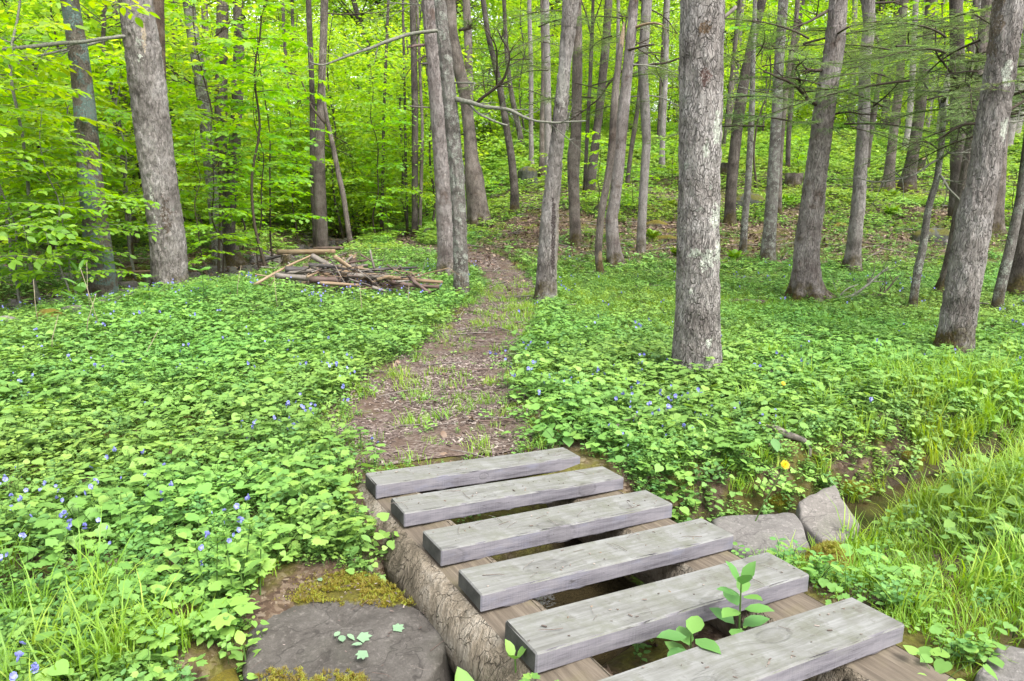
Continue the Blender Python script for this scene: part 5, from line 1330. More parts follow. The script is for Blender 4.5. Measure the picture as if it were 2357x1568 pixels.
HB = [  # owner, px range, py range, depth offset range, count
    ('thick trunk with rosy lower', (1700, 1960), (60, 300), (-0.5, 1.2), 17),
    ('thick trunk with rosy lower', (1880, 2050), (180, 300), (-0.4, 0.6), 6),
    ('straight tan brown trunk with', (1960, 2180), (60, 300), (-0.5, 2.0), 12),
    ('slim crooked lichened tree', (2080, 2290), (40, 260), (-0.8, 1.5), 22),
    ('big leaning grey trunk with', (2230, 2420), (20, 320), (0.6, 2.2), 12),
    ('leaning dark brown trunk right', (1660, 1830), (20, 260), (-1.0, 1.0), 12),
    ('pale smooth straight trunk', (1400, 1570), (20, 260), (-0.8, 0.8), 9),
    ('brown straight trunk standing', (1200, 1420), (20, 330), (-1.2, 0.4), 10),
    ('thin dark trunk leaning left', (1060, 1250), (10, 260), (-1.0, 1.0), 12),
]
for own, (x0, x1), (y0, y1), (d0, d1), n in HB:
    n = int(n * 1.5); k = tl(own); Yb = TREES[k][1][1]
    for i in range(n):
        hemlock(k, hr.uniform(x0, x1), hr.uniform(y0, y1), Yb + hr.uniform(d0, d1), hr.uniform(0, 6.28), hr.uniform(0.55, 1.15), hr.uniform(-0.25, 0.3), i % 3)

# ------------------------------------------------------------------ brush pile and dead wood
def log_between(label, a, b, w, mat, Y0, dya=0.0, dyb=0.0, w2=None, name='log', group=None, bendy=0.0, seg=12, wob=0.12, seed=0, parent=None, cat='log', twn=0, sink=0.0, tw_len=0.4):
    pa = at_y(*a, Y0 + dya); pb = at_y(*b, Y0 + dyb)
    za = float(FWD @ (pa - np.array([0, 0, CAM_H]))) / FPX
    r1 = w * 0.5 * za; r2_ = (w2 if w2 else w * 0.8) * 0.5 * za
    mid = (pa + pb) / 2; L = np.linalg.norm(pb - pa)
    base = mid.copy(); base[2] -= 0.0
    ax = (pb - pa) / L
    # local z along the wood so that the grain follows it
    q = Vector(ax).to_track_quat('Z', 'Y')
    n = max(4, int(L / 0.05))
    t = np.linspace(-0.5, 0.5, n + 1)
    P = np.stack([bendy * L * np.sin(t * 3.1 + seed) + 0.02 * L * vnoise(t * 5, 0 * t, 0, seed), 0.3 * bendy * L * np.sin(t * 5 + seed), t * L], -1)
    R = np.linspace(r1, r2_, n + 1)
    mb = MB(); V, Fc = tube_geo(P, R, seg, True, wob, seed); 
    mb.add(V, Fc)
    if twn: twigs(mb, P, R, twn, tw_len, random.Random(seed + 5), 1)
    o = link(name, mb.mesh(name, M[mat]), None, mid - np.array([0, 0, sink])); o.rotation_mode = 'QUATERNION'; o.rotation_quaternion = q
    props(o, label, cat, group)
    return o
def curve_wood(label, pts, mat, name='branch', cat='branch', group=None, seed=0, tw=0, twl=0.3, lift=0.0, ground_z=True):
    """a bent piece of wood lying on the ground along picture points (x, y, width)"""
    P, R = [], []
    for (px, py, w) in pts:
        g_ = ground(px, py); zc = float(FWD @ (g_ - np.array([0, 0, CAM_H]))); r = w * .5 * zc / FPX
        P.append(g_ + np.array([0, 0, r * 0.7 + lift])); R.append(r)
    P, R = resample(np.array(P), np.array(R), 0.03)
    b = P[0].copy()
    mb = MB(); V, Fc = tube_geo(P - b, R, 10, True, 0.25, seed); mb.add(V, Fc)
    if tw: twigs(mb, P - b, R, tw, twl, random.Random(seed), 1)
    o = link(name, mb.mesh(name, M[mat]), None, b)
    return props(o, label, cat, group)
yb = ground(800, 668)[1]; PILE_Y = yb + 0.2; print('pile', ground(800, 668))
LG = [('long split tan log with rotten dark end, topping the brush pile on the right', (775, 629), (1021, 648), 13, 7, 'dead_tan', -0.1, -0.3, 0.02),
      ('pale hollow grey log leaning up at the top of the brush pile', (719, 589), (777, 622), 13, 12, 'dead_grey', 0.2, 0.0, 0.0),
      ('stout pinkish brown cut log at the front of the brush pile', (714, 643), (784, 645), 16, 15, 'dead_brown', -0.35, -0.35, 0.0),
      ('pale peeled log at the left end of the brush pile', (636, 633), (716, 643), 12, 13, 'dead_grey', -0.2, -0.3, 0.03),
      ('long thin tan pole leaning across the left end of the brush pile', (583, 655), (716, 588), 7, 5, 'dead_tan', -0.3, 0.3, 0.02),
      ('charred black log piece on the left of the brush pile', (656, 620), (710, 622), 15, 13, 'dead_dark', 0.0, 0.1, 0.02),
      ('tan stick lying along the bottom of the brush pile', (736, 652), (826, 656), 8, 7, 'dead_tan', -0.5, -0.5, 0.02),
      ('pale stick on the crest of the brush pile beside the broken stump', (780, 613), (847, 611), 8, 6, 'dead_grey', 0.2, 0.2, 0.02),
      ('crooked grey stick standing upright in the brush pile', (852, 576), (862, 622), 4, 6, 'dead_grey', 0.0, 0.0, 0.03),
      ('short grey stick leaning left of the broken stump', (786, 612), (811, 590), 5, 5, 'dead_grey', 0.1, 0.2, 0.0),
      ('thin brown stick leaning right of the broken stump', (829, 585), (862, 606), 4, 3, 'dead_brown', 0.1, 0.1, 0.02),
      ('short pale peeled stick over the stout brown log', (706, 638), (737, 625), 6, 5, 'dead_tan', -0.4, -0.2, 0.0),
      ('stub of pale wood at the foot of the brush pile', (857, 661), (889, 671), 8, 6, 'dead_grey', -0.6, -0.6, 0.0),
      ('dark bent limb running down from the right end of the brush pile', (940, 640), (994, 673), 9, 8, 'dead_brown', -0.3, -0.7, 0.05),
      ('long grey brown limb under the split tan log', (900, 650), (1010, 662), 10, 8, 'dead_brown', -0.3, -0.5, 0.04),
      ('knotted tan root lump on the left half of the brush pile', (728, 622), (756, 612), 22, 16, 'dead_tan', 0.0, 0.1, 0.05),
      ('weathered grey plank like slab on the right half of the brush pile', (800, 633), (905, 640), 13, 10, 'dead_grey', -0.2, -0.2, 0.02),
      ('pale forked piece of driftwood in the middle of the brush pile', (868, 643), (905, 636), 8, 5, 'dead_tan', -0.4, -0.4, 0.08)]
for i, (lab, a, b_, w, w2, m_, da, db, bd) in enumerate(LG):
    log_between(lab, a, b_, w, m_, yb, da, db, w2, bendy=bd, seed=60 + i, cat='log' if w > 7 else 'stick', name='log' if w > 7 else 'stick')
rs = random.Random(15)
for i in range(110):
    cx_ = rs.gauss(820, 85); cx_ = min(max(cx_, 620), 990)
    cy_ = rs.uniform(615, 668) + 0.06 * (cx_ - 800) * (cx_ > 800)
    L = rs.uniform(25, 95); a = rs.gauss(0, 0.35)
    log_between('thin dry stick tangled in the brush pile left of the trail', (cx_ - L / 2 * math.cos(a), cy_ - L / 2 * math.sin(a)), (cx_ + L / 2 * math.cos(a), cy_ + L / 2 * math.sin(a)), rs.uniform(2.2, 6), rs.choice(['dead_grey', 'dead_brown', 'dead_grey', 'dead_dark', 'dead_tan']), yb, rs.uniform(-.5, .5), rs.uniform(-.5, .5), 2.0,
                name='stick', group='thin sticks in the brush pile', bendy=rs.uniform(0, 0.06), seg=5, seed=100 + i, cat='stick', twn=1)
for i in range(20):
    cx_ = rs.uniform(690, 920); cy_ = rs.uniform(612, 655) + 0.05 * (cx_ - 800); L = rs.uniform(50, 150); a = rs.gauss(0.05, 0.3)
    log_between('weathered bare log among the heaped logs of the brush pile', (cx_ - L / 2 * math.cos(a), cy_ - L / 2 * math.sin(a)), (cx_ + L / 2 * math.cos(a), cy_ + L / 2 * math.sin(a)), rs.uniform(6, 12), rs.choice(['dead_grey', 'dead_brown', 'dead_tan', 'dead_dark']), yb, rs.uniform(-.3, .5), rs.uniform(-.3, .5), 5.0,
                name='log', group='weathered logs heaped in the brush pile', bendy=rs.uniform(0, 0.06), seg=9, seed=300 + i)
yf = ground(700, 600)[1]
log_between('smooth yellow brown fallen log beyond the brush pile', (640, 581), (770, 580), 13, 'dead_tan', yf, 0.2, 0.0, 12, seed=81, name='fallen_log')
log_between('short tan log lying behind the yellow brown fallen log', (722, 573), (790, 571), 9, 'dead_brown', yf, 1.4, 1.2, 8, seed=82, name='fallen_log')
log_between('dark rotten log end beyond the brush pile at left', (600, 600), (660, 585), 8, 'dead_dark', yf, 0.6, 0.8, 6, seed=83, name='fallen_log')
log_between('straight pale branch lying over the dry creek bed', (265, 627), (352, 624), 6, 'dead_tan', ground(300, 640)[1], 0, 0, 5, seed=84, name='fallen_branch', cat='branch')
log_between('long grey branch lying on the bank at the left picture edge', (-20, 646), (104, 648), 5, 'dead_grey', ground(60, 668)[1], 0, 0.4, 4, seed=85, name='fallen_branch', cat='branch')
curve_wood('pinkish log sunk in the green right of the big grey trunk', [(1650, 697, 9), (1700, 697, 11), (1750, 699, 11), (1795, 700, 8)], 'dead_brown', 'fallen_log', 'log', seed=86)
curve_wood('lichened log lying in the leaves at the right edge', [(2272, 780, 7), (2310, 774, 8), (2365, 766, 9)], 'dead_grey', 'fallen_log', 'log', seed=87)
curve_wood('fallen mossy yellow log sloping towards the big grey trunk', [(1385, 778, 10), (1407, 791, 16), (1440, 808, 20), (1472, 828, 18)], 'dead_moss', 'mossy_log', 'log', seed=88)
curve_wood('rotten grey branch with a snapped end in the flowers right of the trail', [(1405, 1006, 12), (1440, 990, 14), (1484, 974, 15), (1515, 962, 17), (1540, 968, 12)], 'dead_grey', 'dead_branch', 'branch', seed=89, lift=0.035)
def root_thing():
    b = ground(1784, 1010)
    root = empty('bare_root', b, 'twisting bare grey root over the bank behind the dandelion', 'root')
    for k, pts in enumerate([[(1745, 986, 10), (1779, 990, 15), (1811, 1004, 16), (1847, 1016, 13), (1862, 1034, 9), (1864, 1055, 7)], [(1770, 1012, 9), (1800, 1028, 10), (1825, 1038, 9), (1843, 1057, 6)], [(1790, 1000, 10), (1783, 1030, 13), (1788, 1055, 12)]]):
        P, R = [], []
        for (px, py, w) in pts:
            q = at_y(px, py, b[1] - 0.1 * (py - 1000) / 50 * 0.7); zc = float(FWD @ (q - np.array([0, 0, CAM_H])))
            P.append(q - b + np.array([0, 0, 0.01])); R.append(w * .5 * zc / FPX)
        P, R = resample(np.array(P), np.array(R), 0.015)
        mb = MB(); V, Fc = tube_geo(P, R, 12, True, 0.3, 90 + k); mb.add(V, Fc)
        link('root_arm', mb.mesh('root_arm', M['dead_grey' if k < 2 else 'dead_moss']), root)
root_thing()
def fallen_branch():
    b = ground(1920, 690)
    root = empty('fallen_branch', b, 'bare forked grey branch lying in the green beside the rosy trunk roots', 'branch')
    for k, (pts, m_) in enumerate([([(1908, 691, 7), (1925, 688, 6), (1962, 680, 6), (1998, 655, 6), (2020, 635, 4), (2044, 615, 3)], 'twig_pale'), ([(1995, 696, 5), (2020, 682, 5), (2042, 667, 4), (2056, 650, 3), (2069, 635, 2)], 'twig'), ([(2031, 697, 2), (2048, 694, 3), (2063, 688, 3)], 'twig'), ([(1925, 688, 4), (1950, 665, 3), (1975, 655, 2)], 'twig_pale')]):
        P, R = px_poly(pts, b[1], b, 0.2)
        P, R = resample(P, R, 0.05)
        mb = MB(); V, Fc = tube_geo(P, R, 7, True, 0.2, k); mb.add(V, Fc); twigs(mb, P, R, 9 if k < 2 else 2, 0.35, random.Random(k + 40), 1)
        link('limb', mb.mesh('limb', M[m_]), root)
fallen_branch()
curve_wood('reddish brown stick lying across the trail before the bridge', [(985, 857, 4), (1010, 854, 5), (1035, 852, 5), (1060, 853, 5)], 'dead_brown', 'stick', 'stick', seed=91)
curve_wood('thin grey twig at the left edge of the trail', [(918, 862, 3), (945, 862, 4), (975, 860, 3)], 'dead_grey', 'stick', 'stick', seed=92)
curve_wood('dark bark strip lying in the flowers at left', [(288, 772, 7), (312, 779, 8), (340, 776, 6)], 'dead_dark', 'bark_strip', 'bark', seed=93, lift=0.04)
curve_wood('dark limb lying on the litter slope behind the pale smooth trunk', [(1490, 450, 5), (1520, 462, 6), (1560, 480, 6), (1600, 512, 4)], 'dead_dark', 'fallen_branch', 'branch', seed=94, tw=6)
curve_wood('second dark limb on the litter slope, lower and mossier', [(1440, 452, 4), (1480, 474, 7), (1520, 490, 7), (1550, 505, 5)], 'dead_moss', 'fallen_branch', 'branch', seed=95, tw=4)

def stump(label, px, py, w, h, mat, jag=0.15, lean=0.0, seed=0, hollow=False):
    b = ground(px, py); zc = float(FWD @ (b - np.array([0, 0, CAM_H]))); r = w * .5 * zc / FPX; hh = h * zc / FPX
    root = empty('stump', b, label, 'stump')
    P = np.array([(lean * t * hh, 0, t * hh) for t in (-0.15, 0.0, 0.15, 0.4, 0.7, 1.0)]); R = np.array([1.25, 1.15, 1.02, 0.95, 0.93, 0.92]) * r
    P2, R2 = resample(P, R, hh / 14)
    V, Fc = tube_geo(P2, R2, 26, False, 0.12, seed)
    V[-26:, 2] += jag * hh * vnoise(V[-26:, 0] / r * 3, V[-26:, 1] / r * 3, 0, seed)
    link('trunk', mesh_from('stump_side', V, Fc, M[mat]), root)
    top = V[-26:]; c = top.mean(0) - np.array([0, 0, 0.03 * hh]); V2 = np.vstack([[c], top])
    link('cut_face', mesh_from('cut_face', V2, [(0, 1 + i, 1 + (i + 1) % 26) for i in range(26)], M['dead_tan' if not hollow else 'dead_dark']), root)
stump('tall round stump with a dark hollow side, uphill left of the rosy trunk', 1825, 434, 42, 35, 'bark_brown', 0.04, 0, 1)
stump('small round stump just right of the rosy trunk, uphill', 1914, 422, 22, 17, 'bark_brown', 0.03, 0, 2)
stump('broken stump beside the dark leaning trunk, uphill at right', 2112, 402, 24, 36, 'bark_dark', 0.12, 0.1, 3)
stump('dark stump peeking right from behind the big grey trunk', 1676, 408, 40, 32, 'bark_dark', 0.04, 0, 4)
stump('dark hollow root block leaning on the tall round stump', 1793, 432, 18, 18, 'dead_dark', 0.3, 0.3, 5, True)
stump('splintered brown stump sticking out of the brush pile', 813, 625, 18, 34, 'dead_brown', 0.25, 0, 6)
stump('short dark stump under the yellow brown fallen log', 661, 620, 26, 34, 'bark_brown', 0.05, 0, 7)
stump('small weathered stub in the green between the rosy and tan trunks', 1998, 665, 9, 22, 'dead_grey', 0.3, 0, 8)

# ------------------------------------------------------------------ ground plants as stuff, scattered as instances
def proto(me):
    o = bpy.data.objects.new(me.name, me); return o
def plant_mesh(name, seed, mats, stems):
    """stems: list of dict(h, lean, az, leaves=[(t, az, size, pitch, tmpl)], flowers=[...])"""
    rs = np.random.RandomState(seed); mb = MB()
    for s in stems:
        h, az, ln = s['h'], s['az'], s['lean']
        d = np.array([math.cos(az), math.sin(az), 0])
        base = np.array(s.get('base', (0, 0, 0)), float)
        P = np.array([base + d * ln * h * t * t + np.array([0, 0, h * t]) for t in (0, .35, .7, 1)])
        mb.tube(P, [s.get('r', .0012)] * 3 + [s.get('r', .0012) * .6], 3, 1, 0, False)
        for (t, a, size, pitch, tm) in s.get('leaves', []):
            q = base + d * ln * h * t * t + np.array([0, 0, h * t])
            D = np.array([math.cos(a) * math.cos(pitch), math.sin(a) * math.cos(pitch), math.sin(pitch)])
            N = np.array([-math.sin(pitch) * math.cos(a) + rs.normal(0, .2), -math.sin(pitch) * math.sin(a) + rs.normal(0, .2), math.cos(pitch)])
            V, Fc = leaves_geo([q + D * size * .12], [D], [N], [size], tm)
            mb.add(V, Fc, 0, rs.rand() * .35)
        for (t, a, size, pitch, npet) in s.get('flowers', []):
            q = base + d * ln * h * t * t + np.array([0, 0, h * t])
            f = np.array([math.cos(a) * math.cos(pitch), math.sin(a) * math.cos(pitch), math.sin(pitch)])
            u = np.cross(f, [0, 0, 1.0]); u /= np.linalg.norm(u) + 1e-9; w = np.cross(u, f)
            for k in range(npet):
                an = 2 * math.pi * k / npet
                dd = u * math.cos(an) + w * math.sin(an) + f * .35
                V, Fc = leaves_geo([q], [dd], [f], [size * .55], T_RO)
                mb.add(V, Fc, 2, 0)
    return mb.mesh(name, mats)
PR = {}
r = random.Random(21)
def U(a, b): return r.uniform(a, b)
LM = [M['leaf_ground'], M['stem'], M['violet']]; LD_ = [M['leaf_dark'], M['stem'], M['violet']]
heart, ovate, lobed, tiny, flow, grass, grass2, fine, ybloom = [], [], [], [], [], [], [], [], []
for v in range(4):
    heart.append(plant_mesh('heart_leaf_plant', v, LM, [dict(h=U(.05, .11), az=k * 2.4 + U(-.4, .4), lean=U(.3, .9), leaves=[(1, k * 2.4 + U(-.5, .5), U(.035, .060), U(-.5, .1), T_HE)]) for k in range(6)]))
    st = []
    for k in range(3):
        hh = U(.07, .13); a0 = U(0, 6)
        st.append(dict(h=hh, az=U(0, 6), lean=U(0, .25), base=(U(-.03, .03), U(-.03, .03), 0), leaves=[(t, a0 + j * math.pi + (i % 2) * 1.57, U(.020, .034) * (1.2 - .3 * t), U(.0, .45), T_OV) for i, t in enumerate((.35, .6, .82, 1.0)) for j in (0, 1)]))
    ovate.append(plant_mesh('paired_leaf_plant', 10 + v, LD_ if v % 2 else LM, st))
    lobed.append(plant_mesh('lobed_leaf_plant', 20 + v, LM, [dict(h=U(.07, .14), az=k * 1.9 + U(-.3, .3), lean=U(.2, .8), leaves=[(1, k * 1.9 + j, U(.030, .050), U(-.35, .1), T_LO) for j in (-1.1, 0, 1.1)]) for k in range(5)]))
    tiny.append(plant_mesh('small_round_leaf_plant', 30 + v, LM, [dict(h=U(.01, .04), az=U(0, 6), lean=U(.3, 1), base=(U(-.06, .06), U(-.06, .06), 0), leaves=[(1, U(0, 6), U(.013, .024), U(-.2, .3), T_RO if k % 2 else T_OV)]) for k in range(22)]))
    flow.append(plant_mesh('violet_flower_stalk', 40 + v, LM, [dict(h=U(.08, .15), az=U(0, 6), lean=U(0, .3), base=(U(-.03, .03), U(-.03, .03), 0), leaves=[(t, a + U(-.3, .3), U(.014, .02), U(.0, .4), T_OV) for t in (.3, .55, .75) for a in (k, k + 3.14)],
                                flowers=[(U(.85, 1.02), U(0, 6.28), U(.013, .019), U(.0, .7), 5) for _ in range(r.randint(1, 3))]) for k in range(2)]))
def blades(name, n, h, w, sprd, lean, mat, seed, curve=0.6):
    rs = random.Random(seed); V, F_, A = [], [], []
    for i in range(n):
        a = rs.uniform(0, 6.28); b = rs.uniform(0, 6.28); rr = sprd * math.sqrt(rs.random())
        x, y = rr * math.cos(b), rr * math.sin(b); hh = h * rs.uniform(.5, 1.1); l = lean * rs.uniform(.2, 1.2) * hh
        n0 = len(V); sx, sy = -math.sin(a), math.cos(a); col = rs.random() * .4
        for t in (0, .35, .7, 1):
            px, py, pz = x + math.cos(a) * l * t ** 2, y + math.sin(a) * l * t ** 2, hh * (t - curve * .35 * t ** 3)
            ww = w * (1 - t ** 2) * .5 + .0002
            V += [(px + sx * ww, py + sy * ww, pz), (px - sx * ww, py - sy * ww, pz)]; A += [col, col]
        for k in range(3): F_.append((n0 + 2 * k, n0 + 2 * k + 1, n0 + 2 * k + 3, n0 + 2 * k + 2))
    return mesh_from(name, np.array(V), F_, mat, attr=np.array(A))
farherb = [plant_mesh('hillside_herb', 60 + v, [M['leaf_hill'], M['stem'], M['violet']], [dict(h=U(.04, .12), az=k * 1.7, lean=U(.3, 1), leaves=[(1, k * 1.7 + j, U(.03, .05), U(-.2, .3), T_OV) for j in (-1, 0, 1)]) for k in range(6)]) for v in range(3)]
for v in range(3):
    grass.append(blades('tall_grass_tuft', 34, .20, .0055, .07, .7, M['leaf_grass'], v))
    grass2.append(blades('short_grass_tuft', 30, .07, .003, .07, .8, M['leaf_grass'], 10 + v))
fine.append(plant_mesh('yellow_flower_stalk', 77, [M['leaf_ground'], M['stem'], M['yellow']], [dict(h=.15, az=1, lean=.1, leaves=[(.5, 1, .02, .2, T_LO)], flowers=[(1, .5, .014, 1.2, 5), (.9, 3, .012, .8, 5)])]))
def litter_mesh(v):
    rs = np.random.RandomState(v)
    tm = [T_OV, T_MA, T_OVN][v % 3]
    V, Fc = leaves_geo(np.zeros((1, 3)) + [0, 0, .006], [(1, 0, rs.normal(0, .15))], [(rs.normal(0, .3), rs.normal(0, .3), 1)], [.055], tm)
    V = V + np.c_[np.zeros((len(V), 2)), .006 * rs.randn(len(V))]
    return mesh_from('dead_leaf', V, Fc, M['leaf_litter'], attr=np.zeros(len(V)))
litter = [litter_mesh(v) for v in range(6)]
def chip_mesh(v):
    rs = random.Random(v); L, w, h = rs.uniform(.012, .03), rs.uniform(.004, .009), .003
    V = np.array([(x * L / 2 * rs.uniform(.8, 1.1), y * w / 2 * rs.uniform(.7, 1.2), z * h) for x in (-1, 1) for y in (-1, 1) for z in (0, 1)])
    return mesh_from('wood_chip', V, [(0, 1, 3, 2), (4, 6, 7, 5), (0, 4, 5, 1), (2, 3, 7, 6), (0, 2, 6, 4), (1, 5, 7, 3)], M['chip'], smooth=False, attr=np.zeros(8))
chips = [chip_mesh(v) for v in range(5)]
def twig_mesh(v):
    rs = random.Random(v + 50); mb = MB()
    P = np.array([(t * .14, .01 * rs.uniform(-1, 1), .004 + .006 * rs.random()) for t in (-.5, -.1, .25, .5)])
    mb.tube(P, [.0022, .002, .0017, .001], 4, 0, 0, False)
    return mb.mesh('small_twig', M['dead_grey' if v % 2 else 'dead_brown'])
twg = [twig_mesh(v) for v in range(4)]
def plate_mesh(v):
    rs = np.random.RandomState(v + 5); n = 7; an = np.linspace(0, 6.28, n + 1)[:-1]
    rr = .09 * (0.7 + .5 * rs.rand(n)); T_ = np.c_[rr * np.cos(an), rr * np.sin(an) * .6, np.full(n, .014)]; B_ = T_.copy(); B_[:, 2] = -.03
    return mesh_from('slate_chip', np.vstack([T_, B_]), [tuple(range(n))] + [(i, i + n, (i + 1) % n + n, (i + 1) % n) for i in range(n)], M['slate'], smooth=False)
plates_ = [plate_mesh(v) for v in range(5)]

def scatter(name, label, protos, P, rot, scl, idx, cat=None):
    """one object: points in a mesh, the plants instanced on them by a geometry nodes modifier"""
    col = bpy.data.collections.new('kinds_of_' + name)
    for i, me in enumerate(protos):
        o = bpy.data.objects.new('%02d_%s' % (i, me.name), me); col.objects.link(o)
    me = bpy.data.meshes.new(name); me.vertices.add(len(P)); me.vertices.foreach_set('co', np.asarray(P, np.float32).ravel())
    a = me.attributes.new('rotv', 'FLOAT_VECTOR', 'POINT'); a.data.foreach_set('vector', np.asarray(rot, np.float32).ravel())
    a = me.attributes.new('sclv', 'FLOAT', 'POINT'); a.data.foreach_set('value', np.asarray(scl, np.float32))
    a = me.attributes.new('idxv', 'INT', 'POINT'); a.data.foreach_set('value', np.asarray(idx, np.int32))
    o = bpy.data.objects.new(name, me); COL.objects.link(o); props(o, label, cat, None, 'stuff')
    ng = bpy.data.node_groups.new('scatter_' + name, 'GeometryNodeTree')
    ng.interface.new_socket('Geometry', in_out='INPUT', socket_type='NodeSocketGeometry'); ng.interface.new_socket('Geometry', in_out='OUTPUT', socket_type='NodeSocketGeometry')
    N = ng.nodes; L = ng.links
    gi = N.new('NodeGroupInput'); go = N.new('NodeGroupOutput'); ip = N.new('GeometryNodeInstanceOnPoints'); ci = N.new('GeometryNodeCollectionInfo')
    ci.inputs['Collection'].default_value = col; ci.inputs['Separate Children'].default_value = True; ci.inputs['Reset Children'].default_value = True
    ip.inputs['Pick Instance'].default_value = True
    def na(nm, tp):
        q = N.new('GeometryNodeInputNamedAttribute'); q.data_type = tp; q.inputs['Name'].default_value = nm; return q.outputs['Attribute']
    L.new(gi.outputs[0], ip.inputs['Points']); L.new(ci.outputs[0], ip.inputs['Instance'])
    L.new(na('idxv', 'INT'), ip.inputs['Instance Index']); L.new(na('rotv', 'FLOAT_VECTOR'), ip.inputs['Rotation']); L.new(na('sclv', 'FLOAT'), ip.inputs['Scale'])
    L.new(ip.outputs[0], go.inputs[0])
    md = o.modifiers.new('scatter', 'NODES'); md.node_group = ng
    return o

RS = np.random.RandomState(4)
def wedge(y0, y1, dens):
    """points spread evenly over the part of the ground the lens can see, dens per square metre"""
    area = (y1 - y0) * (0.82 * (y1 + y0) + 0.8)
    n = int(area * dens)
    y = np.sqrt(RS.rand(n) * (y1 ** 2 - y0 ** 2) + y0 ** 2) if y0 > 1 else RS.uniform(y0, y1, n)
    x = RS.uniform(-1, 1, n) * (0.82 * y + 0.4)
    return x, y
def in_poly(x, y, P):
    c = np.zeros(x.shape, bool); n = len(P); j = n - 1
    for i in range(n):
        xi, yi, xj, yj = P[i][0], P[i][1], P[j][0], P[j][1]
        c ^= ((yi > y) != (yj > y)) & (x < (xj - xi) * (y - yi) / (yj - yi + 1e-12) + xi); j = i
    return c
def grow(P, f):
    P = np.asarray(P); c = P.mean(0); return c + (P - c) * f
BRP = [np.array([-0.5708, 2.7287]) + EU * u + EV * v for u, v in ((-0.12, 0.22), (1.14, 0.22), (1.14, -2.2), (-0.12, -2.2))]
def masks(x, y):
    dp, _ = dist_poly(x, y, PATH); ds, _ = dist_poly(x, y, STREAM); dc, _ = dist_poly(x, y, CREEK)
    pw = np.interp(y, [3.3, 4.2, 6, 9, 11.5, 22], [0.54, 0.70, 0.52, 0.44, 0.42, 0.36]) + 0.10 * fbm(x * 2.5, y * 2.5, 0, 71)
    path = sstep(pw * 0.5, pw * 1.2, dp)
    rock = np.zeros(x.shape, bool)
    for P, c in ROCKS:
        near = (np.abs(x - c[0]) < 1.2) & (np.abs(y - c[1]) < 1.2)
        if near.any(): rock |= near & in_poly(x, y, grow(P, 0.97))
    under = in_poly(x, y, BRP)
    hill = sstep(11.5, 13.5, y) * sstep(-2.5, 0.5, x)
    trunks = np.zeros(x.shape, bool)
    for root, b in TREES.values():
        trunks |= np.hypot(x - b[0], y - b[1]) < 0.12
        pile = np.exp(-(((x + 2.15) / 1.3) ** 2 + ((y - PILE_Y) / 0.8) ** 2) ** 3)
    return dict(pile=pile, path=path, ds=ds, dc=dc, rock=rock | trunks, under=under, hill=hill, leftw=sstep(-2.0, -3.5, x) * sstep(10, 12, y))
def finish(x, y, keep, smin, smax, tiltv=0.15, lift=0.0, far=0.0):
    x, y = x[keep], y[keep]; n = len(x)
    z = H(x, y) + lift
    rot = np.c_[RS.randn(n) * tiltv, RS.randn(n) * tiltv, RS.rand(n) * 6.283]
    scl = RS.uniform(smin, smax, n) * (1 + far * np.clip(y - 6, 0, 40))
    return np.c_[x, y, z], rot, scl

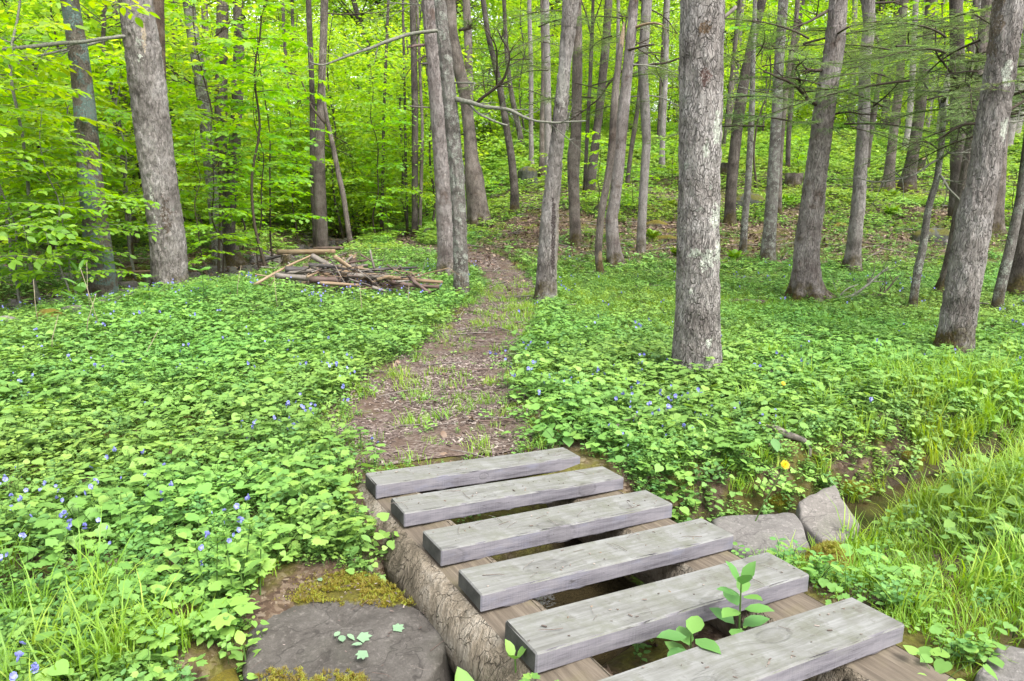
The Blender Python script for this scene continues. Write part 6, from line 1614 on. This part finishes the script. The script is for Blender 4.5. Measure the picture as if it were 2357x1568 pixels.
def scat_plants():
    XS, YS, ks, sc2 = [], [], [], []
    P_all, R_all, S_all, I_all = [], [], [], []
    protos = heart + ovate + lobed + tiny + farherb                       # 16 kinds
    for y0, y1, dens, far in ((0.7, 4.0, 620, 0), (4.0, 7.5, 560, 0), (7.5, 12, 420, 0.0), (12, 20, 170, 0.0), (20, 32, 50, 0), (32, 60, 14, 0)):
        x, y = wedge(y0, y1, dens)
        m = masks(x, y)
        bank_r = sstep(0.9, 1.5, x) * sstep(3.7, 2.9, y - 0.35 * x)            # near right bank: grass instead
        clump = fbm(x * 1.9, y * 1.9, 0, 91)
        left_near = sstep(-0.6, -1.4, x) * sstep(8.5, 5.0, y)
        d = m['path'] * 0.97 + 0.06
        d = d * sstep(0.07, 0.18, m['ds'])
        d = d * np.where(m['under'], 0.02, 1.0)
        gaps = sstep(-0.45, -0.10, clump + 0.30 * (y > 3.5) + 0.12)
        d = d * (0.30 + 0.70 * gaps)
        d = d * (1 - 0.55 * sstep(3.4, 2.2, y) * sstep(-0.4, -0.8, x) * sstep(0.18, -0.12, fbm(x * 3.6, y * 3.6, 0, 44)))
        stn = np.exp(-(((x - 1.30) / 0.55) ** 2 + ((y - 2.66) / 0.48) ** 2) ** 2); d = d * (1 - 0.93 * stn)
        # slope: broken cover over dead leaves
        litterp = sstep(-0.10, 0.35, fbm(x * 0.7, y * 0.7, 0, 55) + 0.30 * sstep(26, 20, y) * sstep(0, -0.4, (x - 2.2) / 3) + 0.0)
        d = d * (1 - m['hill'] * (0.58 + 0.38 * litterp) * sstep(27, 19, y))
        d = d * (1 - 0.80 * m['leftw']) * (1 - 0.97 * m['pile'])
        d = d * sstep(0.55, 1.3, m['dc'])
        d = d * (1 - 0.86 * bank_r)
        keep = (RS.rand(len(x)) < d) & ~m['rock']
        n = int(keep.sum()); xx, yy = x[keep], y[keep]
        k = RS.rand(n); cl = 0.5 + 0.5 * fbm(xx * 1.1, yy * 1.1, 0, 33); cl2 = 0.5 + 0.5 * fbm(xx * 0.9, yy * 0.9, 0, 34)
        w = np.stack([0.20 + 0.6 * cl, 0.45 + 0.7 * cl2, 0.04 + 0.36 * (1 - cl), 0.45 + 0.9 * sstep(5.0, 8.0, yy)], -1)
        w[:, 3] += 1.5 * (1 - m['path'][keep]); w[:, 0] *= 1 - 0.7 * sstep(6, 9, yy); w[:, 2] *= 1 - 0.4 * sstep(9, 12, yy) 
        w = np.cumsum(w / w.sum(1)[:, None], 1)
        kind = (k[:, None] > w).sum(1).clip(0, 3)
        idx = kind * 4 + RS.randint(0, 4, n)
        idx = np.where(RS.rand(n) < sstep(13, 20, yy), 16 + RS.randint(0, 3, n), idx)
        P, R_, S_ = finish(x, y, keep, 0.60, 1.5, 0.14)
        S_ *= np.interp(P[:, 1], [1.8, 2.6, 4, 6, 9, 14, 22, 35, 60], [0.66, 0.85, 0.9, 0.78, 0.72, 1.0, 1.8, 3.0, 4.5])
        S_ *= np.where(m['path'][keep] < 0.8, 0.45 + 0.5 * m['path'][keep], 1.0) * np.where(P[:, 0] > 0.6, np.interp(P[:, 1], [4, 7, 12], [1, 0.8, 0.85]), 1.0)
        P_all.append(P); R_all.append(R_); S_all.append(S_); I_all.append(idx)
    scatter('ground_cover', 'dense bright green leafy ground cover over the forest floor', protos, np.concatenate(P_all), np.concatenate(R_all), np.concatenate(S_all), np.concatenate(I_all), 'ground cover')
scat_plants()

def scat_simple(name, label, protos, bands, dens_fn, smin, smax, tiltv, cat, lift=0.0, grow_far=None):
    PA, RA, SA = [], [], []
    for y0, y1, dens in bands:
        x, y = wedge(y0, y1, dens); m = masks(x, y)
        keep = (RS.rand(len(x)) < dens_fn(x, y, m)) & ~m['rock']
        P, R_, S_ = finish(x, y, keep, smin, smax, tiltv, lift)
        if grow_far: S_ *= np.interp(P[:, 1], *grow_far)
        PA.append(P); RA.append(R_); SA.append(S_)
    P = np.concatenate(PA)
    scatter(name, label, protos, P, np.concatenate(RA), np.concatenate(SA), RS.randint(0, len(protos), len(P)), cat)
def gpatch(x, y, cx_, cy_, rx, ry): return np.exp(-(((x - cx_) / rx) ** 2 + ((y - cy_) / ry) ** 2))
scat_simple('bank_plants', 'low leafy plants clinging to the stream banks', ovate[:2] + tiny + heart[:2], [(1.2, 6, 700)],
            lambda x, y, m: sstep(.14, .24, m['ds']) * sstep(.75, .5, m['ds']) * ~m['under'] * (1 - .9 * np.exp(-(((x - 1.30) / 0.55) ** 2 + ((y - 2.66) / 0.48) ** 2) ** 2)) * 0.75, 0.5, 1.0, 0.2, 'ground cover')
scat_simple('slab_edge_plants', 'small round leaved plants creeping up to the mossy slab', tiny + heart[:2] + ovate[:2], [(1.2, 3.2, 650)],
            lambda x, y, m: np.clip(gpatch(x, y, -0.85, 2.35, .45, .22) + gpatch(x, y, -1.15, 1.9, .3, .5), 0, 1) * ~m['under'] * sstep(.2, .3, m['ds']), 0.5, 1.0, 0.2, 'ground cover')
scat_simple('tall_grass', 'tall bright grass tufts on the wet bank at right', grass, [(1.2, 7, 110)],
            lambda x, y, m: np.clip(1.3 * gpatch(x, y, 2.55, 3.15, 0.75, 0.55) + 1.2 * gpatch(x, y, 3.2, 4.5, 0.8, 0.5) + 0.9 * gpatch(x, y, 2.0, 2.9, .45, .3) + 0.35 * gpatch(x, y, 1.7, 1.9, .7, .5) + 0.8 * gpatch(x, y, -1.35, 1.75, .35, .3), 0, 1) * sstep(.05, .28, m['ds']) * ~m['under'], 0.7, 1.25, 0.12, 'grass')
scat_simple('short_grass', 'fine short grass mixed into the ground cover', grass2, [(1.2, 5, 330), (5, 13, 90)],
            lambda x, y, m: np.clip(1.0 * sstep(0.75, 1.3, x) * sstep(3.3, 2.7, y) + 0.07 * (y < 5) + 0.65 * gpatch(x, y, 1.2, 8.0, 1.6, 2.3) + 0.6 * gpatch(x, y, 3.0, 7.0, 1.4, 1.5) + 0.03 * (1 - m['path']) * (y > 4.2), 0, 1) * sstep(.1, .2, m['ds']) * np.where(m['under'], .05, 1), 0.6, 1.3, 0.15, 'grass', 0, ([2, 6, 13], [1, 1.2, 1.6]))
scat_simple('violet_flowers', 'small blue violet flowers sprinkled through the ground cover', flow, [(1.4, 5, 42), (5, 12, 22)],
            lambda x, y, m: m['path'] * np.clip(sstep(-.15, .35, fbm(x * 1.6, y * 1.6, 0, 61)) * (0.85 * (x < 0.1) + 0.95 * gpatch(x, y, 0.9, 4.2, 1.1, 0.9) + .25) , 0, 1) * sstep(.3, .5, m['ds']) * ~m['under'] * sstep(1.2, 1.8, m['dc']), 0.9, 1.3, 0.15, 'flowers')
scat_simple('yellow_flowers', 'scattered small yellow flowers in the left flower bank', fine, [(4, 12, 1.0)],
            lambda x, y, m: m['path'] * (x < -1.5) * 0.5, 0.8, 1.2, 0.15, 'flowers')
scat_simple('leaf_litter', 'brown dead leaves covering the slope and creek banks', litter, [(1.2, 5, 60), (5, 12, 45), (12, 20, 140), (20, 34, 60)],
            lambda x, y, m: np.clip(0.10 + 0.9 * m['hill'] * (y < 26) + 0.9 * m['leftw'] + 0.6 * m['under'] + 0.5 * (m['dc'] < 1.8) + 0.18 * (1 - m['path']), 0, 1) * (m['ds'] > .25), 0.7, 1.3, 0.3, 'dead leaves', 0.0, ([2, 12, 20, 34], [1, 1.3, 1.7, 2.6]))
scat_simple('wood_chips', 'brown and tan wood chips strewn on the trail', chips, [(3.2, 5.6, 2600), (5.6, 9, 900), (9, 14, 250)],
            lambda x, y, m: (1 - m['path']) * sstep(-.35, .15, fbm(x * 2.2, y * 2.2, 0, 81)) * ~m['under'], 0.7, 1.4, 0.2, 'wood chips', 0.008, ([3, 6, 14], [1, 1.2, 1.8]))
scat_simple('fine_twigs', 'fine dry twigs lying among the leaves', twg, [(1.2, 6, 14), (6, 14, 9), (14, 26, 6)],
            lambda x, y, m: np.clip(.25 + m['leftw'] + .6 * m['hill'] + (m['dc'] < 2) + .5 * (1 - m['path']), 0, 1) * (m['ds'] > .2), 0.6, 2.2, 0.1, 'twigs', 0.012, ([2, 10, 26], [.8, 2, 4]))
scat_simple('creek_stones', 'flat slate fragments filling the dry creek bed at left', plates_, [(5, 14, 60), (14, 26, 25)],
            lambda x, y, m: (m['dc'] < 1.0) * 0.9, 0.5, 1.5, 0.2, 'stones', 0.01, ([5, 14, 26], [1, 1.3, 2]))

# moss cushions
def moss_pad(px, py, w, h, mat='moss', lab='', seed=0, hgt=0.35):
    o = boulder(lab, px, py, w, h * 0.45, mat, 0.9, 0.7, seed, name='moss_cushion', sink=0.35); o['category'] = 'moss'
MC = [(150, 798, 50, 18, 'moss', 'orange brown moss cushion in the flowers at far left'), (100, 792, 30, 12, 'moss', 'small orange moss cushion left of the larger one at far left'), (310, 806, 34, 14, 'moss', 'orange moss cushion in the flowers below the leaning left trunk'),
      (1960, 1118, 90, 40, 'moss_green', 'green moss mound on the bank above the pale angular slab'), (1790, 1150, 60, 26, 'moss_green', 'green moss mound left of the pale angular slab'), (2090, 1052, 70, 22, 'moss_green', 'flat green moss patch near the grass bank'), (1500, 855, 50, 10, 'moss', 'golden moss strip beside the big grey trunk foot'),
      (1190, 1015, 1, 1, 'moss', None), (1940, 455, 40, 10, 'moss_green', 'faint moss patch uphill behind the tan brown trunk'), (1230, 930, 1, 1, 'moss', None), (695, 1562, 80, 30, 'moss_green', 'green moss tuft on the bottom edge of the mossy slab'), (820, 1556, 80, 22, 'moss_green', 'low green moss tuft on the slab, right of the other tuft')]
for i, (px, py, w, h, m_, lab) in enumerate(MC):
    if lab and w > 2:
        if 'slab' in lab and 'edge of' in lab or 'tuft on the slab' in lab: continue
        moss_pad(px, py, w, h, m_, lab, 120 + i)

# moss tufts standing on the slab, the moss stones and the cushions, crumbs of litter on slab and beams
mtuft = [blades('moss_tuft', 26, .016, .0022, .012, .9, M['moss_blade'], 70 + v) for v in range(3)]
SP_, SN = [], []
c0 = ROCKS[0][1]; n = 9000
x = RS.uniform(-.5, .5, n); y = RS.uniform(-.5, .5, n)
ok = in_poly(x + c0[0], y + c0[1], grow(ROCKS[0][0], 0.98)) & (y > 0.125 + 0.05 * fbm(x * 9, y * 9, 0, 3) - 0.02) 
spot = in_poly(x + c0[0], y + c0[1], ROCKS[0][0]) & ((np.hypot(x + 0.12, (y + 0.27) * 1.5) < 0.10 + .03 * fbm(x * 20, y * 20, 0, 9)) | (np.hypot(x - 0.05, (y + 0.25) * 1.6) < 0.08))
k = (ok & (RS.rand(n) < sstep(-.5, .1, fbm(x * 12, y * 12, 0, 13) + 3.0 * (y - .13)))) | spot
SP_.append(np.c_[x[k] + c0[0], y[k] + c0[1], -0.06 + 0.04 * y[k] + 0.006 + 0 * x[k]])
cm = bpy.context.evaluated_depsgraph_get() if False else None
for ob in list(COL.objects):
    if ob.name.startswith('moss_cushion') or ob.get('label', '').startswith('rounded stone capped'):
        co = np.array([v.co[:] for v in ob.data.vertices]); lc = np.array(ob.location)
        size = max(co[:, 0].max(), 0.03)
        up = co[co[:, 2] > co[:, 2].max() - 0.75 * (co[:, 2].max() - np.percentile(co[:, 2], 30))]
        rep_ = max(1, int(min(2500, 2600 * size * size * 10) / len(up)))
        for q in range(rep_): SP_.append(up + lc + RS.randn(*up.shape) * np.array([.02, .02, .002]) * size * 6 * (q > 0))
MP_ = np.concatenate(SP_); n = len(MP_)
scatter('moss', 'golden green moss on the slab, the streamside stones and cushions', mtuft, MP_, np.c_[RS.randn(n) * .3, RS.randn(n) * .3, RS.rand(n) * 6.28], RS.uniform(.35, .85, n), RS.randint(0, 3, n), 'moss')
x = RS.uniform(-.5, .5, 420); y = RS.uniform(-.5, .5, 420); k = in_poly(x + c0[0], y + c0[1], grow(ROCKS[0][0], .95)) & ((RS.rand(420) < .25) | (y > .08))
DB = [np.c_[x[k] + c0[0], y[k] + c0[1], -0.06 + 0.04 * y[k] + 0.014]]
for (bx, by, th, w) in BEAMS:
    u = RS.rand(26) * BL; v = (.08 + .84 * RS.rand(26)) * w
    qx, qy = bx + math.cos(th) * u - math.sin(th) * v, by + math.sin(th) * u + math.cos(th) * v
    DB.append(np.c_[qx, qy, bz(qx, qy) + .002])
DB = np.concatenate(DB); n = len(DB)
scatter('litter_crumbs', 'tiny dry crumbs of leaf and twig on the beams and the slab', chips + twg[:2], DB, np.c_[np.zeros(n), np.zeros(n), RS.rand(n) * 6.28], RS.uniform(.2, .55, n), RS.randint(0, 7, n), 'litter')

# ------------------------------------------------------------------ single plants one can point to
def tmpl_mesh(name, tm, mat):
    me = mesh_from(name, tm[0], tm[1].astype(np.int64), M[mat], attr=np.full(len(tm[0]), 0.2)); return me
LEAFM = {}
def leaf_obj(parent, tm, tname, mat, p, D, N, s):
    key = (tname, mat)
    if key not in LEAFM: LEAFM[key] = tmpl_mesh('leaf', tm, mat)
    D = Vector(D).normalized(); N = Vector(N); N = (N - D * N.dot(D)).normalized(); B = N.cross(D)
    m = Matrix((D, B, N)).transposed().to_4x4(); m.translation = Vector([float(v) for v in p])
    o = link('leaf', LEAFM[key], parent); o.matrix_local = m @ Matrix.Scale(s, 4)
    return o
def stem_obj(parent, P, R, mat='stem'):
    mb = MB(); mb.tube(np.array(P, float), R, 5, 0, 0, False); return link('stem', mb.mesh('stem', M[mat]), parent)
def rosette(label, px, py, h, leaves, name='leafy_plant', z=None, cat='plant', Y=None, mat='leaf_ground', stems=True):
    """leaves: (height fraction, azimuth, size, pitch, template name)"""
    b = ground(px, py) if Y is None else None
    if b is None:
        q = at_y(px, py, Y); b = np.array([q[0], Y, float(H(q[0], Y))])
    root = empty(name, b, label, cat)
    stem_obj(root, [(0, 0, -0.02), (0.004, 0.002, h * .5), (0, 0.004, h)], [.004, .0033, .0022])
    for (t, a, s, pit, tn) in leaves:
        tm = dict(ov=T_OV, nar=T_OVN, ma=T_MA, he=T_HE, lo=T_LO, ro=T_RO)[tn]
        D = (math.cos(a) * math.cos(pit), math.sin(a) * math.cos(pit), math.sin(pit)); N = (-math.sin(pit) * math.cos(a), -math.sin(pit) * math.sin(a), math.cos(pit))
        leaf_obj(root, tm, tn, mat, (D[0] * s * .15, D[1] * s * .15, h * t), D, N, s)
    return root
def pairs(ts, s0, s1, tn, a0=0.3, pit=0.35, n=2):
    out = []
    for i, t in enumerate(ts):
        for j in range(n): out.append((t, a0 + i * 1.57 + j * 2 * math.pi / n, s0 + (s1 - s0) * i / max(1, len(ts) - 1), pit, tn))
    return out
rosette('toothed green plant rising through the gap before the nearest beam', 1700, 1440, 0.24 - float(H(0.57, 1.75)), pairs((.62, .78), .085, .08, 'ov', 0.2, .22, 3) + pairs((1.0,), .07, .07, 'ov', .5, 1.0, 3) + pairs((.9,), .065, .06, 'ov', 1.1, .4, 3), Y=1.75, mat='leaf_dark')
rosette('low broad leaved plant in the gap before the nearest beam, left of the taller one', 1590, 1490, 0.13 - float(H(0.42, 1.67)), pairs((.7, .85, 1.0), .08, .085, 'ov', 0.1, .15, 3), Y=1.67, mat='leaf_dark')
rosette('dark round leaved seedling deep in the gap before the nearest beam', 1500, 1500, 0.10, pairs((.6, 1.0), .045, .04, 'ro', 0.4, .2, 2), Y=1.62, mat='leaf_dark')
rosette('large divided leaf plant overlapping the left rim of the mossy slab', 530, 1470, 0.10, [(1, a, .085, -.05, 'lo') for a in (0.2, 1.3, 2.4, 3.6, 4.8)] + [(.7, 5.5, .05, .1, 'lo')])
rosette('pointed trifoliate seedling over the left corner of the mossy slab', 560, 1400, 0.13, pairs((1.0,), .07, .07, 'ov', .4, .55, 3) + pairs((.6,), .05, .05, 'ov', 1, .1, 2))
rosette('toothed leaf sprig at the bottom left of the mossy slab', 565, 1555, 0.10, pairs((.5, 1.0), .05, .055, 'ov', .6, .5, 3))
rosette('pale sprig with stacked small leaves in front of the mossy slab, right side', 945, 1560, 0.19, pairs((.3, .5, .7, .85, 1), .04, .028, 'ov', .3, .35, 2))
rosette('bushier pale sprig right beside the stacked leaf sprig', 985, 1562, 0.12, pairs((.4, .7, 1), .034, .026, 'ov', .9, .3, 2))
rosette('pointed bright plant at the bottom edge below the bridge log', 1085, 1575, 0.16, pairs((.6, 1.0), .09, .10, 'ov', .5, .75, 3), Y=1.63)
rosette('small pointed seedling at the bottom edge beside the bridge log', 1185, 1575, 0.14, pairs((1.0,), .05, .05, 'ov', .2, .9, 3), Y=1.62)
rosette('heart leaved plant hanging over the mossy slab beside the log', 905, 1300, 0.12, pairs((.5, .8, 1.0), .055, .045, 'he', .2, -.3, 2))
rosette('toothed seedling clinging beside the log above the dark gap', 925, 1345, 0.09, pairs((.7, 1.0), .045, .04, 'ov', .8, .1, 3), mat='leaf_ground')
rosette('drooping dark leaved plant in the middle of the mossy slab edge', 830, 1290, 0.10, pairs((.6, 1.0), .055, .05, 'ov', .1, -.35, 3), mat='leaf_dark')
rosette('yellow green heart leaved plant above the left end of the mossy slab', 640, 1290, 0.12, pairs((.6, 1.0), .055, .05, 'he', .5, .1, 3))
rosette('pair of bright heart leaves low in the left corner', 410, 1310, 0.07, [(1, .6, .055, -.2, 'he'), (1, -1.2, .055, -.4, 'he'), (.8, 3.3, .045, -.1, 'he')])
rosette('single pointed heart leaved plant near the left edge', 225, 1230, 0.12, [(1, -1.3, .06, -.6, 'he'), (.9, .9, .05, 0, 'he'), (.8, 2.9, .05, 0, 'he')])
rosette('palmate leaf rosette in the bottom left grass', 330, 1400, 0.09, [(1, a, .055, .0, 'nar') for a in np.arange(7) * .9])
rosette('broad blue green leaf stalk standing by the creek, left of the leaning trunk', 192, 712, 0.42, pairs((.25, .45, .65), .20, .17, 'ov', .4, .6, 2) + pairs((1.0,), .15, .12, 'nar', 1.2, 1.1, 2), mat='leaf_dark')
rosette('tall lobed plant at the foot of the leaning left trunk, right side', 470, 690, 0.34, pairs((.45, .7, 1.0), .16, .13, 'lo', .2, .3, 3))
rosette('tall lobed plant at the foot of the leaning left trunk, left side', 345, 700, 0.30, pairs((.45, .7, 1.0), .15, .12, 'lo', 1.0, .3, 3))
rosette('broad leaved plant beside the trail below the twisted root', 1775, 1055, 0.11, [(1, -1.6, .085, -.5, 'ov'), (.8, .4, .05, .2, 'ov'), (.7, 2.8, .05, .2, 'ov')], mat='leaf_dark')
rosette('smooth broad leaves arching over the bank behind the dandelion', 1890, 960, 0.16, pairs((.5, .8, 1.0), .10, .08, 'nar', .3, .35, 3))
rosette('bright maple seedling at the left end of the farthest beam', 862, 1085, 0.13, pairs((.7, 1.0), .065, .06, 'ma', .8, -.05, 3))
rosette('lobed leaved plant by the trail edge left of the farthest beam', 760, 1070, 0.13, pairs((.6, 1.0), .06, .06, 'lo', .3, 0, 3))
rosette('maple seedling with pale lobed leaves at the left trail edge', 830, 1040, 0.12, pairs((.8, 1.0), .05, .055, 'ma', .1, .0, 3))

def cleavers(label, px, py, hs):
    b = ground(px, py); root = empty('cleavers_plant', b, label, 'plant'); rr = random.Random(px)
    for k, (dx, h) in enumerate(hs):
        P = [(dx, 0, -.01), (dx + .01 * rr.uniform(-1, 1), .01, h * .5), (dx + .02 * rr.uniform(-1, 1), .01, h)]
        stem_obj(root, P, [.0028, .0025, .0018], 'stem')
        for t in (.3, .55, .78, .93, 1.0):
            for j in range(7 if t < .95 else 5):
                a = j * .9 + t * 3
                leaf_obj(root, T_OVN, 'nar', 'leaf_ground', (P[0][0] + (P[2][0] - P[0][0]) * t, .01, h * t), (math.cos(a), math.sin(a), .25 + .6 * (t > .9)), (0, 0, 1), .038 * (1.1 - .3 * t))
cleavers('tall cleavers with whorled narrow leaves at the left end of the mossy slab', 500, 1400, [(0, .24), (.05, .26), (-.05, .22)])
cleavers('second cleavers clump nearer the slab corner, leaning stems', 575, 1370, [(0, .25), (.035, .22)])

def dandelion(label, px, py, wpx, stem_px, Y):
    c = at_y(px, py, Y); zc = float(FWD @ (c - np.array([0, 0, CAM_H]))); R_ = wpx * .5 * zc / FPX
    s = at_y(stem_px[0], stem_px[1], Y); gz = float(H(s[0], s[1])); b = np.array([s[0], s[1], gz])
    root = empty('dandelion', b, label, 'flower')
    cc = c - b
    mid = cc * .5 + np.array([0, 0, .02])
    P, Rr = resample(np.array([(0, 0, -.02), mid, cc]), np.array([.0032, .003, .003]), .02)
    stem_obj(root, P, Rr, 'stem')
    f = np.array([0.1, -0.75, 0.65]); f /= np.linalg.norm(f); u = np.cross(f, [0, 0, 1.]); u /= np.linalg.norm(u); w = np.cross(u, f)
    mb = MB()
    for tier, (n, ln, up) in enumerate(((34, 1.0, .12), (28, .82, .45), (20, .55, .9), (10, .3, 1.6))):
        for k in range(n):
            a = 2 * math.pi * k / n + tier
            D = u * math.cos(a) + w * math.sin(a) + f * up; D /= np.linalg.norm(D)
            V, Fc = leaves_geo([cc], [D], [f], [R_ * ln * (.9 + .2 * ((k * 7) % 5) / 5)], (T_SM[0] * np.array([1, .32, 0]), T_SM[1])); mb.add(V, Fc)
    link('flower_head', mb.mesh('flower_head', M['yellow']), root)
dandelion('yellow dandelion on an arching stem in front of the twisted root', 1807, 1070, 24, (1705, 1110), 2.93)
dandelion('smaller yellow dandelion farther back, right of the big grey trunk', 1803, 883, 12, (1801, 905), 4.25)
def big_violet():
    c = at_y(336, 1492, 1.80); gz = float(H(c[0], c[1])); b = np.array([c[0], c[1], gz])
    root = empty('violet_flower', b, 'single large blue violet bloom in the bottom left grass', 'flower'); cc = c - b
    stem_obj(root, [(0, 0.01, -.02), (0.005, 0.01, cc[2] * .6), (0, 0.003, cc[2])], [.002, .0018, .0015])
    f = Vector((0.1, -.8, .5)).normalized(); u = f.cross(Vector((0, 0, 1))).normalized(); w = u.cross(f)
    for k, (a, s) in enumerate(((1.0, .019), (2.15, .019), (3.35, .017), (-.2, .017), (-1.57, .021))):
        D = u * math.cos(a) + w * math.sin(a) + f * .2
        o = leaf_obj(root, T_RO, 'ro', 'violet', cc, D, f, s); o.name = 'petal'
big_violet()

# ferns
FM = []
def frond_mesh(seed, L=.34):
    P, D, N, S = [], [], [], []
    mb = MB()
    A = np.array([(L * t, 0, L * (.75 * t - .62 * t * t)) for t in np.linspace(0, 1, 12)])
    mb.tube(A, np.linspace(.002, .0008, 12), 3, 1, 0, False)
    for i in range(26):
        t = .14 + .86 * i / 26; j = min(10, int(t * 11)); q = A[j] + (A[j + 1] - A[j]) * (t * 11 - j)
        l = .30 * L * math.sin(math.pi * (t * .9 + .08)) ** .8
        for s in (1, -1):
            V, Fc = leaves_geo([q], [(.35, s, -.12)], [(0, 0, 1)], [l], (T_OVN[0] * np.array([1, .62, 1]), T_OVN[1])); mb.add(V, Fc, 0, .3)
    return mb.mesh('frond', [M['leaf_grass'], M['stem']])
FRM = frond_mesh(0)
def fern(px, py, label, s_=1.0, group=None):
    b = ground(px, py); root = empty('fern', b, label, 'fern', group); root.scale = (s_, s_, s_)
    for k in range(9):
        o = link('frond', FRM, root, (0, 0, 0), (0, -.35 - .25 * (k % 3), k * .7 + px))
for px, py, lab, s_ in [(965, 540, 'large bright fern in the ravine left of the touching pair', 2.0), (905, 548, 'fern beside the larger fern in the ravine', 1.4), (1090, 470, 'fern on the bank right of the touching pair', 1.4), (1545, 478, 'small fern on the litter slope left of the big grey trunk', 1.2), (1500, 552, 'fern low on the slope between the straight trunks', 1.3),
                        (1560, 590, 'fern against the left side of the big grey trunk', 1.2), (2052, 498, 'upright fern on the slope right of the tan brown trunk', 1.5), (2050, 462, 'tall fern behind the upright one on the slope', 1.8), (1690, 600, 'fern right of the big grey trunk at the slope foot', 1.1), (1810, 470, 'fern beside the tall stump', 1.5),
                        (1950, 612, 'fern at the foot of the tan brown trunk', 1.0), (1120, 470, 'fern under the kinked trunk on the bank', 1.2), (2210, 590, 'fern behind the big leaning right trunk', 1.1)]:
    fern(px, py, lab, s_ * 0.62)
# dry stalks standing in the flowers at the left
rs = random.Random(3)
for i, (px, py, h) in enumerate([(208, 720, .9), (196, 800, .75), (233, 770, 1.0), (118, 830, .6), (640, 720, .7), (835, 735, .6), (330, 850, .5), (940, 720, .5), (90, 760, .8), (545, 700, .7)]):
    b = ground(px, py); a = rs.gauss(0, .18); h = h * .6
    mb = MB(); mb.tube(np.array([(0, 0, 0), (a * h * .5, 0, h * .5), (a * h * 1.3, .03, h)]), [.004, .003, .002], 5)
    o = link('dry_stalk', mb.mesh('dry_stalk', M['stem_dry']), None, b); props(o, 'thin pale dry stalk standing up from the left flower bank', 'stalk', 'dry stalks in the left flower bank')
# small things lying on the beams and the slab
def flat_leaf(px, py, z, s, tm, tn, mat, label, a, group=None):
    p = at_z(px, py, z); o = leaf_obj(None, tm, tn, mat, p + np.array([0, 0, .004]), (math.cos(a), math.sin(a), 0.02), (0.1, -.15, 1), s); o.name = 'fallen_leaf'; props(o, label, 'leaf', group)
for px, py, s, a, tn in [(820, 1472, .05, .3, 'lo'), (790, 1480, .04, 2.0, 'ov'), (845, 1500, .045, 4.2, 'lo'), (770, 1468, .03, 1.2, 'ov'), (835, 1485, .035, 3.2, 'nar'), (800, 1462, .04, 5.5, 'nar')]:
    flat_leaf(px, py, -.055, s, dict(nar=T_OVN, lo=T_LO, ov=T_OV)[tn], tn, 'leaf_pale', 'wilted pale green leaf in the cluster on the mossy slab', a, 'wilted leaves on the mossy slab')
flat_leaf(905, 1455, -.05, .045, T_LO, 'lo', 'leaf_pale', 'lone three lobed pale leaf on the right half of the mossy slab', .9)
flat_leaf(740, 1340, -.04, .03, T_OV, 'ov', 'leaf_pale', 'small pale leaf on the moss of the slab', 2.2)
rs = random.Random(8)
for i in range(26):
    k = i % 6; x, y, th, w = BEAMS[k]; u = rs.uniform(.08, .95) * BL; v = rs.uniform(.15, .85) * w
    px_, py_ = x + math.cos(th) * u - math.sin(th) * v, y + math.sin(th) * u + math.cos(th) * v
    o = link('bud_scale', litter[2], None, (px_, py_, bz(px_, py_) - .0005), (0, 0, rs.uniform(0, 6)), (.22, .22, .22)); props(o, 'tiny tan bud scale lying on a grey beam', 'bud scale', 'bud scales on the beams')
